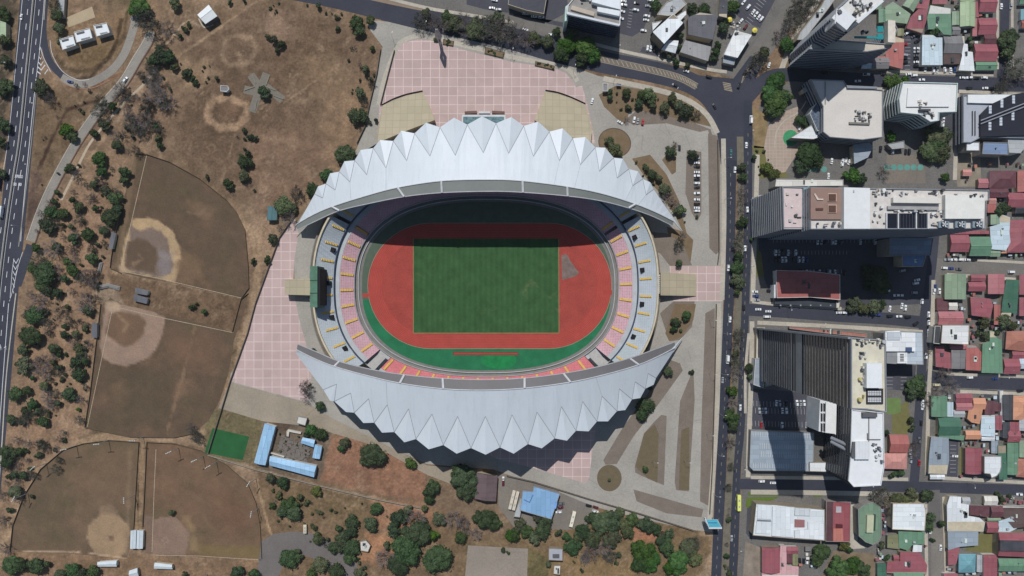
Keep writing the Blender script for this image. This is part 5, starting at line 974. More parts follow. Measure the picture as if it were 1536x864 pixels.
# ---------------------------------------------------------------- buildings
RC = {'crimson': (152, 62, 76), 'rose': (176, 92, 100), 'brick': (168, 76, 66), 'maroon': (104, 52, 62), 'salmon': (196, 122, 110), 'orange': (206, 132, 84), 'rust': (172, 96, 68), 'green': (92, 140, 108), 'sage': (132, 158, 126),
      'pale green': (158, 182, 136), 'dark green': (52, 108, 84), 'teal': (92, 158, 172), 'white': (222, 226, 230), 'ivory': (214, 210, 202), 'pale blue': (186, 206, 218), 'blue-grey': (142, 156, 170), 'grey': (126, 124, 126), 'charcoal': (66, 68, 76), 'light grey': (170, 174, 178), 'brown': (92, 70, 66), 'olive': (130, 130, 88), 'sky blue': (122, 172, 214), 'blue': (96, 130, 180), 'beige': (204, 198, 190), 'pink': (204, 150, 152)}
WALLS = [plain('cream_plaster', (190, 178, 156), .9, .12, .3), plain('grey_plaster', (150, 146, 142), .9, .12, .3), plain('white_plaster', (206, 204, 200), .9, .1, .3), plain('tan_plaster', (150, 138, 122), .9, .12, .3)]
DARKM = plain('shadowless_void', (44, 44, 48), .9, .1) if False else plain('dark_sheet', (52, 52, 58), .8, .15, .4)
def poly2(pts, h):
    q = [G(x, y, h) for x, y in pts]; a = sum(q[i].x*q[(i+1) % len(q)].y-q[(i+1) % len(q)].x*q[i].y for i in range(len(q)))
    return q if a > 0 else q[::-1]
def inset(q, d):
    """move every edge of a counter-clockwise outline inwards by d metres"""
    n = len(q); r = []
    for i in range(n):
        a, b, c = q[i-1], q[i], q[(i+1) % n]; e1 = Vector((b.x-a.x, b.y-a.y)).normalized(); e2 = Vector((c.x-b.x, c.y-b.y)).normalized()
        n1 = Vector((-e1.y, e1.x)); n2 = Vector((-e2.y, e2.x)); k = 1+n1.dot(n2)
        m = (n1+n2)/max(k, .35)*d; r.append(Vector((b.x+m.x, b.y+m.y, b.z)))
    return r
EXTRA = random.Random(3)
def house(pts, h=6, roof='gable', col='crimson', wall=None, head=None, name='house', cat='house', label=None, group=None, mat=None, extras=None, pitch=.16, rust=.5):
    pts = P(pts) if isinstance(pts, str) else pts; q = poly2(pts, h); n = len(q); cx = sum(p.x for p in q)/n; cy = sum(p.y for p in q)/n
    r = empty(name, (cx, cy, 0)); w = WALLS[EXTRA.randrange(4)] if wall is None else wall
    rm = mat or metalroof(RC[col], EXTRA.randrange(6), rust)
    wq = inset(q, .35); mb = MB(); mb.prism([(p.x, p.y) for p in wq], 0, h-.34); mb.build('wall', w, r)
    mb = MB()
    if roof in ('gable', 'hip') and n == 4:
        e = [(q[(i+1) % 4]-q[i]).length for i in range(4)]
        if e[0]+e[2] < e[1]+e[3]: q = q[1:]+q[:1]
        wdt = min(e[0]+e[2], e[1]+e[3])/2; rh = wdt/2*pitch*2
        m0 = (q[3]+q[0])/2; m1 = (q[1]+q[2])/2
        if roof == 'hip': d = (m1-m0); f = min(.5, wdt/2/max(d.length, .1)); m0, m1 = m0+d*f, m1-d*f
        m0.z += rh; m1.z += rh; lo_ = [p-Vector((0, 0, .3)) for p in q]
        mb.add(q+[m0, m1]+lo_, [[0, 1, 5, 4], [2, 3, 4, 5], [1, 2, 5], [3, 0, 4], [0, 6, 7, 1], [1, 7, 8, 2], [2, 8, 9, 3], [3, 9, 6, 0], [9, 8, 7, 6]])
        ro = mb.build('roof', rm, r); ridge = MB(); ridge.tube(m0+Vector((0, 0, .06)), m1+Vector((0, 0, .06)), .14, n=4); ridge.build('ridge_cap', rm, ro).location = (0, 0, 0)
    elif roof == 'pyramid' and n == 4:
        c = (q[0]+q[1]+q[2]+q[3])/4; c.z += 2.4; lo_ = [p-Vector((0, 0, .3)) for p in q]
        mb.add(q+[c]+lo_, [[0, 1, 4], [1, 2, 4], [2, 3, 4], [3, 0, 4], [0, 5, 6, 1], [1, 6, 7, 2], [2, 7, 8, 3], [3, 8, 5, 0], [8, 7, 6, 5]]); ro = mb.build('roof', rm, r)
    elif roof == 'flat':
        # slab with a parapet rim
        mb.prism([(p.x, p.y) for p in inset(q, .3)], h-.3, h-.12); ro = mb.build('roof', rm, r)
        pr = MB(); a = [(p.x, p.y) for p in q]; b_ = [(p.x, p.y) for p in inset(q, .32)]
        for i in range(n): j = (i+1) % n; pr.add([(*a[i], h-.4), (*a[j], h-.4), (*a[j], h+.35), (*a[i], h+.35), (*b_[i], h+.35), (*b_[j], h+.35), (*b_[j], h-.12), (*b_[i], h-.12)], [[0, 1, 2, 3], [3, 2, 5, 4], [4, 5, 6, 7]])
        pr.build('parapet', w, ro).location = (0, 0, 0)
    else:                                             # single slope
        zmin = min(p.y for p in q); zmax = max(p.y for p in q); s_ = EXTRA.choice((-1, 1))*.05
        top = [Vector((p.x, p.y, h+(p.y-cy)*s_)) for p in q]; mb.add(top+[p-Vector((0, 0, .35)) for p in top], [list(range(n))]+[[i, n+i, n+(i+1) % n, (i+1) % n] for i in range(n)]+[list(range(2*n-1, n-1, -1))]); ro = mb.build('roof', rm, r)
    area = abs(sum(q[i].x*q[(i+1) % n].y-q[(i+1) % n].x*q[i].y for i in range(n)))/2
    ne = extras if extras is not None else min(4, int(area/90))
    for k in range(ne):
        f = [EXTRA.uniform(.15, 1) for _ in range(n)]; sm = sum(f); x = sum(p.x*a for p, a in zip(q, f))/sm; y = sum(p.y*a for p, a in zip(q, f))/sm
        t_ = EXTRA.choice(['vent', 'vent', 'skylight', 'skylight', 'skylight', 'tank', 'unit']); zb = h+(.3 if roof != 'flat' else -.1); mb = MB()
        if t_ == 'vent': mb.tube((x, y, zb-.4), (x, y, zb+.9), .28, n=8); mb.build('roof_vent', plain('zinc', (150, 152, 156), .5), ro).location = (0, 0, 0)
        elif t_ == 'skylight': a_ = EXTRA.uniform(.5, 1.1); b_ = EXTRA.uniform(.8, 2); mb.box(x-a_, y-b_, zb-.4, x+a_, y+b_, zb+.55); mb.build('skylight', EXTRA.choice([plain('skylight_pale', (206, 214, 206), .4), plain('skylight_dark', (70, 74, 80), .3)]), ro).location = (0, 0, 0)
        elif t_ == 'tank': mb.tube((x, y, zb-.3), (x, y, zb+1.2), .5, n=12); mb.build('water_tank', plain('tank_grey', (96, 98, 104), .5), ro).location = (0, 0, 0)
        elif t_ == 'unit': mb.box(x-.9, y-.6, zb-.4, x+.9, y+.6, zb+1); mb.build('air_conditioner', plain('unit_grey', (168, 170, 172), .6), ro).location = (0, 0, 0)
        else: mb.box(x-.12, y-2.2, zb-.1, x+.12, y+2.2, zb+.5); mb.build('roof_pipe', plain('zinc', (150, 152, 156), .5), ro).location = (0, 0, 0)
    px = cx/S+NX; py = NY-cy/S
    if label is None:
        rt = {'gable': 'gable-roofed', 'hip': 'hip-roofed', 'flat': 'flat-roofed', 'shed': 'metal-roofed', 'pyramid': 'pyramid-roofed'}[roof]; label = where(px, py, head or f"{col} {rt} house")
    tag(r, label, cat, group); r['ro'] = 1; del r['ro']; return r
HG = 'low houses east of the avenue'
RECT = lambda x0, y0, x1, y1: [(x0, y0), (x1, y0), (x1, y1), (x0, y1)]
def hs(kind, col, pts, h=6, **k):
    h = 1.2+h*.5
    v = [float(a) for a in pts.replace(' ', ',').split(',')]; p = RECT(*v) if len(v) == 4 else [(v[i], v[i+1]) for i in range(0, len(v), 2)]
    return house(p, h, kind, col, group=HG, **k)
for kind, col, pts, h in [
 ('shed', 'sage', '1328,10 1340,2 1354,12 1366,21 1360,36 1328,32', 7), ('gable', 'sage', '1354,8 1366,-8 1380,0 1370,18', 7), ('shed', 'crimson', '1374,-8 1397,-8 1391,14 1372,12', 6), ('shed', 'crimson', '1377,14 1391,14 1390,30 1384,50 1360,42 1366,25', 7),
 ('shed', 'green', '1396,7 1427,12 1427,53 1415,52 1408,44 1392,44 1391,26', 8), ('gable', 'sage', '1428,17 1440,38', 5), ('gable', 'pale green', '1440,3 1463,40', 7), ('shed', 'crimson', '1463,2 1468,26', 5), ('gable', 'crimson', '1468,-8 1494,18', 6),
 ('gable', 'crimson', '1467,27 1494,52', 7), ('gable', 'maroon', '1476,52 1494,66', 6.5), ('shed', 'rose', '1459,28 1467,54', 5), ('gable', 'crimson', '1461,66 1495,92', 6), ('gable', 'green', '1463,92 1495,105', 5), ('shed', 'pale blue', '1384,52 1400,52 1405,56 1414,56 1413,98 1382,98', 7),
 ('gable', 'grey', '1415,54 1443,80', 6), ('shed', 'brown', '1415,81 1441,96', 5), ('shed', 'white', '1440,54 1447,54 1447,65 1452,66 1452,77 1459,78 1461,107 1437,106 1443,84', 6), ('shed', 'brick', '1342,54 1357,58 1356,80 1353,104 1330,98 1328,80 1341,64', 6),
 ('gable', 'brick', '1300,84 1328,102', 6), ('gable', 'grey', '1308,86 1333,103', 7), ('gable', 'pale blue', '1292,89 1308,103', 6), ('gable', 'green', '1529,-6 1545,6', 5), ('gable', 'teal', '1531,14 1545,30', 5), ('gable', 'brick', '1532,30 1545,42', 5), ('gable', 'olive', '1346,43 1356,54', 4),
 ('gable', 'sage', '1306,2 1322,14', 5), ('gable', 'green', '1318,14 1330,34', 6), ('gable', 'grey', '1428,40 1440,52', 5), ('gable', 'pale green', '1440,-10 1462,2', 5), ('gable', 'rose', '1398,-10 1420,6', 6),
 ('gable', 'salmon', '1444,254 1457,264', 4), ('gable', 'rose', '1467,268 1482,282', 5), ('hip', 'maroon', '1484,256 1524,282', 8), ('gable', 'maroon', '1484,282 1512,296', 7), ('gable', 'salmon', '1483,296 1494,306', 5), ('shed', 'brick', '1481,306 1494,319', 5), ('gable', 'crimson', '1511,289 1545,311', 7),
 ('gable', 'brick', '1526,256 1545,288', 7), ('gable', 'charcoal', '1522,306 1545,320', 5), ('gable', 'sage', '1486,322 1500,337', 5), ('shed', 'pale blue', '1500,320 1516,326 1517,360 1508,376 1486,374 1485,340 1500,336', 7), ('hip', 'crimson', '1516,330 1545,330 1545,379 1511,379', 7), ('gable', 'crimson', '1425,352 1453,378', 6),
 ('shed', 'crimson', '1425,346 1485,351', 5), ('gable', 'green', '1454,355 1485,384', 6), ('gable', 'sage', '1485,374 1500,385', 5), ('gable', 'orange', '1502,370 1511,380', 5), ('gable', 'sage', '1417,411 1449,449', 7), ('gable', 'crimson', '1456,412 1478,422', 6), ('gable', 'crimson', '1452,423 1478,437', 6),
 ('gable', 'rose', '1482,411 1507,441', 7), ('shed', 'dark green', '1508,419 1528,420 1526,470 1518,470 1516,480 1501,480 1504,450', 7), ('gable', 'crimson', '1529,412 1545,442', 6), ('gable', 'crimson', '1529,446 1545,474', 6), ('gable', 'ivory', '1423,454 1436,465', 4), ('shed', 'maroon', '1405,447 1422,466', 3.5),
 ('gable', 'rose', '1407,467 1444,487', 6), ('shed', 'crimson', '1456,445 1486,448 1490,458 1485,477 1457,473', 7), ('gable', 'brick', '1491,457 1501,487', 6), ('shed', 'crimson', '1403,519 1416,519 1417,527 1426,529 1426,553 1403,550', 6), ('gable', 'grey', '1427,525 1449,553', 5), ('shed', 'brick', '1450,517 1464,518 1474,530 1472,556 1448,555', 6),
 ('shed', 'green', '1485,496 1492,497 1497,508 1503,510 1503,560 1471,559 1474,515 1485,512', 7), ('hip', 'rust', '1510,497 1545,496 1545,528 1508,524', 7), ('gable', 'crimson', '1505,538 1529,561', 6), ('gable', 'crimson', '1518,527 1540,538', 5), ('gable', 'pale blue', '1529,538 1545,553', 5), ('gable', 'rose', '1425,515 1450,524', 4),
 ('gable', 'green', '1397,594 1421,625', 6), ('gable', 'pale blue', '1421,603 1430,625', 5), ('gable', 'light grey', '1430,615 1447,626', 4), ('gable', 'dark green', '1407,626 1440,653', 6), ('gable', 'crimson', '1433,590 1458,604', 7), ('gable', 'rose', '1434,604 1458,616', 6), ('gable', 'orange', '1459,597 1478,614', 6),
 ('shed', 'orange', '1453,612 1474,614 1470,636 1458,634 1451,628', 6), ('gable', 'maroon', '1477,601 1492,622', 6), ('gable', 'maroon', '1492,604 1502,617', 5), ('gable', 'charcoal', '1505,592 1520,630', 7), ('hip', 'orange', '1520,594 1545,594 1545,630 1519,630', 7), ('shed', 'pale blue', '1473,623 1493,623 1492,655 1470,654', 7),
 ('gable', 'crimson', '1493,623 1503,645', 6), ('gable', 'charcoal', '1504,633 1515,657', 6), ('gable', 'crimson', '1515,633 1529,660', 6), ('gable', 'light grey', '1529,628 1545,646', 6), ('gable', 'orange', '1448,646 1471,659', 6), ('gable', 'white', '1472,655 1492,661', 5), ('shed', 'green', '1409,653 1447,653 1446,661 1430,659 1408,656', 5), ('shed', 'light grey', '1500,586 1506,636', 4),
 ('gable', 'brick', '1334,652 1362,679', 6), ('hip', 'salmon', '1325,680 1361,680 1360,704 1324,703', 7), ('shed', 'blue-grey', '1396,655 1422,656 1424,690 1421,712 1393,711 1394,680', 7), ('gable', 'white', '1395,712 1417,719', 4), ('gable', 'crimson', '1448,672 1473,711', 8), ('shed', 'dark green', '1497,668 1510,668 1510,719 1498,719', 6),
 ('gable', 'green', '1511,664 1528,712', 7), ('hip', 'rust', '1525,688 1545,688 1545,717 1524,715', 7), ('gable', 'crimson', '1511,645 1530,663', 6), ('gable', 'sage', '1529,662 1545,686', 6), ('gable', 'blue-grey', '1487,661 1497,680', 4), ('gable', 'ivory', '1476,744 1496,758', 4), ('gable', 'light grey', '1443,746 1455,757', 4),
 ('shed', 'maroon', '1454,758 1484,759 1484,776 1474,775 1454,772', 6), ('gable', 'maroon', '1486,759 1504,776', 6), ('shed', 'brown', '1504,759 1545,760 1545,790 1520,792 1505,775', 6), ('gable', 'sage', '1481,777 1501,782', 5), ('gable', 'crimson', '1480,783 1497,799', 6), ('shed', 'pale blue', '1498,782 1515,776 1530,790 1512,800 1497,800', 6),
 ('shed', 'white', '1424,744 1441,745 1441,755 1453,757 1453,774 1470,777 1478,784 1476,798 1422,797 1420,758', 8), ('shed', 'blue-grey', '1422,797 1468,798 1467,818 1440,820 1422,825', 7), ('shed', 'crimson', '1422,825 1440,820 1438,832 1434,846 1422,848', 5), ('pyramid', 'teal', '1438,831 1464,831 1463,859 1438,859', 6),
 ('gable', 'crimson', '1475,832 1496,866', 7), ('gable', 'green', '1497,838 1545,857', 6), ('gable', 'light grey', '1465,832 1474,858', 4), ('shed', 'white', '1370,817 1383,818 1383,828 1369,828', 5), ('shed', 'green', '1347,796 1387,797 1386,816 1368,818 1362,826 1349,822', 6), ('shed', 'olive', '1331,803 1348,801 1350,824 1331,822', 5),
 ('shed', 'crimson', '1350,828 1380,829 1391,848 1390,862 1330,860 1331,843 1350,842', 7), ('gable', 'dark green', '1316,845 1330,864', 5), ('gable', 'crimson', '1340,833 1350,842', 4), ('gable', 'crimson', '1143,821 1170,859', 8), ('shed', 'pink', '1170,818 1179,818 1180,848 1198,850 1198,870 1143,870 1143,860 1169,860', 6),
 ('gable', 'crimson', '1180,820 1197,831', 6), ('gable', 'maroon', '1180,831 1189,845', 5), ('gable', 'olive', '1189,828 1197,848', 5), ('shed', 'grey', '1208,820 1217,827', 3.5), ('gable', 'green', '1340,858 1385,874', 6), ('gable', 'crimson', '1415,860 1436,874', 5)]:
    hs(kind, col, pts, h)
# striped roof, curved roof, octagon, warehouse, market hall
r_ = house('1498,799 1545,800 1545,836 1497,834', 7, 'gable', 'crimson', label='red gabled roof with a broad charcoal stripe along its ridge at the right photo edge', group=None, extras=0)
q = poly2(P('1498,810 1545,811 1545,826 1498,825'), 8.4); mb = MB(); mb.prism([(p.x, p.y) for p in q], 8.2, 10.1); mb.build('ridge_stripe', metalroof(RC['charcoal'], 1, .1), r_)
house('1476,684 1502,684 1502,700 1500,708 1495,714 1487,717 1485,711 1476,710', 9, 'flat', 'white', name='hall', cat='hall', label='white hall whose roof is rounded at one corner, beside a long red roof', extras=0)
oc = house('1287,764 1296,757 1309,753 1320,760 1322,766 1322,804 1318,812 1309,817 1298,813 1288,804', 9, 'flat', 'green', mat=metalroof((108, 140, 112), 1, .1), name='hall', cat='hall', label='elongated octagonal sage green hall with a pale raised strip along its middle', extras=0)
hobj('ridge_light', P('1301,773 1311,773 1310,799 1300,799'), 8.5, 11, plain('pale_ridge', (184, 186, 158), .6, .08), oc); hobj('ridge_gutter', P('1311.5,772 1314,772 1313,796 1311,796'), 8.5, 10, plain('gutter_green', (56, 78, 66)), oc)
wh_ = house('1134,755 1165,757 1192,760 1237,764 1237,811 1191,808 1129,803', 10, 'flat', 'white', mat=metalroof((212, 218, 224), 2, .08), name='warehouse', cat='warehouse', label='big white warehouse with a grey-white patchwork roof above the pink and red roofs', extras=2)
for p_, z_, c_ in (('1159,760 1191,761 1190,806 1158,804', 11, (220, 226, 232)), ('1193,762 1216,763 1215,774 1192,773', 10.8, (196, 202, 208)), ('1212,783 1236,785 1236,810 1192,807 1192,796 1212,794', 11, (224, 228, 232)), ('1137,757 1157,758 1157,779 1136,778', 10.7, (220, 226, 232)), ('1135,782 1156,783 1156,801 1133,800', 10.6, (216, 222, 228))):
    hobj('raised_roof', P(p_), 9.9, z_, metalroof(c_, 3, .05), wh_)
hobj('roof_well', P('1192,779 1207,780 1207,791 1192,791'), 9.9, 10.3, plain('rusty_red_well', (150, 104, 104)), wh_); hobj('roof_beam', P('1136,780 1157,781 1157,782 1136,781'), 9.9, 11, plain('beam_grey', (120, 126, 132)), wh_)
rr = house('1239,751 1276,753 1275,813 1238,812', 8, 'flat', 'brick', mat=metalroof((150, 52, 62), 1, .7), name='workshop', cat='workshop', label='weathered red workshop roof between the white warehouse and the octagonal hall', extras=0)
hobj('roof_sheet', P('1239,752 1250,752 1249,812 1238,811'), 7.8, 8.3, metalroof((86, 44, 52), 3, .3), rr); hobj('roof_sheet', P('1250,793 1264,793 1265,812 1250,812'), 7.8, 8.32, metalroof((186, 92, 66), 3, .4), rr); hobj('skylight', P('1254,760 1262,760 1262,769 1254,769'), 7.8, 8.6, plain('skylight_pale2', (176, 170, 176)), rr); hobj('skylight', P('1254,786 1264,787 1264,792 1254,792'), 7.8, 8.5, plain('dark_red_pane', (84, 36, 40)), rr)
mk = house('1164,405 1188,406 1210,406 1260,412 1260,450 1215,446 1165,447', 7.5, 'flat', 'brick', mat=metalroof((168, 70, 62), 2, .3), name='market_hall', cat='hall', label='wide red-roofed market hall half covered by the long shadow', extras=6); hobj('white_fascia', P('1161,427 1163.5,427 1163.5,447 1161,447'), 0, 7.8, WHITE, mk)
hobj('arcade', P('1163,447 1260,450 1258,462 1162,456'), 0, 3.4, plain('arcade_dark', (60, 64, 72)), mk)
for k in range(6): hobj('arcade_post', P(f'{1170+k*15},{457} {1172+k*15},{457} {1172+k*15},{459} {1170+k*15},{459}'), 0, 3.6, plain('post_pale', (150, 154, 160)), mk)
house('1254,453 1260,453 1259,462 1254,462', 4, 'flat', 'ivory', name='kiosk', cat='kiosk', label='small ivory kiosk at the lower right corner of the red market hall', extras=0)
wn_ = house('1339,755 1386,755 1389,768 1387,796 1338,794', 8, 'flat', 'white', mat=metalroof((222, 228, 232), 0, .05), name='office', cat='office', label='white flat-roofed office with two small skylights just left of the lower cross street', extras=3)
house('1413,487 1454,487 1453,517 1411,515', 11, 'flat', 'white', mat=metalroof((224, 224, 224), 0, .05), name='office', cat='office', label='white square office with louvred left side among the red roofs', extras=3)
house('1402,489 1411,489 1410,516 1400,515', 9, 'flat', 'charcoal', name='louvred_annex', cat='annex', label='dark louvred annex on the left side of the white square office', extras=0)
lg = house('1327,499 1340,496 1384,498 1385,547 1328,545', 17, 'flat', 'pale blue', mat=metalroof((176, 188, 200), 0, .05), name='office', cat='office', label='white and pale blue twin-block office at the street corner right of the striped tower', extras=0)
for p_, z_, c_ in (('1328,497 1350,496 1352,512 1373,513 1373,527 1328,527', 19, (226, 228, 232)), ('1352,499 1373,499 1373,513 1352,513', 19.3, (228, 230, 234)), ('1331,498 1350,498 1350,510 1331,510', 19.6, (186, 194, 204)), ('1346,529 1361,529 1361,545 1346,545', 19, (226, 228, 230)), ('1330,529 1345,529 1345,546 1330,545', 18, (140, 142, 144))): hobj('raised_roof', P(p_), 16.8, z_, metalroof(c_, 0, .03), lg)
for k in range(5): hobj('louvre', P(f'1350.5,{531+k*2.4} 1356,{531+k*2.4} 1356,{532+k*2.4} 1350.5,{532+k*2.4}'), 19, 19.4, DARKM, lg)
hobj('roof_hatch', P('1359,521 1368,521 1368,527 1359,527'), 19, 19.8, plain('slate_blue', (70, 88, 122)), lg)
# ---- towers with a glass band on every floor
def tower(name, label, pts, h, fl, wmat, gmat, z0=0, rmat=None, parent=None, frac=.62, cat='tower', pmat=None, special=(), wm2=(1e9, None)):
    q = poly2(P(pts) if isinstance(pts, str) else pts, h); n = len(q); cx = sum(p.x for p in q)/n; cy = sum(p.y for p in q)/n
    r = parent
    if r is None: r = empty(name, (cx, cy, 0)); tag(r, label, cat)
    mb = MB(); mb.prism([(p.x, p.y) for p in inset(q, .25)], z0, h-.7); mb.build('wall', wmat, r)
    k = 0; z = z0+1
    while z+fl < h:
        o = inset(q, .12); mb = MB(); v = [(p.x, p.y, z) for p in o]+[(p.x, p.y, z+fl*frac) for p in o]; mb.add(v, [[i, (i+1) % n, n+(i+1) % n, n+i] for i in range(n)])
        mb.build('window_band', gmat, r)
        sl_ = MB(); a = [(p.x, p.y) for p in inset(q, -.12)]; b_ = [(p.x, p.y) for p in inset(q, .3)]
        for i in range(n): j = (i+1) % n; sl_.add([(*a[i], z+fl*frac), (*a[j], z+fl*frac), (*a[j], z+fl), (*a[i], z+fl), (*b_[i], z+fl), (*b_[j], z+fl), (*b_[i], z+fl*frac), (*b_[j], z+fl*frac)], [[0, 1, 2, 3], [3, 2, 5, 4], [1, 0, 6, 7]])
        sl_.build('floor_edge', wm2[1] if z > wm2[0] else wmat, r); z += fl; k += 1
    mb = MB(); mb.prism([(p.x, p.y) for p in inset(q, .4)], h-.5, h-.2); ro = mb.build('roof', rmat or plain('roof_membrane', (214, 212, 210), .9, .08, .15), r)
    pr = MB(); a = [(p.x, p.y) for p in q]; b_ = [(p.x, p.y) for p in inset(q, .5)]
    for i in range(n): j = (i+1) % n; pr.add([(*a[i], h-1), (*a[j], h-1), (*a[j], h+.7), (*a[i], h+.7), (*b_[i], h+.7), (*b_[j], h+.7), (*b_[j], h-.2), (*b_[i], h-.2)], [[0, 1, 2, 3], [3, 2, 5, 4], [4, 5, 6, 7]])
    pr.build('parapet', pmat or wmat, ro).location = (0, 0, 0)
    for za, zb, ma in special:
        o = inset(q, -.3); mb = MB(); mb.prism([(p.x, p.y) for p in o], za, zb, top=False); mb.build('plant_floor', ma, r)
    return r
def plant(r, h, x0, y0, x1, y1, n, seed, cols=((170, 172, 176), (120, 122, 126), (214, 214, 214), (72, 74, 80), (190, 182, 170)), zmax=2.6):
    """rooftop machinery inside a photo rectangle"""
    rn = random.Random(seed)
    for k in range(n):
        w = rn.uniform(1.2, 4.5); d = rn.uniform(1.2, 4); x = rn.uniform(x0+w/2, x1-w/2); y = rn.uniform(y0+d/2, y1-d/2); t_ = rn.random()
        m_ = plain('plant_%d' % rn.randrange(len(cols)), (0, 0, 0)) if False else plain('machine_%s' % str(cols[(c_ := rn.randrange(len(cols)))]), cols[c_], .6, .1)
        if t_ < .2: g = G(x, y, h); mb = MB(); mb.tube((g.x, g.y, h-.2), (g.x, g.y, h+rn.uniform(1, zmax)), rn.uniform(.5, 1.2), n=12); mb.build('cooling_fan', m_, r)
        elif t_ < .4: hobj('roof_duct', P(f'{x-w},{y-.5} {x+w},{y-.5} {x+w},{y+.5} {x-w},{y+.5}'), h-.2, h+rn.uniform(.6, 1.4), m_, r, ph=h)
        else: hobj('roof_unit', P(f'{x-w/2},{y-d/2} {x+w/2},{y-d/2} {x+w/2},{y+d/2} {x-w/2},{y+d/2}'), h-.2, h+rn.uniform(.8, zmax), m_, r, ph=h)
GL_D = glassy('dark_blue_glass', (48, 60, 82)); GL_G = glassy('grey_glass', (70, 76, 88)); GL_T = glassy('smoky_glass', (58, 60, 66)); GL_C = glassy('mottled_tower_glass', (50, 56, 68), .2); CLD = plain('grey_cladding', (138, 142, 150), .6, .12, .1); WCL = plain('white_cladding', (214, 216, 220), .6, .06, .2); CCL = plain('cream_cladding', (206, 200, 188), .8, .08, .2); GCL = plain('dark_grey_cladding', (92, 92, 96), .7, .1, .2)
# A: diagonal glass tower with pool deck
tA = tower('tower', 'dark glass tower standing diagonally at the top, rooftop pools on its lower right wing', '1251,36 1247,27 1256,12 1264,6 1292,-22 1330,-22 1326,2 1290,34 1283,31 1270,45 1258,39', 70, 3.4, CLD, GL_D)
hobj('penthouse', P('1248,27 1262,10 1284,28 1270,45'), 69.5, 73, plain('white_penthouse', (218, 220, 224), .7, .04), tA); hobj('penthouse_side', P('1255,15 1261,14 1264,18 1259,21'), 72.8, 74, GCL, tA); plant(tA, 70, 1272, 0, 1318, 16, 16, 5); plant(tA, 70, 1276, 10, 1300, 26, 8, 6)
for p_ in ('1252,35 1255,13 1256.5,13 1253.5,35.5', '1284,32 1288,35 1326,2 1323,0'): hobj('roof_fin', P(p_), 60, 74, WCL, tA)
tower('tower', None, '1213,74 1222,58 1248,60 1330,66 1342,36 1346,44 1336,72 1300,78', 38, 3.3, CLD, GL_D, parent=tA, rmat=plain('pool_deck', (200, 190, 176), .8, .08, .2))
for p_ in ('1316,39 1325,39 1325,48 1316,48', '1316,50.5 1325,50.5 1325,59 1316,59', '1282,54 1316,55 1316,58 1282,57'): hobj('rooftop_pool', P(p_), 37.6, 38.3, plain('pool_water', (50, 140, 146), .1, .1), tA)
hobj('deck_building', P('1332,30 1343,31 1343,64 1332,63'), 37.6, 43, plain('ivory_wall', (214, 206, 194)), tA); plant(tA, 38, 1290, 46, 1304, 52, 5, 9)
lowA = house('1195,60 1200,48 1232,8 1244,-14 1262,-14 1242,14 1206,60', 13, 'flat', 'light grey', name='podium', cat='building', label='long low grey podium along the left side of the dark glass tower', extras=7)
# B: long white block
tB = tower('tower', 'long white tower block with roof terrace, brown deck and three big rooftop fans', '1215,281 1483,285 1483,300 1479,302 1478,343 1300,344 1215,344', 74, 3.6, CLD, GL_D, rmat=plain('terrace_cream', (206, 200, 196), .9, .1, .3))
tower('tower', None, '1173,280 1214,281 1214,344 1175,344', 62, 3.6, CLD, GL_D, parent=tB, rmat=plain('terrace_cream', (206, 200, 196), .9, .1, .3))
hobj('pink_terrace', P('1176,283 1203,284 1203,341 1176,341'), 61.5, 62.4, plain('pink_terrace', (206, 188, 188), .9, .08), tB); hobj('terrace_pergola', P('1205,282 1214,279 1214,342 1205,342'), 61.5, 64.5, glassy('pergola_glass', (120, 144, 154)), tB)
hobj_, plant_ = hobj, plant
def hobj(nm, pts, z0, z1, mat, parent=None, ph=None): return hobj_(nm, pts, z0+12, z1+12, mat, parent, None if ph is None else ph)
plant0 = plant
hobj('brown_deck', P('1216,282 1264,282 1264,329 1216,329'), 61.5, 63.2, plain('brown_deck', (146, 120, 110), .9, .06), tB); BK = plain('brown_box', (92, 66, 58), .9, .15, .6)
for x, y in ((1243, 291), (1243, 308)): hobj('deck_planter', RECT(x-1, y-1, x+12, y+11), 63, 63.9, plain('buff_rim', (196, 172, 156)), tB, ); hobj('deck_planter_soil', RECT(x, y, x+11, y+10), 63, 64.2, BK, tB)
hobj('deck_bench', P('1221,291 1223,290 1228,298 1235,298 1235,300 1226,300'), 63, 63.9, plain('bench_ivory', (206, 190, 180)), tB); hobj('deck_bench', P('1224,312 1235,312 1235,315 1224,315'), 63, 63.9, BK, tB)
hobj('white_block', P('1266,281 1305,282 1305,343 1266,343'), 61, 67, plain('white_roof_block', (218, 220, 222), .8, .04), tB); hobj('white_roof_area', P('1418,292 1477,293 1476,328 1418,328'), 61, 65.5, plain('ivory_roof_block', (220, 218, 214), .8, .05), tB)
hobj('long_duct_house', P('1340,296 1412,297 1412,305 1340,304'), 61.5, 65, plain('ivory_duct_house', (212, 208, 202), .8, .06), tB); hobj('long_duct_house', P('1332,309 1408,310 1408,315 1332,314'), 61.5, 63.5, plain('grey_duct', (160, 158, 158)), tB)
for a_, b_ in ((1331, 1346), (1349, 1373), (1376, 1391)): hobj('light_well', P(f'{a_},320 {b_},320 {b_},342 {a_},342'), 61, 62.2, plain('dark_well', (24, 28, 40), .4), tB); 
for x in (1329.5, 1347, 1374, 1391.5): hobj('well_frame', P(f'{x},319 {x+1.6},319 {x+1.6},343 {x},343'), 61.5, 63.4, WHITE, tB)
for k in range(9): hobj('well_beam', P(f'{1350+k*4.6},321 {1350.7+k*4.6},321 {1350.7+k*4.6},342 {1350+k*4.6},342'), 61.5, 62.6, plain('well_beam', (64, 68, 80)), tB)
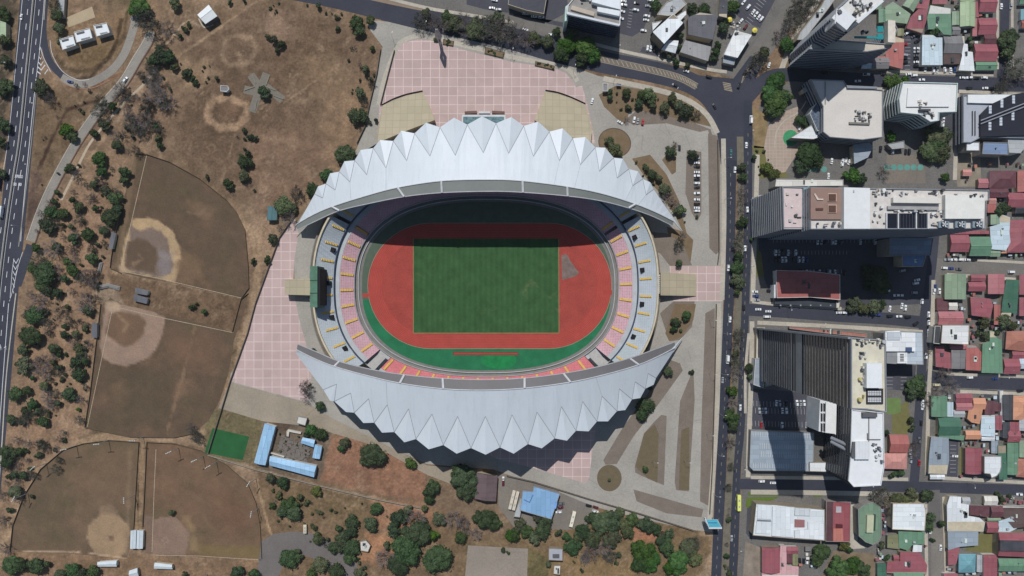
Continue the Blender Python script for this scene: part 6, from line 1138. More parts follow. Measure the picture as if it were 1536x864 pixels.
for x in (1416, 1441, 1467):
    hobj('fan_house', P(f'{x-8},332 {x+8},332 {x+8},341.5 {x-8},341.5'), 61.5, 64, plain('fan_house', (128, 142, 154)), tB); g = G(x, 336.5, 76); mb = MB(); mb.tube((g.x, g.y, 75.9), (g.x, g.y, 76.9), 2.1, n=20); f_ = mb.build('fan_ring', plain('fan_ring', (66, 74, 84)), tB)
    for a_ in range(5): mb = MB(); c_, s_ = math.cos(a_*1.2566), math.sin(a_*1.2566); mb.prism([(g.x+c_*.3-s_*.2, g.y+s_*.3+c_*.2), (g.x+c_*1.9-s_*.5, g.y+s_*1.9+c_*.5), (g.x+c_*1.9+s_*.3, g.y+s_*1.9-c_*.3), (g.x+c_*.3+s_*.2, g.y+s_*.3-c_*.2)], 76.9, 77.05); mb.build('fan_blade', WHITE, f_).location = (0, 0, 0)
hobj = hobj_
plant(tB, 74, 1307, 284, 1416, 294, 26, 11); plant(tB, 74, 1307, 304, 1330, 342, 10, 12); plant(tB, 74, 1395, 312, 1417, 342, 14, 13, zmax=2); plant(tB, 74, 1336, 314, 1395, 319, 12, 14); plant(tB, 77, 1424, 290, 1478, 296, 6, 15); plant(tB, 62.4, 1178, 287, 1200, 338, 9, 16, zmax=1.4); plant(tB, 75.2, 1222, 332, 1262, 341, 8, 17); plant(tB, 79, 1270, 284, 1300, 292, 1, 18, ((200, 200, 200),), .6)
house('1164,268 1265,269 1265,279 1162,280', 14, 'flat', 'ivory', name='podium', cat='building', label='long narrow ivory podium along the top edge of the long white tower block', extras=2)
an = house('1137,293 1153,292 1152,348 1137,352', 16, 'flat', 'blue-grey', mat=metalroof((150, 172, 190), 0, .02), name='annex', cat='annex', label='tall pale blue slatted annex at the left end of the long white tower block', extras=0)
house('1334,357 1400,357 1396,383 1334,384', 18, 'flat', 'blue-grey', mat=metalroof((126, 142, 164), 0, .02), name='annex', cat='annex', label='blue-grey annex in the shadow below the right half of the long white tower block', extras=1)
house('1353,383 1390,381 1384,400 1353,400', 12, 'flat', 'blue', name='annex', cat='annex', label='lower blue annex stepping down below the blue-grey annex', extras=2)
# C: tall grey striped tower
tC = tower('tower', 'very tall grey tower with closely striped dark facade, cream plant roof at its right end', '1276,506 1300,508 1328,510 1329,618 1300,614 1276,613', 145, 3.9, plain('mid_grey_cladding', (92, 95, 102), .6, .3, .05, fine=.12), GL_C, frac=.7, pmat=CLD, wm2=(86, plain('grey_brown_cladding', (110, 106, 104), .6, .35, .05, fine=.15)), special=((14, 17, CLD), (67, 69, CLD), (75, 84, CLD)), rmat=plain('cream_plant_roof', (206, 200, 182), .9, .08, .3))
hobj('roof_house', P('1300,545 1323,545 1323,582 1300,582'), 144, 149, plain('white_roof_house', (222, 224, 228), .8, .04), tC); plant(tC, 145, 1280, 508, 1326, 520, 16, 21); plant(tC, 145, 1286, 524, 1300, 600, 14, 22, ((190, 176, 120), (90, 92, 96), (170, 170, 170), (210, 204, 190))); hobj('dark_plant_bed', P('1300,583 1325,583 1325,606 1300,606'), 144.5, 145.6, DARKM, tC)
for j in range(2):
    for i in range(8):
        for k in range(3): hobj('cooling_cell', RECT(1302+i*2.5, 586.5+j*10+k*2.4, 1303.8+i*2.5, 588.2+j*10+k*2.4), 145, 146.2, WCL, tC, ph=146)
hobj('facade_spine', P('1272,505.5 1276.5,505.5 1276.5,508.5 1272,508.5'), 0, 145, CLD, tC)
cn = house('1135,491 1147,491 1146,537 1134,537', 6, 'flat', 'ivory', name='entrance_canopy', cat='canopy', label='long ivory entrance canopy at the left foot of the striped tower', extras=0)
house('1133,537 1146,537 1145,582 1130,577', 9, 'flat', 'blue-grey', name='annex', cat='annex', label='slatted blue-grey annex below the ivory canopy at the left of the striped tower', extras=0)
house('1148,542 1158,542 1158,578 1148,580', 8, 'flat', 'ivory', name='annex', cat='annex', label='narrow ivory annex with rounded end beside the slatted blue-grey annex', extras=0)
house('1184,489 1216,492 1280,498 1300,500 1300,506 1240,500 1184,493', 4, 'flat', 'rust', name='terrace_cafe', cat='terrace', label='narrow rust-coloured terrace strip between the street and the striped tower', extras=6)
# D: white tower with ribbed roof
tD = tower('tower', 'white tower with a ribbed vault across its roof and a rounded bottom end', '1277,614 1300,616 1325,619 1326,700 1321,728 1280,730 1272,721 1275,690', 41, 3.6, plain('shade_dark_cladding', (62, 64, 70), .7, .15, .15), GL_T, pmat=WCL, rmat=plain('white_tower_roof', (222, 224, 228), .8, .04))  # grey facade coloured darker to stand for the black shade on its left
hobj('ribbed_vault', P('1283,663 1305,663 1305,689 1283,689'), 40.5, 43.2, plain('vault_white', (214, 216, 220), .7, .04), tD)
for k in range(5): mb = MB(); a_, b_ = G(1284+k*4.6, 662.5, 43), G(1284+k*4.6, 689.5, 43); mb.tube(a_, b_, .22); mb.build('vault_rib', plain('rib_grey', (150, 154, 160)), tD)
plant(tD, 41, 1307, 664, 1324, 694, 14, 31, ((200, 202, 206), (120, 124, 130), (80, 84, 92))); hobj('roof_duct', P('1294,619 1316,619 1316,626 1294,626'), 40.5, 43, GCL, tD); hobj('roof_seam', P('1303,626 1304,626 1304,662 1303,662'), 40.5, 41.3, GCL, tD); hobj('roof_rim', P('1301,650 1302,650 1302,659 1321,659 1321,660 1301,660'), 40.5, 41.5, GCL, tD)
hobj('white_wing', P('1230,600 1255,605 1254,652 1228,647'), 0, 22, WCL, tD); hobj('wing_roof', P('1239,603 1254.5,606 1253.5,651 1238,649'), 21.9, 23.4, plain('white_wing_roof', (222, 222, 222), .8, .05), tD)
for o_ in (0, 5.5): 
    mb = MB(); mb.tube(G(1247, 657+o_, 24), G(1281, 672+o_*1.6, 38), 1.3, n=8); mb.build('bridge_beam', CLD, tD)
hobj('bridge_head', P('1279,663 1284,664 1282,687 1277,685'), 30, 43, GCL, tD)
for k in range(3):
    for j in range(2): hobj('roof_slot', P(f'{1232+j*4},{605+k*15} {1234+j*4},{605.5+k*15} {1234+j*4},{617+k*15} {1232+j*4},{616.5+k*15}'), 22, 23.2, DARKM, tD)
house('1214,693 1246,693 1246,708 1214,707', 7, 'flat', 'white', name='gatehouse', cat='building', label='low white flat-roofed gatehouse between two long tower shadows', extras=0)
dk = house('1126,645 1221,649 1220,692 1219,707 1130,706 1124,700', 6, 'flat', 'blue-grey', wall=WALLS[1], mat=metalroof((150, 164, 178), 0, .12), name='parking_deck', cat='parking deck', label='blue-grey rooftop parking deck with painted bays below the striped tower', extras=0)
for a in [(1140, 665, 1196, 667, 18, 0, 8), (1142, 677, 1196, 679, 17, 0, 8), (1130, 694, 1218, 696, 26, 0, 8), (1130, 648, 1218, 650, 26, 0, 7)]:
    mb = MB()
    for k in range(a[4]): t_ = k/(a[4]-1); x = a[0]+(a[2]-a[0])*t_; y = a[1]+(a[3]-a[1])*t_; q = [G(x, y, 6), G(x+.5, y, 6), G(x+.5, y+a[6], 6), G(x, y+a[6], 6)]; mb.add([(p.x, p.y, 5.9) for p in q], [[3, 2, 1, 0]])
    mb.build('painted_bays', plain('deck_bay_paint', (204, 206, 204)), dk)
# E: beige office; F: white hip roof office; G: black striped block
tE = tower('office', 'large beige flat-roofed office with slanted glass corners and a square of roof machinery', '1215,119 1265,121 1271,130 1324,135 1324,206 1293,210 1244,206 1234,198 1234,160', 18, 3.8, CLD, GL_D, rmat=plain('beige_roof', (208, 202, 196), .9, .05, .1), cat='office')
hobj('rim_band', P('1270,128 1316,130 1316,133 1271,132'), 17, 19.4, CLD, tE); plant(tE, 18, 1277, 165, 1306, 182, 22, 41); hobj('machine_deck', P('1274,183 1305,184 1305,187 1274,186'), 17.8, 19, GPAV, tE); hobj('ridge_line', P('1237.6,122 1238.8,122 1238.8,156 1237.6,156'), 17.8, 18.4, CLD, tE)
house('1214,170 1224,155 1232,160 1232,195 1226,197', 12, 'flat', 'blue-grey', name='glass_wedge', cat='annex', label='triangular glass-topped wedge on the left side of the beige-roofed office', extras=0, mat=glassy('wedge_glass', (96, 108, 124)))
house('1185,207 1217,187 1224,198 1234,194 1238,203 1220,209', 9, 'flat', 'white', name='canopy', cat='canopy', label='pointed white canopy reaching over the green disc left of the beige-roofed office', extras=0)
house('1203,134 1214,125 1219,132 1206,140', 8, 'flat', 'light grey', name='porch', cat='porch', label='small grey porch at the upper left corner of the beige-roofed office', extras=0)
house('1280,217 1304,213 1310,220 1302,236 1281,246', 7, 'shed', 'blue-grey', name='annex', cat='annex', label='pointed blue-grey annex in the shade below the beige-roofed office', extras=0)
tF = tower('office', 'white office with a shallow hipped roof and stepped floors at its lower left', '1354,123 1436,125 1434,168 1408,169 1408,181 1395,183 1378,172 1350,169 1348,149', 24, 3.6, plain('pale_mint_cladding', (196, 206, 206), .7, .06), GL_G, rmat=plain('white_office_roof', (220, 220, 220), .8, .04), cat='office')
q = poly2(P('1356,125 1434,127 1432,166 1352,167'), 30); c0 = G(1375, 145, 33); c1 = G(1415, 146, 33); mb = MB(); mb.add([p for p in q]+[c0, c1], [[0, 1, 5, 4] if (q[0]-c0).length < (q[0]-c1).length else [0, 1, 4, 5], [1, 2, 5], [2, 3, 4, 5], [3, 0, 4]]); 
hobj('hipped_cap', P('1362,132 1426,133 1424,160 1360,160'), 23.7, 24.9, plain('white_cap', (224, 224, 224), .8, .03), tF); plant(tF, 24.9, 1376, 150, 1394, 160, 6, 51, ((200, 196, 190), (120, 110, 100)), 1.2); plant(tF, 24, 1381, 164, 1402, 178, 10, 52); hobj('plant_frame', P('1380,163 1396,163 1396,166 1380,165'), 23.5, 26.5, GCL, tF)
house('1330,216 1356,211 1357,222 1338,224', 5, 'flat', 'light grey', name='annex', cat='annex', label='small grey annex below the white hip-roofed office beside parked dark cars', extras=0)
tG = tower('office', 'grey building with a black roof crossed by white window strips and twin diagonal beams', '1444,143 1452,142 1550,142 1550,208 1471,206 1456,214 1444,214', 12, 3.6, CLD, GL_D, rmat=plain('light_grey_roof', (170, 174, 184), .8, .06), cat='office')
hobj('black_roof', P('1471,172 1486,157 1518,142 1550,136 1550,202 1471,205'), 11.6, 14, plain('black_roof_sheet', (38, 40, 50), .5, .1), tG); hobj('white_roof_panel', P('1452,142 1517,142 1489,155 1452,154'), 11.6, 13.5, plain('white_roof_panel', (224, 226, 228), .8, .03), tG)
for x, y in ((1485.5, 158), (1503, 149), (1520.5, 143), (1485, 183), (1501.5, 176), (1519.5, 168)):
    for k in range(3): hobj('roof_window', RECT(x-2, y+k*4.3, x+2, y+3.6+k*4.3), 13.8, 14.4, plain('white_window_panel', (196, 202, 214), .5), tG)  # plain white panels of the roof windows
for o_ in (0, 5): mb = MB(); mb.tube(G(1471, 181+o_, 15), G(1550, 150+o_, 15), .5); mb.build('diagonal_beam', plain('beam_pale', (140, 142, 152)), tG)
for x in (1458, 1462): hobj('roof_slot', P(f'{x},167 {x+1.5},166 {x+1.5},203 {x},204'), 11.6, 12.2, DARKM, tG)
house('1475,213 1512,214 1512,232 1473,231', 12, 'flat', 'blue', mat=metalroof((106, 132, 172), 0, .04), name='hall', cat='hall', label='blue-roofed hall directly below the black striped roof', extras=1); house('1450,213 1469,213 1469,226 1449,226', 11, 'flat', 'white', name='hall', cat='hall', label='small white flat roof left of the blue-roofed hall under the black roof', extras=0)
house('1512,204 1545,196 1545,214 1530,230 1513,229', 11, 'shed', 'light grey', name='hall', cat='hall', label='light grey sloping roof right of the blue hall at the right photo edge', extras=0)
# north side
tH = tower('office', 'glass office by the boulevard with white roof blocks and a terrace strip', '852,8 868,-12 932,-12 930,38 890,31 850,19', 24, 3.7, plain('navy_cladding', (58, 70, 90), .5, .15, .2), GL_D, pmat=WCL, rmat=plain('grey_office_roof', (150, 146, 142), .9, .12, .3), cat='office')
for p_, z_, c_ in (('888,-10 930,-10 930,14 888,3', 28, (222, 228, 234)), ('896,10 930,16 929,24 896,17', 27, (220, 224, 228)), ('858,8 892,18 891,24 856,14', 25.2, (186, 172, 158)), ('850,18 930,36 929,39 850,21', 25.6, (206, 210, 218))): hobj('roof_block', P(p_), 23.6, z_, plain('office_block_%s' % c_[0], c_, .8, .06), tH)
plant(tH, 24, 866, -4, 886, 8, 8, 61); hobj('white_stair_tower', P('848,10 853,6 852,30 847,32'), 0, 20, plain('pale_aqua_wall', (190, 210, 206)), tH)
rw = house('979,48 1010,20 1025,34 996,66', 13, 'shed', 'white', name='hall', cat='hall', label='white rectangular roof turned at an angle above the boulevard', extras=1, mat=metalroof((222, 228, 234), 1, .03)); 
house('978,34 993,31 980,45 979,47', 9, 'flat', 'white', name='annex', cat='annex', label='small white triangular annex at the left end of the angled white roof', extras=0); house('985,22 1000,3 1020,-6 1030,6 1012,22 1002,24', 11, 'flat', 'light grey', name='hall', cat='hall', label='pale grey roof with plant pipes above the angled white roof', extras=8)
house('1014,24 1029,14 1030,22 1020,32', 10, 'flat', 'white', name='annex', cat='annex', label='white annex on the upper right of the angled white roof', extras=0); house('1002,60 1018,61 1013,80 992,74', 7, 'gable', 'white', name='annex', cat='annex', label='white and cream annex below the angled white roof', extras=0)
house('1032,26 1050,18 1077,22 1069,60 1032,52', 8, 'gable' if 0 else 'shed', 'charcoal', name='hall', cat='hall', label='long dark grey hall right of the angled white roof', extras=3, mat=metalroof((84, 84, 94), 1, .1)); house('1028,60 1067,70 1062,92 1020,78', 7, 'shed', 'light grey', name='hall', cat='hall', label='pale grey slab roof beside the boulevard below the dark grey hall', extras=1, mat=metalroof((146, 144, 146), 1, .06))
house('1080,-12 1092,-12 1091,27 1078,24', 7, 'shed', 'charcoal', name='hall', cat='hall', label='narrow dark roof at the top edge left of the slanted car park', extras=1)
wl = house('1103,45 1128,52 1106,87 1086,82', 8, 'shed', 'white', name='restaurant', cat='restaurant', label='white sloping roof at the tip of the block beside the diagonal road', extras=0, mat=metalroof((226, 228, 230), 1, .03)); plant(wl, 8, 1095, 34, 1112, 54, 12, 71); house('1085,84 1103,89 1101,98 1084,94', 5, 'flat', 'blue-grey', name='annex', cat='annex', label='dark annex at the pavement below the white sloping roof', extras=0)
hp = house('764,-14 822,-14 816,21 790,16 762,7', 7, 'flat', 'charcoal', mat=asphalt('deck_asphalt', (78, 78, 86), .2), name='parking_block', cat='parking block', label='dark parking block roof crowded with white cars at the top edge', extras=0)
for x, y in ((1095, 29), (1132.5, 45)):
    g = G(x, y, 3); r = empty('parasol', (g.x, g.y, 0)); mb = MB(); n = 8; c_ = [(g.x+2*math.cos(i*math.pi/4), g.y+2*math.sin(i*math.pi/4), 2.6) for i in range(8)]; mb.add(c_+[(g.x, g.y, 3.6)], [[i, (i+1) % 8, 8] for i in range(8)]); mb.build('canopy', plain('yellow_canvas', (222, 206, 92)), r); mb = MB(); mb.tube((g.x, g.y, 0), (g.x, g.y, 3.4), .06); mb.build('pole', WHITE, r); tag(r, where(x, y, 'yellow café parasol'), 'parasol')
# park buildings
SB_ = plain('sky_blue_sheet', (122, 174, 216), .6, .06, .15)
for pts, h, lb in (('397,635 413,640 398,698 381,694', 5, 'long narrow sky-blue shed standing upright left of the demolished yard'), ('405,684 474.5,699 471,716 404,698', 5, 'long sky-blue shed lying along the road below the demolished yard'), ('454,656 472.5,660 470.5,671 451,664.5', 4, 'small sky-blue shed roof partly under the round dark tree'), ('472.5,666.5 483,670 479.5,688.5 468.5,686.5', 4, 'small upright sky-blue shed at the right of the demolished yard')):
    house(pts, h, 'gable', 'sky blue', mat=metalroof((132, 186, 226), 1, .04), name='shed', cat='shed', label=lb, group='sky-blue sheds', extras=0)
house('447,624 461,627 458,638.5 444.5,634.5', 4, 'flat', 'ivory', name='shed', cat='shed', label='small ivory flat roof above the pair of round dark trees', extras=0)
bh = house('800.5,729 840,740 827,779 780,765.5 784,735.5 799,737', 7, 'flat', 'sky blue', mat=metalroof((104, 160, 208), 1, .03), name='hall', cat='hall', label='sky-blue roofed hall in the service yard below the stadium', extras=0); hobj('side_skylight', P('833,753 836,754 834,763 831,763'), 6.5, 7.6, plain('pale_blue_pane', (120, 160, 220)), bh); hobj('roof_line', P('786,749 794,753 799,742 800,742.5 794.6,754.4 785.6,750'), 6.7, 7.3, plain('blue_line', (76, 122, 172)), bh)
house('780,747 784.5,749 780,776 770,775', 4, 'flat', 'light grey', name='canopy', cat='canopy', label='pale grey canopy strip left of the sky-blue hall', extras=0)
house('715,709 746.5,714 744,752 712,748', 6, 'gable', 'brown', mat=metalroof((104, 82, 86), 0, .1), name='hall', cat='hall', label='plum-brown roof right of the big round tree below the stadium', extras=0)
sv = house('823,822 844,823 844,841 823,840', 5, 'flat', 'light grey', mat=plain('service_roof', (166, 168, 178), .7, .06), name='service_block', cat='service block', label='small grey service block with a dark roof vent among the trees', extras=0); hobj('roof_vent', P('829,832 839,832 839,837 829,837'), 4.7, 6, GCL, sv)
house('831,848 841,848 840,862 830,861', 3.5, 'flat', 'ivory', name='shed', cat='shed', label='small ivory shed below the grey service block', extras=2)
house('402,309 416,311 415,330 400,331', 4, 'gable', 'teal', mat=metalroof((64, 112, 118), 1, .2), name='shed', cat='shed', label='small teal park shed beside the trees left of the stadium', extras=0)
for i, (pts, w) in enumerate((('89,59 110,53 114,68 94,75', 'left'), ('111,48 135,42 139,57 115,64', 'middle'), ('140,38 160,34 165,49 145,55', 'right'))):
    k = house(pts, 5, 'flat', 'white', wall=WALLS[2], mat=plain('kiosk_white', (222, 226, 230), .6, .04), name='kiosk', cat='kiosk', label=f'{w} one of three white kiosks in the loop of the ramp', group='white kiosks in the ramp loop', extras=0)
    v = P(pts); a = lambda u, w_: (v[0][0]+(v[1][0]-v[0][0])*u+(v[3][0]-v[0][0])*w_, v[0][1]+(v[1][1]-v[0][1])*u+(v[3][1]-v[0][1])*w_)
    hobj('louvre_panel', [a(.12, .12), a(.6, .12), a(.6, .28), a(.12, .28)], 4.6, 5.3, GCL, k); hobj('louvre_panel', [a(.3, .75), a(.85, .75), a(.85, .85), a(.3, .85)], 4.6, 5.3, CLD, k)
house('296,22 313,7 326,24 308,36', 6, 'gable', 'white', wall=GCL, mat=plain('pavilion_white', (226, 230, 232), .6, .03), name='pavilion', cat='pavilion', label='white-roofed park pavilion at the end of a pale curved path', extras=0)
house('88,-10 98,-10 96,26 88,27', 3, 'flat', 'light grey', name='shed', cat='shed', label='narrow grey shed beside the sand court at the top left', extras=0); house('-6,30 9,34 9,55 -6,60', 5, 'gable', 'pale green', name='shed', cat='shed', label='pale green roof behind trees at the left photo edge', extras=0)
for pts, lb in (('167,347 174,350 169,374 163,373', 'long grey dugout left of the upper ball field'), ('138,485 146,484 145,507 137,506', 'dark dugout left of the lower ball field'), ('202,431 223,436 221,443 203,440', 'upper one of two dark dugouts between the ball fields'), ('201,441 222,447 220,456 200,451', 'lower one of two dark dugouts between the ball fields')):
    house(pts, 3, 'shed', 'charcoal', mat=metalroof((98, 98, 106), 1, .15), name='dugout', cat='dugout', label=lb, group='grey dugouts', extras=0)
for pts, lb in (('196,796 204.5,795 203.5,823 195,823', 'left one of two white dugout roofs side by side'), ('205.5,795 215,796 214,823 204.5,823', 'right one of two white dugout roofs side by side'), ('146,843 175,841 175,850 147,850', 'white dugout roof below the lower left ball field'), ('232,844 258,847 259,854 231,853', 'white dugout roof below the lower middle ball field'), ('194,856 206,852 208,864 194,866', 'small white hut at the bottom between two white dugouts')):
    house(pts, 3.4, 'gable', 'white', mat=plain('dugout_white', (198, 206, 212), .6, .06), name='dugout', cat='dugout', label=lb, group='white dugouts', extras=0)
gz = house('331,128 342,129 344,134 340,138 331,137', 3.6, 'flat', 'grey', name='gazebo', cat='gazebo', label='small grey gazebo above the worn diamond in the park', extras=0)
gh = house('904,125 912,125 912,137 904,137', 4, 'flat', 'grey', name='guard_house', cat='guard house', label='grey guard house at the top left of the tree island by the boulevard', extras=0); house('925,125 932,126 932,129 925,129', 2.6, 'flat', 'blue', name='kiosk', cat='kiosk', label='tiny blue kiosk on the pavement right of the grey guard house', extras=0)
ru = house('540,812 549,810 556,818 552,828 541,826', 3, 'flat', 'ivory', name='ruined_hut', cat='ruin', label='small ruined white hut in a clearing among the lower trees', extras=3)
for pts in ('425,668 434,671 432,680 440,683', ): pass

def covered(x, y, boxes, m=0):
    return any(x0-m < x < x1+m and y0-m < y < y1+m for x0, y0, x1, y1 in boxes)
BX = []
for o in list(scene.objects):
    if o.parent is None and 'label' in o and o.type == 'EMPTY' and o.get('category') not in ('car', 'van', 'pickup truck', 'stadium'):
        xs, ys = [], []
        for ch in o.children:
            if ch.type == 'MESH' and ch.name.startswith(('wall', 'roof')):
                for v in ch.data.vertices: p = v.co+Vector(o.location); k = S*(1-p.z/HC); xs.append(NX+p.x/k); ys.append(NY-p.y/k)
        if xs: BX.append((min(xs), min(ys), max(xs), max(ys)))
CR = random.Random(44); n_ = 0
BX += [(1352, 46, 1386, 112), (1384, 97, 1442, 120), (1300, 105, 1500, 140), (1420, 655, 1440, 720), (1396, 718, 1545, 743), (1392, 735, 1416, 870), (1396, 556, 1545, 592), (1400, 386, 1545, 414), (1452, 799, 1494, 832), (1395, 340, 1418, 730), (1320, 716, 1330, 745)]
AREAS = [('1296,-6 1496,-6 1496,106 1296,104', 16), ('1416,347 1545,347 1545,386 1424,386', 8), ('1402,412 1545,412 1545,556 1402,552', 34), ('1396,590 1545,592 1545,718 1396,716', 30), ('1420,744 1545,746 1545,862 1420,862', 26), ('1326,757 1390,757 1390,862 1316,862', 18), ('1142,816 1230,816 1230,862 1142,862', 9), ('1440,250 1545,240 1545,345 1486,345', 12)]
for ps, n in AREAS:
    q = P(ps); xs = [p[0] for p in q]; ys = [p[1] for p in q]; t_ = 0; k = 0
    while k < n and t_ < 900:
        t_ += 1; x = CR.uniform(min(xs), max(xs)); y = CR.uniform(min(ys), max(ys)); w = CR.uniform(2.2, 5.5); d_ = CR.uniform(2.2, 5.5)
        if covered(x, y, BX, 1.2) or covered(x-w/2, y, BX) or covered(x+w/2, y, BX) or covered(x, y-d_/2, BX) or covered(x, y+d_/2, BX): continue
        col = CR.choice(['grey', 'light grey', 'rust', 'brick', 'ivory', 'maroon', 'sage', 'charcoal', 'blue-grey', 'crimson', 'pale blue'])
        house(RECT(x-w/2, y-d_/2, x+w/2, y+d_/2), CR.uniform(2.3, 3.4), 'shed', col, name='lean_to', cat='lean-to', head=f'small {col} lean-to roof', group='small lean-to roofs in the yards', extras=0); BX.append((x-w/2, y-d_/2, x+w/2, y+d_/2)); k += 1
# ---------------------------------------------------------------- trees
LG = leafmat('leaf_dark_green', (.022, .042, .017), (.062, .102, .038)); LM_ = leafmat('leaf_mid_green', (.040, .054, .026), (.098, .120, .055)); LB = leafmat('leaf_bright_green', (.018, .050, .010), (.060, .125, .022)); LY = leafmat('leaf_yellow_green', (.05, .066, .018), (.13, .14, .04))
BARK = plain('bark', (92, 80, 70), .95, .2, .5); TWIG = leafmat('bare_twigs', (.11, .092, .088), (.21, .18, .168)); TWG = leafmat('sparse_grey_leaf', (.055, .062, .048), (.11, .11, .085))
def crown_mesh(seed, n=620, lobes=9, leaf=.085, core=.80, flat=.62):
    """unit radius crown made of leaf-sized faces spread through uneven lobes"""
    rn = np.random.RandomState(seed); L = []
    for i in range(lobes):
        a = rn.rand()*6.283; d = rn.rand()**.5*.62; r_ = .30+.26*rn.rand()*(1.15-d); L.append((d*math.cos(a), d*math.sin(a), .75+rn.rand()*.35-d*.35, r_))
    L.append((0, 0, .95, .46)); v = []; f = []
    per = n//len(L)
    for (x, y, z, r_) in L:
        dirs = rn.normal(size=(per, 3)); dirs /= np.linalg.norm(dirs, axis=1)[:, None]; dirs[:, 2] = np.where(dirs[:, 2] < -.25, -dirs[:, 2], dirs[:, 2])
        rr = r_*(.72+.40*rn.rand(per))
        for k in range(per):
            p = np.array([x, y, z])+dirs[k]*rr[k]*np.array([1, 1, flat+.2]); s_ = leaf*(.55+.9*rn.rand())
            nrm = dirs[k]+rn.normal(size=3)*.45; nrm /= np.linalg.norm(nrm); u = np.cross(nrm, rn.normal(size=3)); u /= np.linalg.norm(u); w = np.cross(nrm, u)
            b = len(v); a2 = .6+.5*rn.rand(); v += [p+u*s_, p+w*s_*a2, p-u*s_, p-w*s_*a2]; f.append([b, b+1, b+2, b+3])
        bm = bmesh.new(); bmesh.ops.create_icosphere(bm, subdivisions=2, radius=r_*core); b = len(v)
        for q in bm.verts:
            j = 1+.22*(rn.rand()-.5)*2; v.append(np.array([x+q.co.x*j, y+q.co.y*j, z+q.co.z*j*(flat+.2)]))
        f += [[b+q.index for q in ff.verts] for ff in bm.faces]; bm.free()
    return mesh('crown', v, f)
def bare_mesh(seed, n=46, leaves=0):
    rn = np.random.RandomState(seed); v = []; f = []; tips = []
    def tri(a, b, w):
        d = b-a; u = np.cross(d, rn.normal(size=3)); u /= np.linalg.norm(u)+1e-9; k = len(v); v.extend([a+u*w, a-u*w, b]); f.append([k, k+1, k+2])
        u2 = np.cross(d, u); u2 /= np.linalg.norm(u2)+1e-9; k = len(v); v.extend([a+u2*w, a-u2*w, b]); f.append([k, k+1, k+2])
    for i in range(11):
        a = i*6.283/11+rn.rand()*.5; L_ = .35+.3*rn.rand(); p0 = np.array([0, 0, .45]); p1 = p0+np.array([math.cos(a)*L_, math.sin(a)*L_, .35+.3*rn.rand()]); tri(p0, p1, .018)
        for j in range(6):
            t = .35+.65*rn.rand(); q0 = p0+(p1-p0)*t; a2 = a+rn.normal()*.7; q1 = q0+np.array([math.cos(a2), math.sin(a2), .4])*(.25+.25*rn.rand()); tri(q0, q1, .011)
            for m_ in range(9):
                t2 = .25+.75*rn.rand(); s0 = q0+(q1-q0)*t2; a3 = a2+rn.normal()*1.0; s1 = s0+np.array([math.cos(a3), math.sin(a3), rn.rand()*.8])*(.09+.15*rn.rand()); tri(s0, s1, .010); tips.append(s1)
    for i in range(leaves):
        p = tips[rn.randint(len(tips))]+rn.normal(size=3)*.05; s_ = .03+.03*rn.rand(); u = rn.normal(size=3); u /= np.linalg.norm(u); w = np.cross(u, rn.normal(size=3)); w /= np.linalg.norm(w); k = len(v); v += [p+u*s_, p+w*s_, p-u*s_, p-w*s_]; f.append([k, k+1, k+2, k+3])
    return mesh('branches', v, f)
def trunk_mesh(seed):
    mb = MB(); rn = random.Random(seed); mb.tube((0, 0, 0), (.02, .01, .5), .06, .042, 7)
    for i in range(5): a = i*1.256+rn.random(); mb.tube((.01, .01, .42), (math.cos(a)*.42, math.sin(a)*.42, .85+rn.random()*.2), .03, .012, 5)
    return mesh('trunk', mb.v, mb.f)
def variant(me, m): c = me.copy(); c.materials.clear(); c.materials.append(m); return c
BIG = [crown_mesh(s, 1500, 13, .052, .82) for s in (1, 2, 3, 4)]; MID = [crown_mesh(s, 760, 9, .075, .80) for s in (5, 6, 7, 8)]; SML = [crown_mesh(s, 280, 5, .12, .78) for s in (9, 10, 11, 12)]
TRK_ = [trunk_mesh(s) for s in (1, 2, 3)]; [t_.materials.append(BARK) for t_ in TRK_]
BARE = [bare_mesh(s) for s in (21, 22, 23)]; SPARSE = [bare_mesh(s, leaves=420) for s in (31, 32)]
for q in BARE: q.materials.append(TWIG)
for q in SPARSE: q.materials.append(TWG)
CV = {}
TREES = []
KIND = {'D': ('dark green', LG), 'M': ('mid green', LM_), 'B': ('bright green', LB), 'Y': ('yellow-green', LY)}
def tree(x, y, r, k, hf=None):
    """x, y, r: centre and radius of the crown in photo pixels"""
    R_ = r*S; H = R_*(1.35 if hf is None else hf)                      # height of the crown's widest part
    g = G(x, y, min(H, 14)*.8); size = 'small' if R_ < 3 else 'mid-sized' if R_ < 5.5 else 'broad'
    hs_ = {0: 1.0}[0]*min(1.25, max(.85, 8/(R_+3)))
    if k == 'G':
        me = (SPARSE if random.random() < .35 else BARE)[random.randrange(2)]; nm = 'bare_tree'; head = f'{size} leafless grey-brown tree'; part_ = 'branches'; cat = 'tree'; grp = 'leafless trees'
    else:
        L_ = BIG if R_ > 6.5 else MID if R_ > 3.2 else SML; i = random.randrange(4); key = (id(L_), i, k)
        if key not in CV: CV[key] = variant(L_[i], KIND[k][1])
        me = CV[key]; nm = 'tree' if R_ > 2.6 else 'shrub'; head = f'{size} {KIND[k][0]} {nm}' if nm == 'tree' else f'{KIND[k][0]} shrub'; cat = nm; part_ = 'crown'; grp = f'{KIND[k][0]} {nm}s'
    root = empty(nm, (g.x, g.y, 0.0), random.uniform(0, 6.28)); R_ *= (1.12 if k == 'G' else 1.0)*(.9 if x < 175 and 180 < y < 720 else 1.0)
    root.scale = (R_*1.27*random.uniform(.94, 1.07), R_*1.27*random.uniform(.94, 1.07), R_*1.1*hs_)
    obj(part_, me, None, root); obj('trunk', TRK_[random.randrange(3)], None, root)
    tag(root, where(x, y, head), cat, grp); TREES.append((x, y, r)); return root
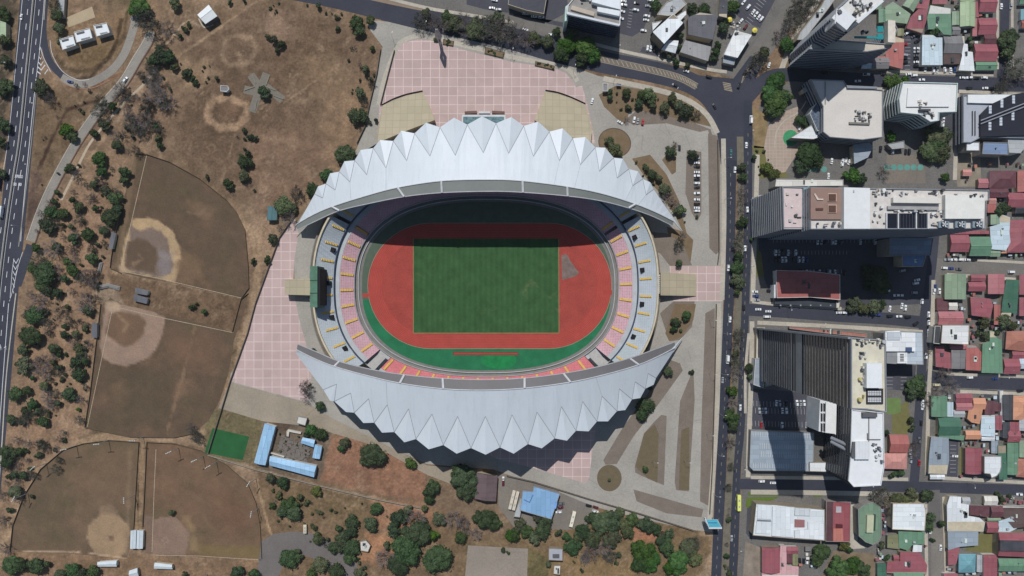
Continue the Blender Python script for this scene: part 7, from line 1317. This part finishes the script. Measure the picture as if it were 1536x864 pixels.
T_ = """205,8,15B 218,30,14G 240,80,13D 229,88,10D 252,84,9D 290,118,5D 294,124,4D 283,36,4M 270,53,4D 279,45,4D 275,42,4M 60,130,12M 74,148,9G 97,195,12B 106,203,9D 90,60,6M 85,22,9M 88,42,8M 82,6,8G
3,20,10D 5,60,9M 8,92,9M 4,130,12D 3,185,12D 0,260,8D 0,212,8D 180,132,9G 150,165,10G 170,160,7D 155,187,9M 140,200,7D 195,185,9G 235,140,13G 250,152,12G 230,118,11G 215,180,11G 235,190,6D 236,208,5M 262,100,6M 280,110,7M 250,42,11G 262,5,8M 345,3,4D 367,1,3D 325,118,4M 375,205,5D 366,195,4M 310,20,3M
395,138,9D 412,60,6M 421,67,6D 416,76,4D 403,55,5M 478,10,5D 534,33,10D 539,47,8D 556,30,7M 504,25,4M 506,43,4M 559,73,4B 548,105,6M 541,138,8M 545,150,6G 536,172,12D 563,180,4D 557,124,5G 384,207,4D 630,32,10G 646,30,12G 660,36,11G 679,34,13M 694,30,12G 712,40,14M 730,36,14G 745,44,13G 757,46,14G 776,52,14G 792,58,11G 745,26,9M 700,46,10G 668,24,10D 724,48,11G 640,20,8M 802,56,9M
822,62,9M 850,64,14B 843,80,12D 878,68,15B 873,88,11D 890,82,11B 836,48,7D 860,50,8D 983,8,8D 1038,12,8D 1058,15,11D 1040,24,6D 1100,8,10B 1085,42,8D 1088,30,6D 1073,78,7D 1078,68,6D 1070,88,6D 1020,55,6D 1019,72,5D 1014,92,6D 1030,99,5M 1003,84,5M 996,82,4M 1138,90,11G 1128,102,8G 1146,78,8M
915,147,5D 915,137,4D 940,140,7M 958,155,7D 963,141,7D 975,143,10M 980,160,6M 943,162,5M 1010,147,8M 999,161,9M 1030,167,11D 1018,158,7M 940,180,4G 1045,172,5G 1167,120,14B 1158,140,14B 1168,154,16B 1156,166,11D 1178,142,12B 1183,66,11B 1205,10,12G 1190,28,12G 1180,46,9G 1166,54,7G 1222,-2,11G 1196,4,9G 1210,26,8G 1342,121,11B 1357,122,7B 1402,46,7D 1412,50,4D
1518,58,16D 1512,78,12D 1524,100,14G 1534,112,10G 1512,120,10G 1498,132,8G 1454,60,5D 1456,70,4D 1434,12,4M 1409,205,14M 1399,196,10M 1420,200,10M 1337,204,7B 1202,180,8D 1208,188,6D 1430,50,4D 1392,46,4D
147,238,12B 152,258,9B 187,256,9D 186,271,7D 175,218,7M 205,226,6G 104,252,7D 115,266,8G 140,276,7M 87,288,6D 81,303,6D 75,318,10D 93,321,9D 66,338,13D 118,311,9M 110,298,6D 135,298,8G 170,296,12D 158,286,8M 162,326,15D 176,315,8D 155,346,7D 106,340,5M 130,351,10D 109,358,9D 94,338,4D 112,376,5G 136,386,10D 75,373,13G 54,371,8D 57,391,11G 62,411,18D 46,401,9D 60,428,10M 101,393,7B 106,406,10B 97,417,7D 132,416,13G 80,408,6D 84,370,7D 144,312,6D 123,332,4M 146,366,5M
240,218,5D 372,230,5D 367,243,9D 365,263,8M 342,276,7D 380,391,5D 362,234,5M 311,266,4M 516,231,14D 489,263,10D 469,284,10D 446,291,9G 424,308,13M 431,326,10G 440,312,7M 401,389,6D 409,358,7M 420,342,5G
924,222,12M 914,212,7M 1007,226,9D 1012,218,5G 1040,231,9D 979,261,7D 970,252,6M 998,283,9M 1003,296,8G 988,268,6M 1020,316,9M 1012,306,7G 1045,324,3D 1019,395,6D 1018,366,7G 1024,352,5G
1113,251,7M 1114,266,7D 1113,284,6G 1113,298,7G 1112,315,5G 1114,333,8D 1110,350,5G 1106,366,8G 1107,385,7D 1106,401,10D 1108,421,10M 1104,438,6D 1132,237,5D 1128,360,4D
1214,230,18D 1205,247,12D 1226,240,11D 1280,263,12B 1292,268,8D 1327,256,9G 1162,260,8Y 1150,252,8Y 1397,226,14M 1417,228,13M 1408,214,12D 1417,267,7B 1507,313,10D 1499,318,7D 1317,413,17D 1303,406,10D 1326,430,12D 1305,425,9D 1500,210,3D 1525,224,5D 1372,340,3M
125,456,13G 130,464,9D 70,435,10D 85,440,9D 100,461,5M 57,452,13G 47,474,13D 62,468,8D 42,504,16D 32,524,9M 97,502,7D 97,490,5D 127,492,6M 114,502,7M 117,524,9M 110,542,11D 126,542,7D 116,562,11D 79,522,9M 89,532,6D 32,549,12M 60,545,14G 68,560,9G 80,545,6M 87,552,6D 72,484,7G 66,579,8M 40,586,7D 20,592,12D 69,594,10G 76,606,7G 45,607,10D 55,618,6D 102,592,11D 87,604,6M 37,617,7M 15,629,8D 62,633,9D 74,618,4D 33,634,5D 116,614,4B 48,566,5D 92,570,4M 287,461,5D 305,468,5D 295,455,3M 287,642,7G 293,652,6G
460,580,8G 461,594,8G 480,609,7D 466,645,8B 459,652,5D 470,524,4D 480,652,9D 1014,482,8D 1010,494,6D 1030,474,7D 1022,496,3D 1003,557,7D 970,608,11D 964,622,9D 958,612,6M 1037,558,4D 975,583,4D 1107,500,7G 1105,516,8G 1103,530,6M 1103,543,7G 1102,560,8G 1098,587,8B 1099,604,8G 1099,627,11B 1100,640,8D 1125,552,7D 1126,566,6D
1282,457,10M 1296,462,8M 1312,460,10M 1324,456,7D 1377,575,13D 1370,588,10D 1382,590,7D 1477,484,8M 1507,482,10M 1494,478,6M 1520,488,7M 1477,504,7M 1466,500,5M 1494,500,6D 1417,562,11G 1427,580,10G 1404,587,8G 1392,604,6G 1365,630,6M 1369,642,5D 1392,527,5G 1450,500,4D 1500,468,5D
8,680,12D 9,694,9D 27,678,7D 37,675,5D 96,660,4D 56,683,6D 82,675,4M 44,703,4D 22,713,7D 35,713,7D 12,716,5D 22,738,9M 15,765,5D 8,823,8G 12,850,14D 30,848,9D 52,850,12D 72,845,6D 105,858,12D 122,862,9D 140,858,10D 90,862,8M 355,860,9D 380,862,8D 277,862,6M 257,768,5M 295,655,8G 65,670,8G 5,780,7G 2,742,7G 40,690,4G
518,665,9M 512,672,6D 559,683,17D 548,690,9D 616,695,8B 406,717,7M 424,725,9D 475,737,8Y 449,747,6M 418,743,6M 433,758,11D 440,770,11D 424,766,9D 408,758,5D 478,768,5M 459,755,5M 508,793,6D 529,785,12D 524,800,9D 554,788,11D 564,764,9D 476,808,9M 511,815,13D 526,823,12D 524,838,9D 500,822,8D 431,840,13D 445,834,8D 479,848,11M 504,858,11D 491,808,4M 468,860,8B 598,778,12D 590,796,11D 624,780,13G 621,803,19D 606,828,20D 596,850,14D 634,790,11D 655,842,20D 650,805,9B 659,778,11M 679,778,12G 691,806,9B 731,783,15D 718,776,9D 744,788,9D 694,783,9G 576,838,13G 694,720,19D 700,738,15D 686,708,10D 716,738,9D 712,722,10D 646,738,12D 650,728,9D 644,748,8D 766,803,8B 539,860,8M 754,825,4D 762,829,3D 715,800,8G 700,795,6G 470,790,5M 580,820,6M 612,764,7M 636,764,6M
772,803,9B 780,788,9M 800,808,11M 790,798,9D 813,798,12D 818,783,10D 806,778,7M 859,820,13D 875,798,11D 866,806,8M 888,778,9D 902,786,15D 920,784,13D 912,772,8M 930,770,8M 890,810,12M 918,810,12M 905,822,9G 943,798,11M 948,780,10D 936,786,9M 973,788,12D 984,794,8D 962,786,8M 968,828,17B 962,846,14B 978,846,14B 1003,822,13D 1003,800,8D 994,812,10D 1020,848,16B 1006,852,10B 1034,826,14M 1043,838,11M 1040,814,9G 885,830,11G 878,838,8G 915,833,8G 929,833,5D 823,846,5M 968,704,5D 913,720,3D 955,818,8B 1095,663,8G 1096,700,5G 1093,778,5D 1090,833,5B 1093,860,5M 1092,730,5G 850,806,7D 838,798,6M
1322,745,13G 1347,748,9M 1369,743,9M 1358,750,7M 1391,743,9D 1397,778,8D 1393,790,7D 1414,785,6D 1334,766,6G 1233,833,14D 1226,842,8D 1267,818,8Y 1274,824,6B 1262,852,15B 1280,850,12B 1250,858,10B 1296,855,10D 1372,668,8G 1370,680,6G 1502,748,6D 1496,742,4D 1340,711,6D 1350,710,6D 1322,820,6M 1331,836,5D 1400,810,4D 1488,752,4M 1330,650,5D 1515,745,4D"""
for tk in T_.split():
    a = tk.split(','); k = a[2][-1]; tree(float(a[0]), float(a[1]), float(a[2][:-1]), k)
for poly_, n_ in (('60,270 120,240 190,250 165,380 145,440 135,560 125,640 90,700 40,760 10,800 10,640 30,500 45,420', 60), ('200,100 240,60 275,110 225,220 150,240 190,170', 26), ('400,715 560,752 650,775 590,800 560,860 400,780', 16), ('60,150 130,110 140,160 60,240', 14)): pass
# small scrub through the dry wood, the park edges and the yards
rs = random.Random(11)
def inpoly(x, y, q):
    c = False
    for i in range(len(q)):
        a, b = q[i], q[i-1]
        if (a[1] > y) != (b[1] > y) and x < (b[0]-a[0])*(y-a[1])/(b[1]-a[1])+a[0]: c = not c
    return c
for poly, n, r0, r1, kinds in ((P('60,270 120,240 190,250 165,380 145,440 135,560 125,640 90,700 40,760 10,800 10,640 30,500 45,420'), 95, 1.6, 3.6, 'DMMDG'), (P('60,270 120,240 190,250 165,380 145,440 135,560 125,640 90,700 40,760 10,800 10,640 30,500 45,420'), 70, 4, 7.5, 'G'), (P('200,100 240,60 275,110 225,220 150,240 190,170'), 16, 4, 8, 'G'), (P('150,150 240,100 240,150 160,230'), 8, 5, 9, 'G'), (P('400,715 560,752 650,775 590,800 560,860 400,780'), 34, 1.4, 3.2, 'DMG'),
    (P('200,100 240,60 275,110 225,220 150,240 190,170'), 26, 1.5, 3.8, 'MGGD'), (P('262,90 330,100 320,135 275,130'), 9, 1.5, 3, 'DM'), (P('340,0 520,8 510,30 400,20'), 9, 1.4, 2.6, 'DM'), (P('520,60 575,90 560,200 530,200'), 16, 1.5, 3.5, 'MG'),
    (P('60,150 130,110 140,160 60,240'), 12, 1.5, 3, 'MG'), (P('840,780 1050,800 1060,860 860,860'), 18, 2, 4, 'MDG'), (P('905,130 1050,160 1040,185 920,165'), 10, 1.4, 2.8, 'MG'), (P('950,240 1010,270 1030,340 1000,330'), 9, 1.5, 2.6, 'M'), (P('1102,650 1093,650 1085,860 1094,860'), 9, 1.5, 3.2, 'MG'),
    (P('1120,230 1150,222 1176,262 1136,266'), 9, 1.4, 2.8, 'YM'), (P('1405,500 1530,480 1530,500 1440,520'), 8, 1.5, 3, 'DM'), (P('1340,740 1385,740 1385,752 1340,755'), 7, 1.6, 3, 'MG'), (P('370,200 385,300 365,290 355,200'), 8, 1.5, 3.5, 'DMG'), (P('405,640 450,655 470,690 415,690'), 12, 1.2, 2.4, 'GM')):
    xs = [p[0] for p in poly]; ys = [p[1] for p in poly]; c = 0
    n = int(n*1.25)
    while c < n:
        x = rs.uniform(min(xs), max(xs)); y = rs.uniform(min(ys), max(ys))
        if inpoly(x, y, poly): tree(x, y, rs.uniform(r0, r1), rs.choice(kinds)); c += 1
# ---------------------------------------------------------------- park furniture, poles, fences
POLE = plain('galvanised_pole', (150, 152, 154), .5, .06)
def flood(x, y, h=16, ang=0, label=None):
    """floodlight mast whose foot stands at the pixel"""
    g = G(x, y); r = empty('floodlight_mast', (g.x, g.y, 0), R(ang)); mb = MB(); mb.tube((0, 0, 0), (0, 0, h), .28, .16, 8); obj('pole', mesh('pole', mb.v, mb.f), POLE, r)
    mb = MB(); mb.box(-2.2, -.12, h-.2, 2.2, .12, h+.1); ca = obj('crossarm', mesh('crossarm', mb.v, mb.f), POLE, r)
    for dx in (-1.9, -.65, .65, 1.9): mb = MB(); mb.box(dx-.3, -.3, h-.05, dx+.3, .3, h+.5); obj('floodlight', mesh('floodlight', mb.v, mb.f), plain('lamp_housing', (206, 208, 206), .4), r)
    tag(r, label or where(x, y, 'tall floodlight mast'), 'floodlight mast', 'floodlight masts round the ball fields'); return r
for x, y, a in ((268, 672, 25), (305, 684, 25), (325, 693, 30), (388, 762, 80), (384, 718, 60), (115, 668, 10), (163, 660, 5), (70, 695, 40), (42, 740, 60), (203, 742, 90), (311, 861, 0), (215, 655, 0)): flood(x, y, 15, a)
# lamp posts along the avenue and in the car park
def lamp(x, y, a, label=None):
    g = G(x, y); r = empty('street_lamp', (g.x, g.y, .1), R(a)); mb = MB(); mb.tube((0, 0, 0), (0, 0, 9), .12, .08, 6); mb.tube((0, 0, 9), (2.2, 0, 9.4), .06, .05, 5); obj('pole', mesh('pole', mb.v, mb.f), POLE, r)
    mb = MB(); mb.box(1.8, -.2, 9.3, 2.9, .2, 9.5); obj('lamp_head', mesh('lamp_head', mb.v, mb.f), plain('lamp_housing', (206, 208, 206), .4), r); tag(r, where(x, y, 'thin grey street lamp'), 'street lamp', 'street lamps'); return r
for x, y, a in [(1086, 240, 0), (1086, 300, 0), (1085, 500, 0), (1081, 560, 0), (1078, 620, 0), (1075, 680, 0), (1070, 740, 0), (1128, 200, 180), (1127, 300, 180), (1126, 400, 180), (1116, 700, 180), (1110, 820, 180), (928, 70, 260), (985, 86, 260), (860, 108, 70), (920, 124, 70), (1010, 142, 60),
                (590, 60, 70), (640, 44, 70), (768, 84, 70), (1180, 460, 270), (1230, 490, 90), (1300, 720, 270), (1450, 722, 270), (1200, 740, 90), (1500, 560, 270), (1064, 480, 0), (1064, 560, 0), (1060, 650, 0), (1026, 690, 0), (978, 690, 0), (66, 160, 180), (56, 250, 180), (36, 340, 180), (12, 470, 180), (16, 100, 0), (4, 210, 0)]: lamp(x, y, a)
# tall sculpture on the north plaza: a spindle of two bent blades
g = G(661, 67); sc = empty('sculpture', (g.x, g.y, 0)); tag(sc, 'tall grey spindle-shaped sculpture of two bent blades casting a diamond shadow on the pink plaza', 'sculpture')
for s_ in (-1, 1):
    mb = MB(); prof_ = [(1.1, 0), (1.2, 4), (.7, 9), (2.6, 16), (.9, 26), (.8, 29)]; wd = [.5, .55, .8, 1.2, .7, .2]; v = []
    for (x, z), w in zip(prof_, wd): 
        for dx, dy in ((-w, -.3), (w, -.3), (w, .3), (-w, .3)): v.append((g.x+s_*x*.55+dx, g.y+dy, z))
    f = [[4*i+k, 4*i+(k+1) % 4, 4*i+4+(k+1) % 4, 4*i+4+k] for i in range(5) for k in range(4)]+[[20, 21, 22, 23]]; mb.add(v, f); mb.build('blade', plain('steel_grey', (170, 172, 176), .4), sc)
for pts, lb in (('651,57 659,55 660,62 651,64', 'small square planter left of the tall plaza sculpture'), ('665,59 681,62 680,70 664,67', 'planter box right of the tall plaza sculpture'), ('728,71 757,79 755,88 727,81', 'long planter box at the upper edge of the pink plaza, left one of two'), ('803,92 832,99 831,106 802,99', 'long planter box at the upper edge of the pink plaza, right one of two')):
    q = poly2(P(pts), 0); cx = sum(p.x for p in q)/4; cy = sum(p.y for p in q)/4; r = empty('planter', (cx, cy, .05)); mb = MB(); mb.prism([(p.x, p.y) for p in q], .05, .7); mb.build('box', plain('dark_planter', (74, 70, 62)), r)
    mb = MB(); mb.prism([(p.x, p.y) for p in inset(q, .5)], .6, .9); mb.build('soil', SOIL, r); tag(r, lb, 'planter', 'planters on the pink plaza')
    for k in range(7): f = [rs.random() for _ in range(4)]; sm = sum(f); x = sum(p.x*a for p, a in zip(q, f))/sm; y = sum(p.y*a for p, a in zip(q, f))/sm; o = obj('hedge_clump', CV[next(iter(CV))] if False else variant(SML[k % 4], LG), None, r); o.location = (x-cx, y-cy, .3); o.scale = (1.3, 1.3, 1)
# roadside billboard
bb = empty('billboard', (*G(1062, 776)[:2], 0)); tag(bb, 'large roadside billboard on posts with a turquoise panel beside the avenue', 'billboard')
c = G(1062, 776); BW = 9.5
mb = MB(); v = [(c.x-4.5, c.y+.4, 7), (c.x+5, c.y+.4, 7), (c.x+5, c.y+.4, 16), (c.x-4.5, c.y+.4, 16)]
def panel(nm, x0, x1, z0, z1, d0, d1, mat, tilt=.32):
    mb = MB(); f = lambda x, z, d: (c.x+x+(z-7)*.06, c.y+d+(16-z)*0+(z-7)*(-tilt), z)
    v = [f(x0, z0, d0), f(x1, z0, d0), f(x1, z1, d0), f(x0, z1, d0), f(x0, z0, d1), f(x1, z0, d1), f(x1, z1, d1), f(x0, z1, d1)]; mb.add(v, [[0, 1, 2, 3], [7, 6, 5, 4], [0, 4, 5, 1], [1, 5, 6, 2], [2, 6, 7, 3], [3, 7, 4, 0]]); return mb.build(nm, mat, bb)
panel('frame', -4.6, 5.0, 6.6, 16.2, -.4, .5, WHITE); panel('poster', -4.2, 4.6, 7.0, 15.8, .5, .62, plain('turquoise_poster', (86, 176, 200), .5, .1)); panel('poster_band', -3.4, 3.2, 10.5, 11.4, .62, .68, plain('blue_band', (40, 110, 160)))
for s_ in (-3, 3): mb = MB(); mb.tube((c.x+s_, c.y, 0), (c.x+s_+.2, c.y-1.2, 9), .35); mb.build('post', POLE, bb)
mb = MB(); mb.tube((c.x-4.4, c.y+1.2, 7), (c.x-6, c.y+4, 13), .3); mb.tube((c.x-6, c.y+4, 13), (c.x-4, c.y-2, 15.5), .3); mb.build('side_brace', WHITE, bb)
# wire fences and low walls
def fence(nm, pts, label, h=2.2, mat=None, cat='fence', th=.12, posts=True):
    c = P(pts); g0 = G(*c[0]); r = empty(nm, (g0.x, g0.y, 0)); mb = MB()
    for i in range(len(c)-1):
        a, b_ = G(*c[i]), G(*c[i+1]); d = (b_-a).normalized(); n_ = Vector((-d.y, d.x, 0))*th/2
        mb.prism([((a+n_).x, (a+n_).y), ((b_+n_).x, (b_+n_).y), ((b_-n_).x, (b_-n_).y), ((a-n_).x, (a-n_).y)], .03, h)
    mb.build('panel', mat or POLE, r)
    if posts:
        k = 0
        for i in range(len(c)-1):
            a, b_ = G(*c[i]), G(*c[i+1]); n = max(1, int((b_-a).length/9))
            for j in range(n):
                if k > 90: break
                p = a.lerp(b_, j/n); mb = MB(); mb.tube((p.x, p.y, 0), (p.x, p.y, h+.15), .14, n=5); mb.build('post', GCL, r); k += 1
    tag(r, label, cat)
DF = plain('weathered_mesh', (110, 98, 82), .9, .2, .5); WLM = plain('grey_wall', (110, 102, 94), .9, .15, .4)
for pts, lb in (('178,330 168,385 166,402 183,410', 'wire fence along the left side of the upper ball field'), ('203,231 222,232 255,243 300,268 340,300 355,318 368,345 373,400 374,432 362,448', 'curved outfield fence of the upper ball field'),
                ('152,456 147,500 136,590 128,641', 'wire fence along the left side of the lower ball field'), ('128,641 195,655 262,656 290,650', 'wire fence along the bottom of the lower ball field'), ('208,663 165,660 125,665 95,675 62,703 37,743 20,788 16,828', 'curved outfield fence of the lower left ball field'),
                ('221,663 262,665 300,675 340,697 372,725 385,755 391,790 393,838', 'curved outfield fence of the lower middle ball field'), ('349,498 362,449 373,440', 'short wire fence right of the lower ball field'), ('209,663 205,730 201,798', 'straight wire fence right of the lower left ball field'), ('221,663 218,730 215,790', 'straight wire fence left of the lower middle ball field')):
    fence('wire_fence', pts, lb, 1.3, DF)
for pts, lb in (('571,75 566,110 556,152 548,190 536,215', 'dark boundary wall between the north field and the stadium lane'), ('592,76 583,110 571,158', 'thin dark wall on the left edge of the pink north plaza'), ('444,322 420,356 395,425 384,455 372,500 346,572 330,625 313,680', 'dark boundary wall left of the pink west plaza'),
                ('313,682 385,704 480,728 560,747 640,763', 'low pale wall along the bottom of the blue sheds and the dirt yard'), ('760,713 800,722 884,748 960,770 1040,795', 'low wall between the stadium drive and the tree belt'), ('1076,210 1078,380 1076,396', 'low wall along the avenue beside the north car park'), ('1074,456 1072,560 1068,700 1064,770', 'low wall along the avenue beside the south car park')):
    fence('boundary_wall', pts, lb, 2.1, plain('pale_wall', (160, 148, 132)) if 'pale' in lb else WLM, 'wall', .35, False)
for pts, lb in (('149,393 154,394 150,410 146,409', 'small grey bleacher left of the upper ball field home plate'), ('147,428 162,425 180,430 179,436 163,431 149,434', 'bent grey bleacher behind the lower ball field home plate')):
    q = poly2(P(pts), 1); cx, cy = q[0].x, q[0].y; r = empty('bleacher', (cx, cy, 0)); mb = MB(); mb.prism([(p.x, p.y) for p in q], 0, 1); mb.build('frame', CLD, r)
    for k in range(3): mb = MB(); mb.prism([(p.x, p.y) for p in inset(q, .3+.35*k)], 1+.25*k-.05, 1.2+.25*k); mb.build('seat_row', plain('bench_grey', (132, 128, 124)), r)
    tag(r, lb, 'bleacher')
# benches of the cross court and rubble of the demolished yard
for i, (x, y, a) in enumerate(((381, 118, -70), (402, 120, 70), (418, 146, -20), (407, 133, 160), (374, 133, 20), (384, 158, 80))):
    g = G(x, y); r = empty('concrete_bench', (g.x, g.y, .1), R(a)); mb = MB(); mb.box(-4, -.4, .3, 4, .4, .48); obj('seat', mesh('seat', mb.v, mb.f), plain('old_bench_concrete', (128, 122, 112)), r)
    for s_ in (-3, 3): mb = MB(); mb.box(s_-.2, -.35, 0, s_+.2, .35, .3); obj('leg', mesh('leg', mb.v, mb.f), GCL, r)
    tag(r, where(x, y, 'long concrete bench'), 'bench', 'benches of the cross-shaped court')
for pts, lb in (('432,644 452,648 451,651 431,647', 'upper broken white wall in the demolished yard'), ('430,646 434,648 433,655 430,654', 'short broken white wall end in the demolished yard'), ('406,678 427,684 426,686 405,680', 'long broken pale wall just above the lower blue shed')):
    q = poly2(P(pts), 1.5); mb = MB(); mb.prism([(p.x, p.y) for p in q], 0, 1.8); o = mb.build('broken_wall', plain('broken_white', (196, 190, 180), .9, .2)); tag(o, lb, 'wall')
mb = MB(); rr_ = random.Random(5)
for k in range(420):
    x = rr_.uniform(418, 466); y = rr_.uniform(652, 694); g = G(x, y); a = rr_.uniform(.3, 1.5); b_ = rr_.uniform(.3, 1.2)
    if inpoly(x, y, P('424,654 466,668 460,694 412,682')): mb.box(g.x-a, g.y-b_, 0, g.x+a, g.y+b_, rr_.uniform(.2, .9))
tag(mb.build('rubble', plain('rubble_grey', (118, 110, 104), .95, .4, .5, fine=.3)), kind='stuff')

# ---------------------------------------------------------------- thin air between the camera and the ground
hz = MB(); hz.box(-9100, -9100, -1, 9100, 9100, HC+6)
m = bpy.data.materials.new('thin_haze'); m.use_nodes = True; t = m.node_tree; t.nodes.remove(t.nodes['Principled BSDF']); pv = t.nodes.new('ShaderNodeVolumePrincipled')
pv.inputs['Color'].default_value = (.86, .92, 1, 1); pv.inputs['Density'].default_value = .00003; pv.inputs['Anisotropy'].default_value = .1
t.links.new(pv.outputs[0], t.nodes['Material Output'].inputs['Volume']); tag(hz.build('haze', m), kind='stuff')

resolve_labels()
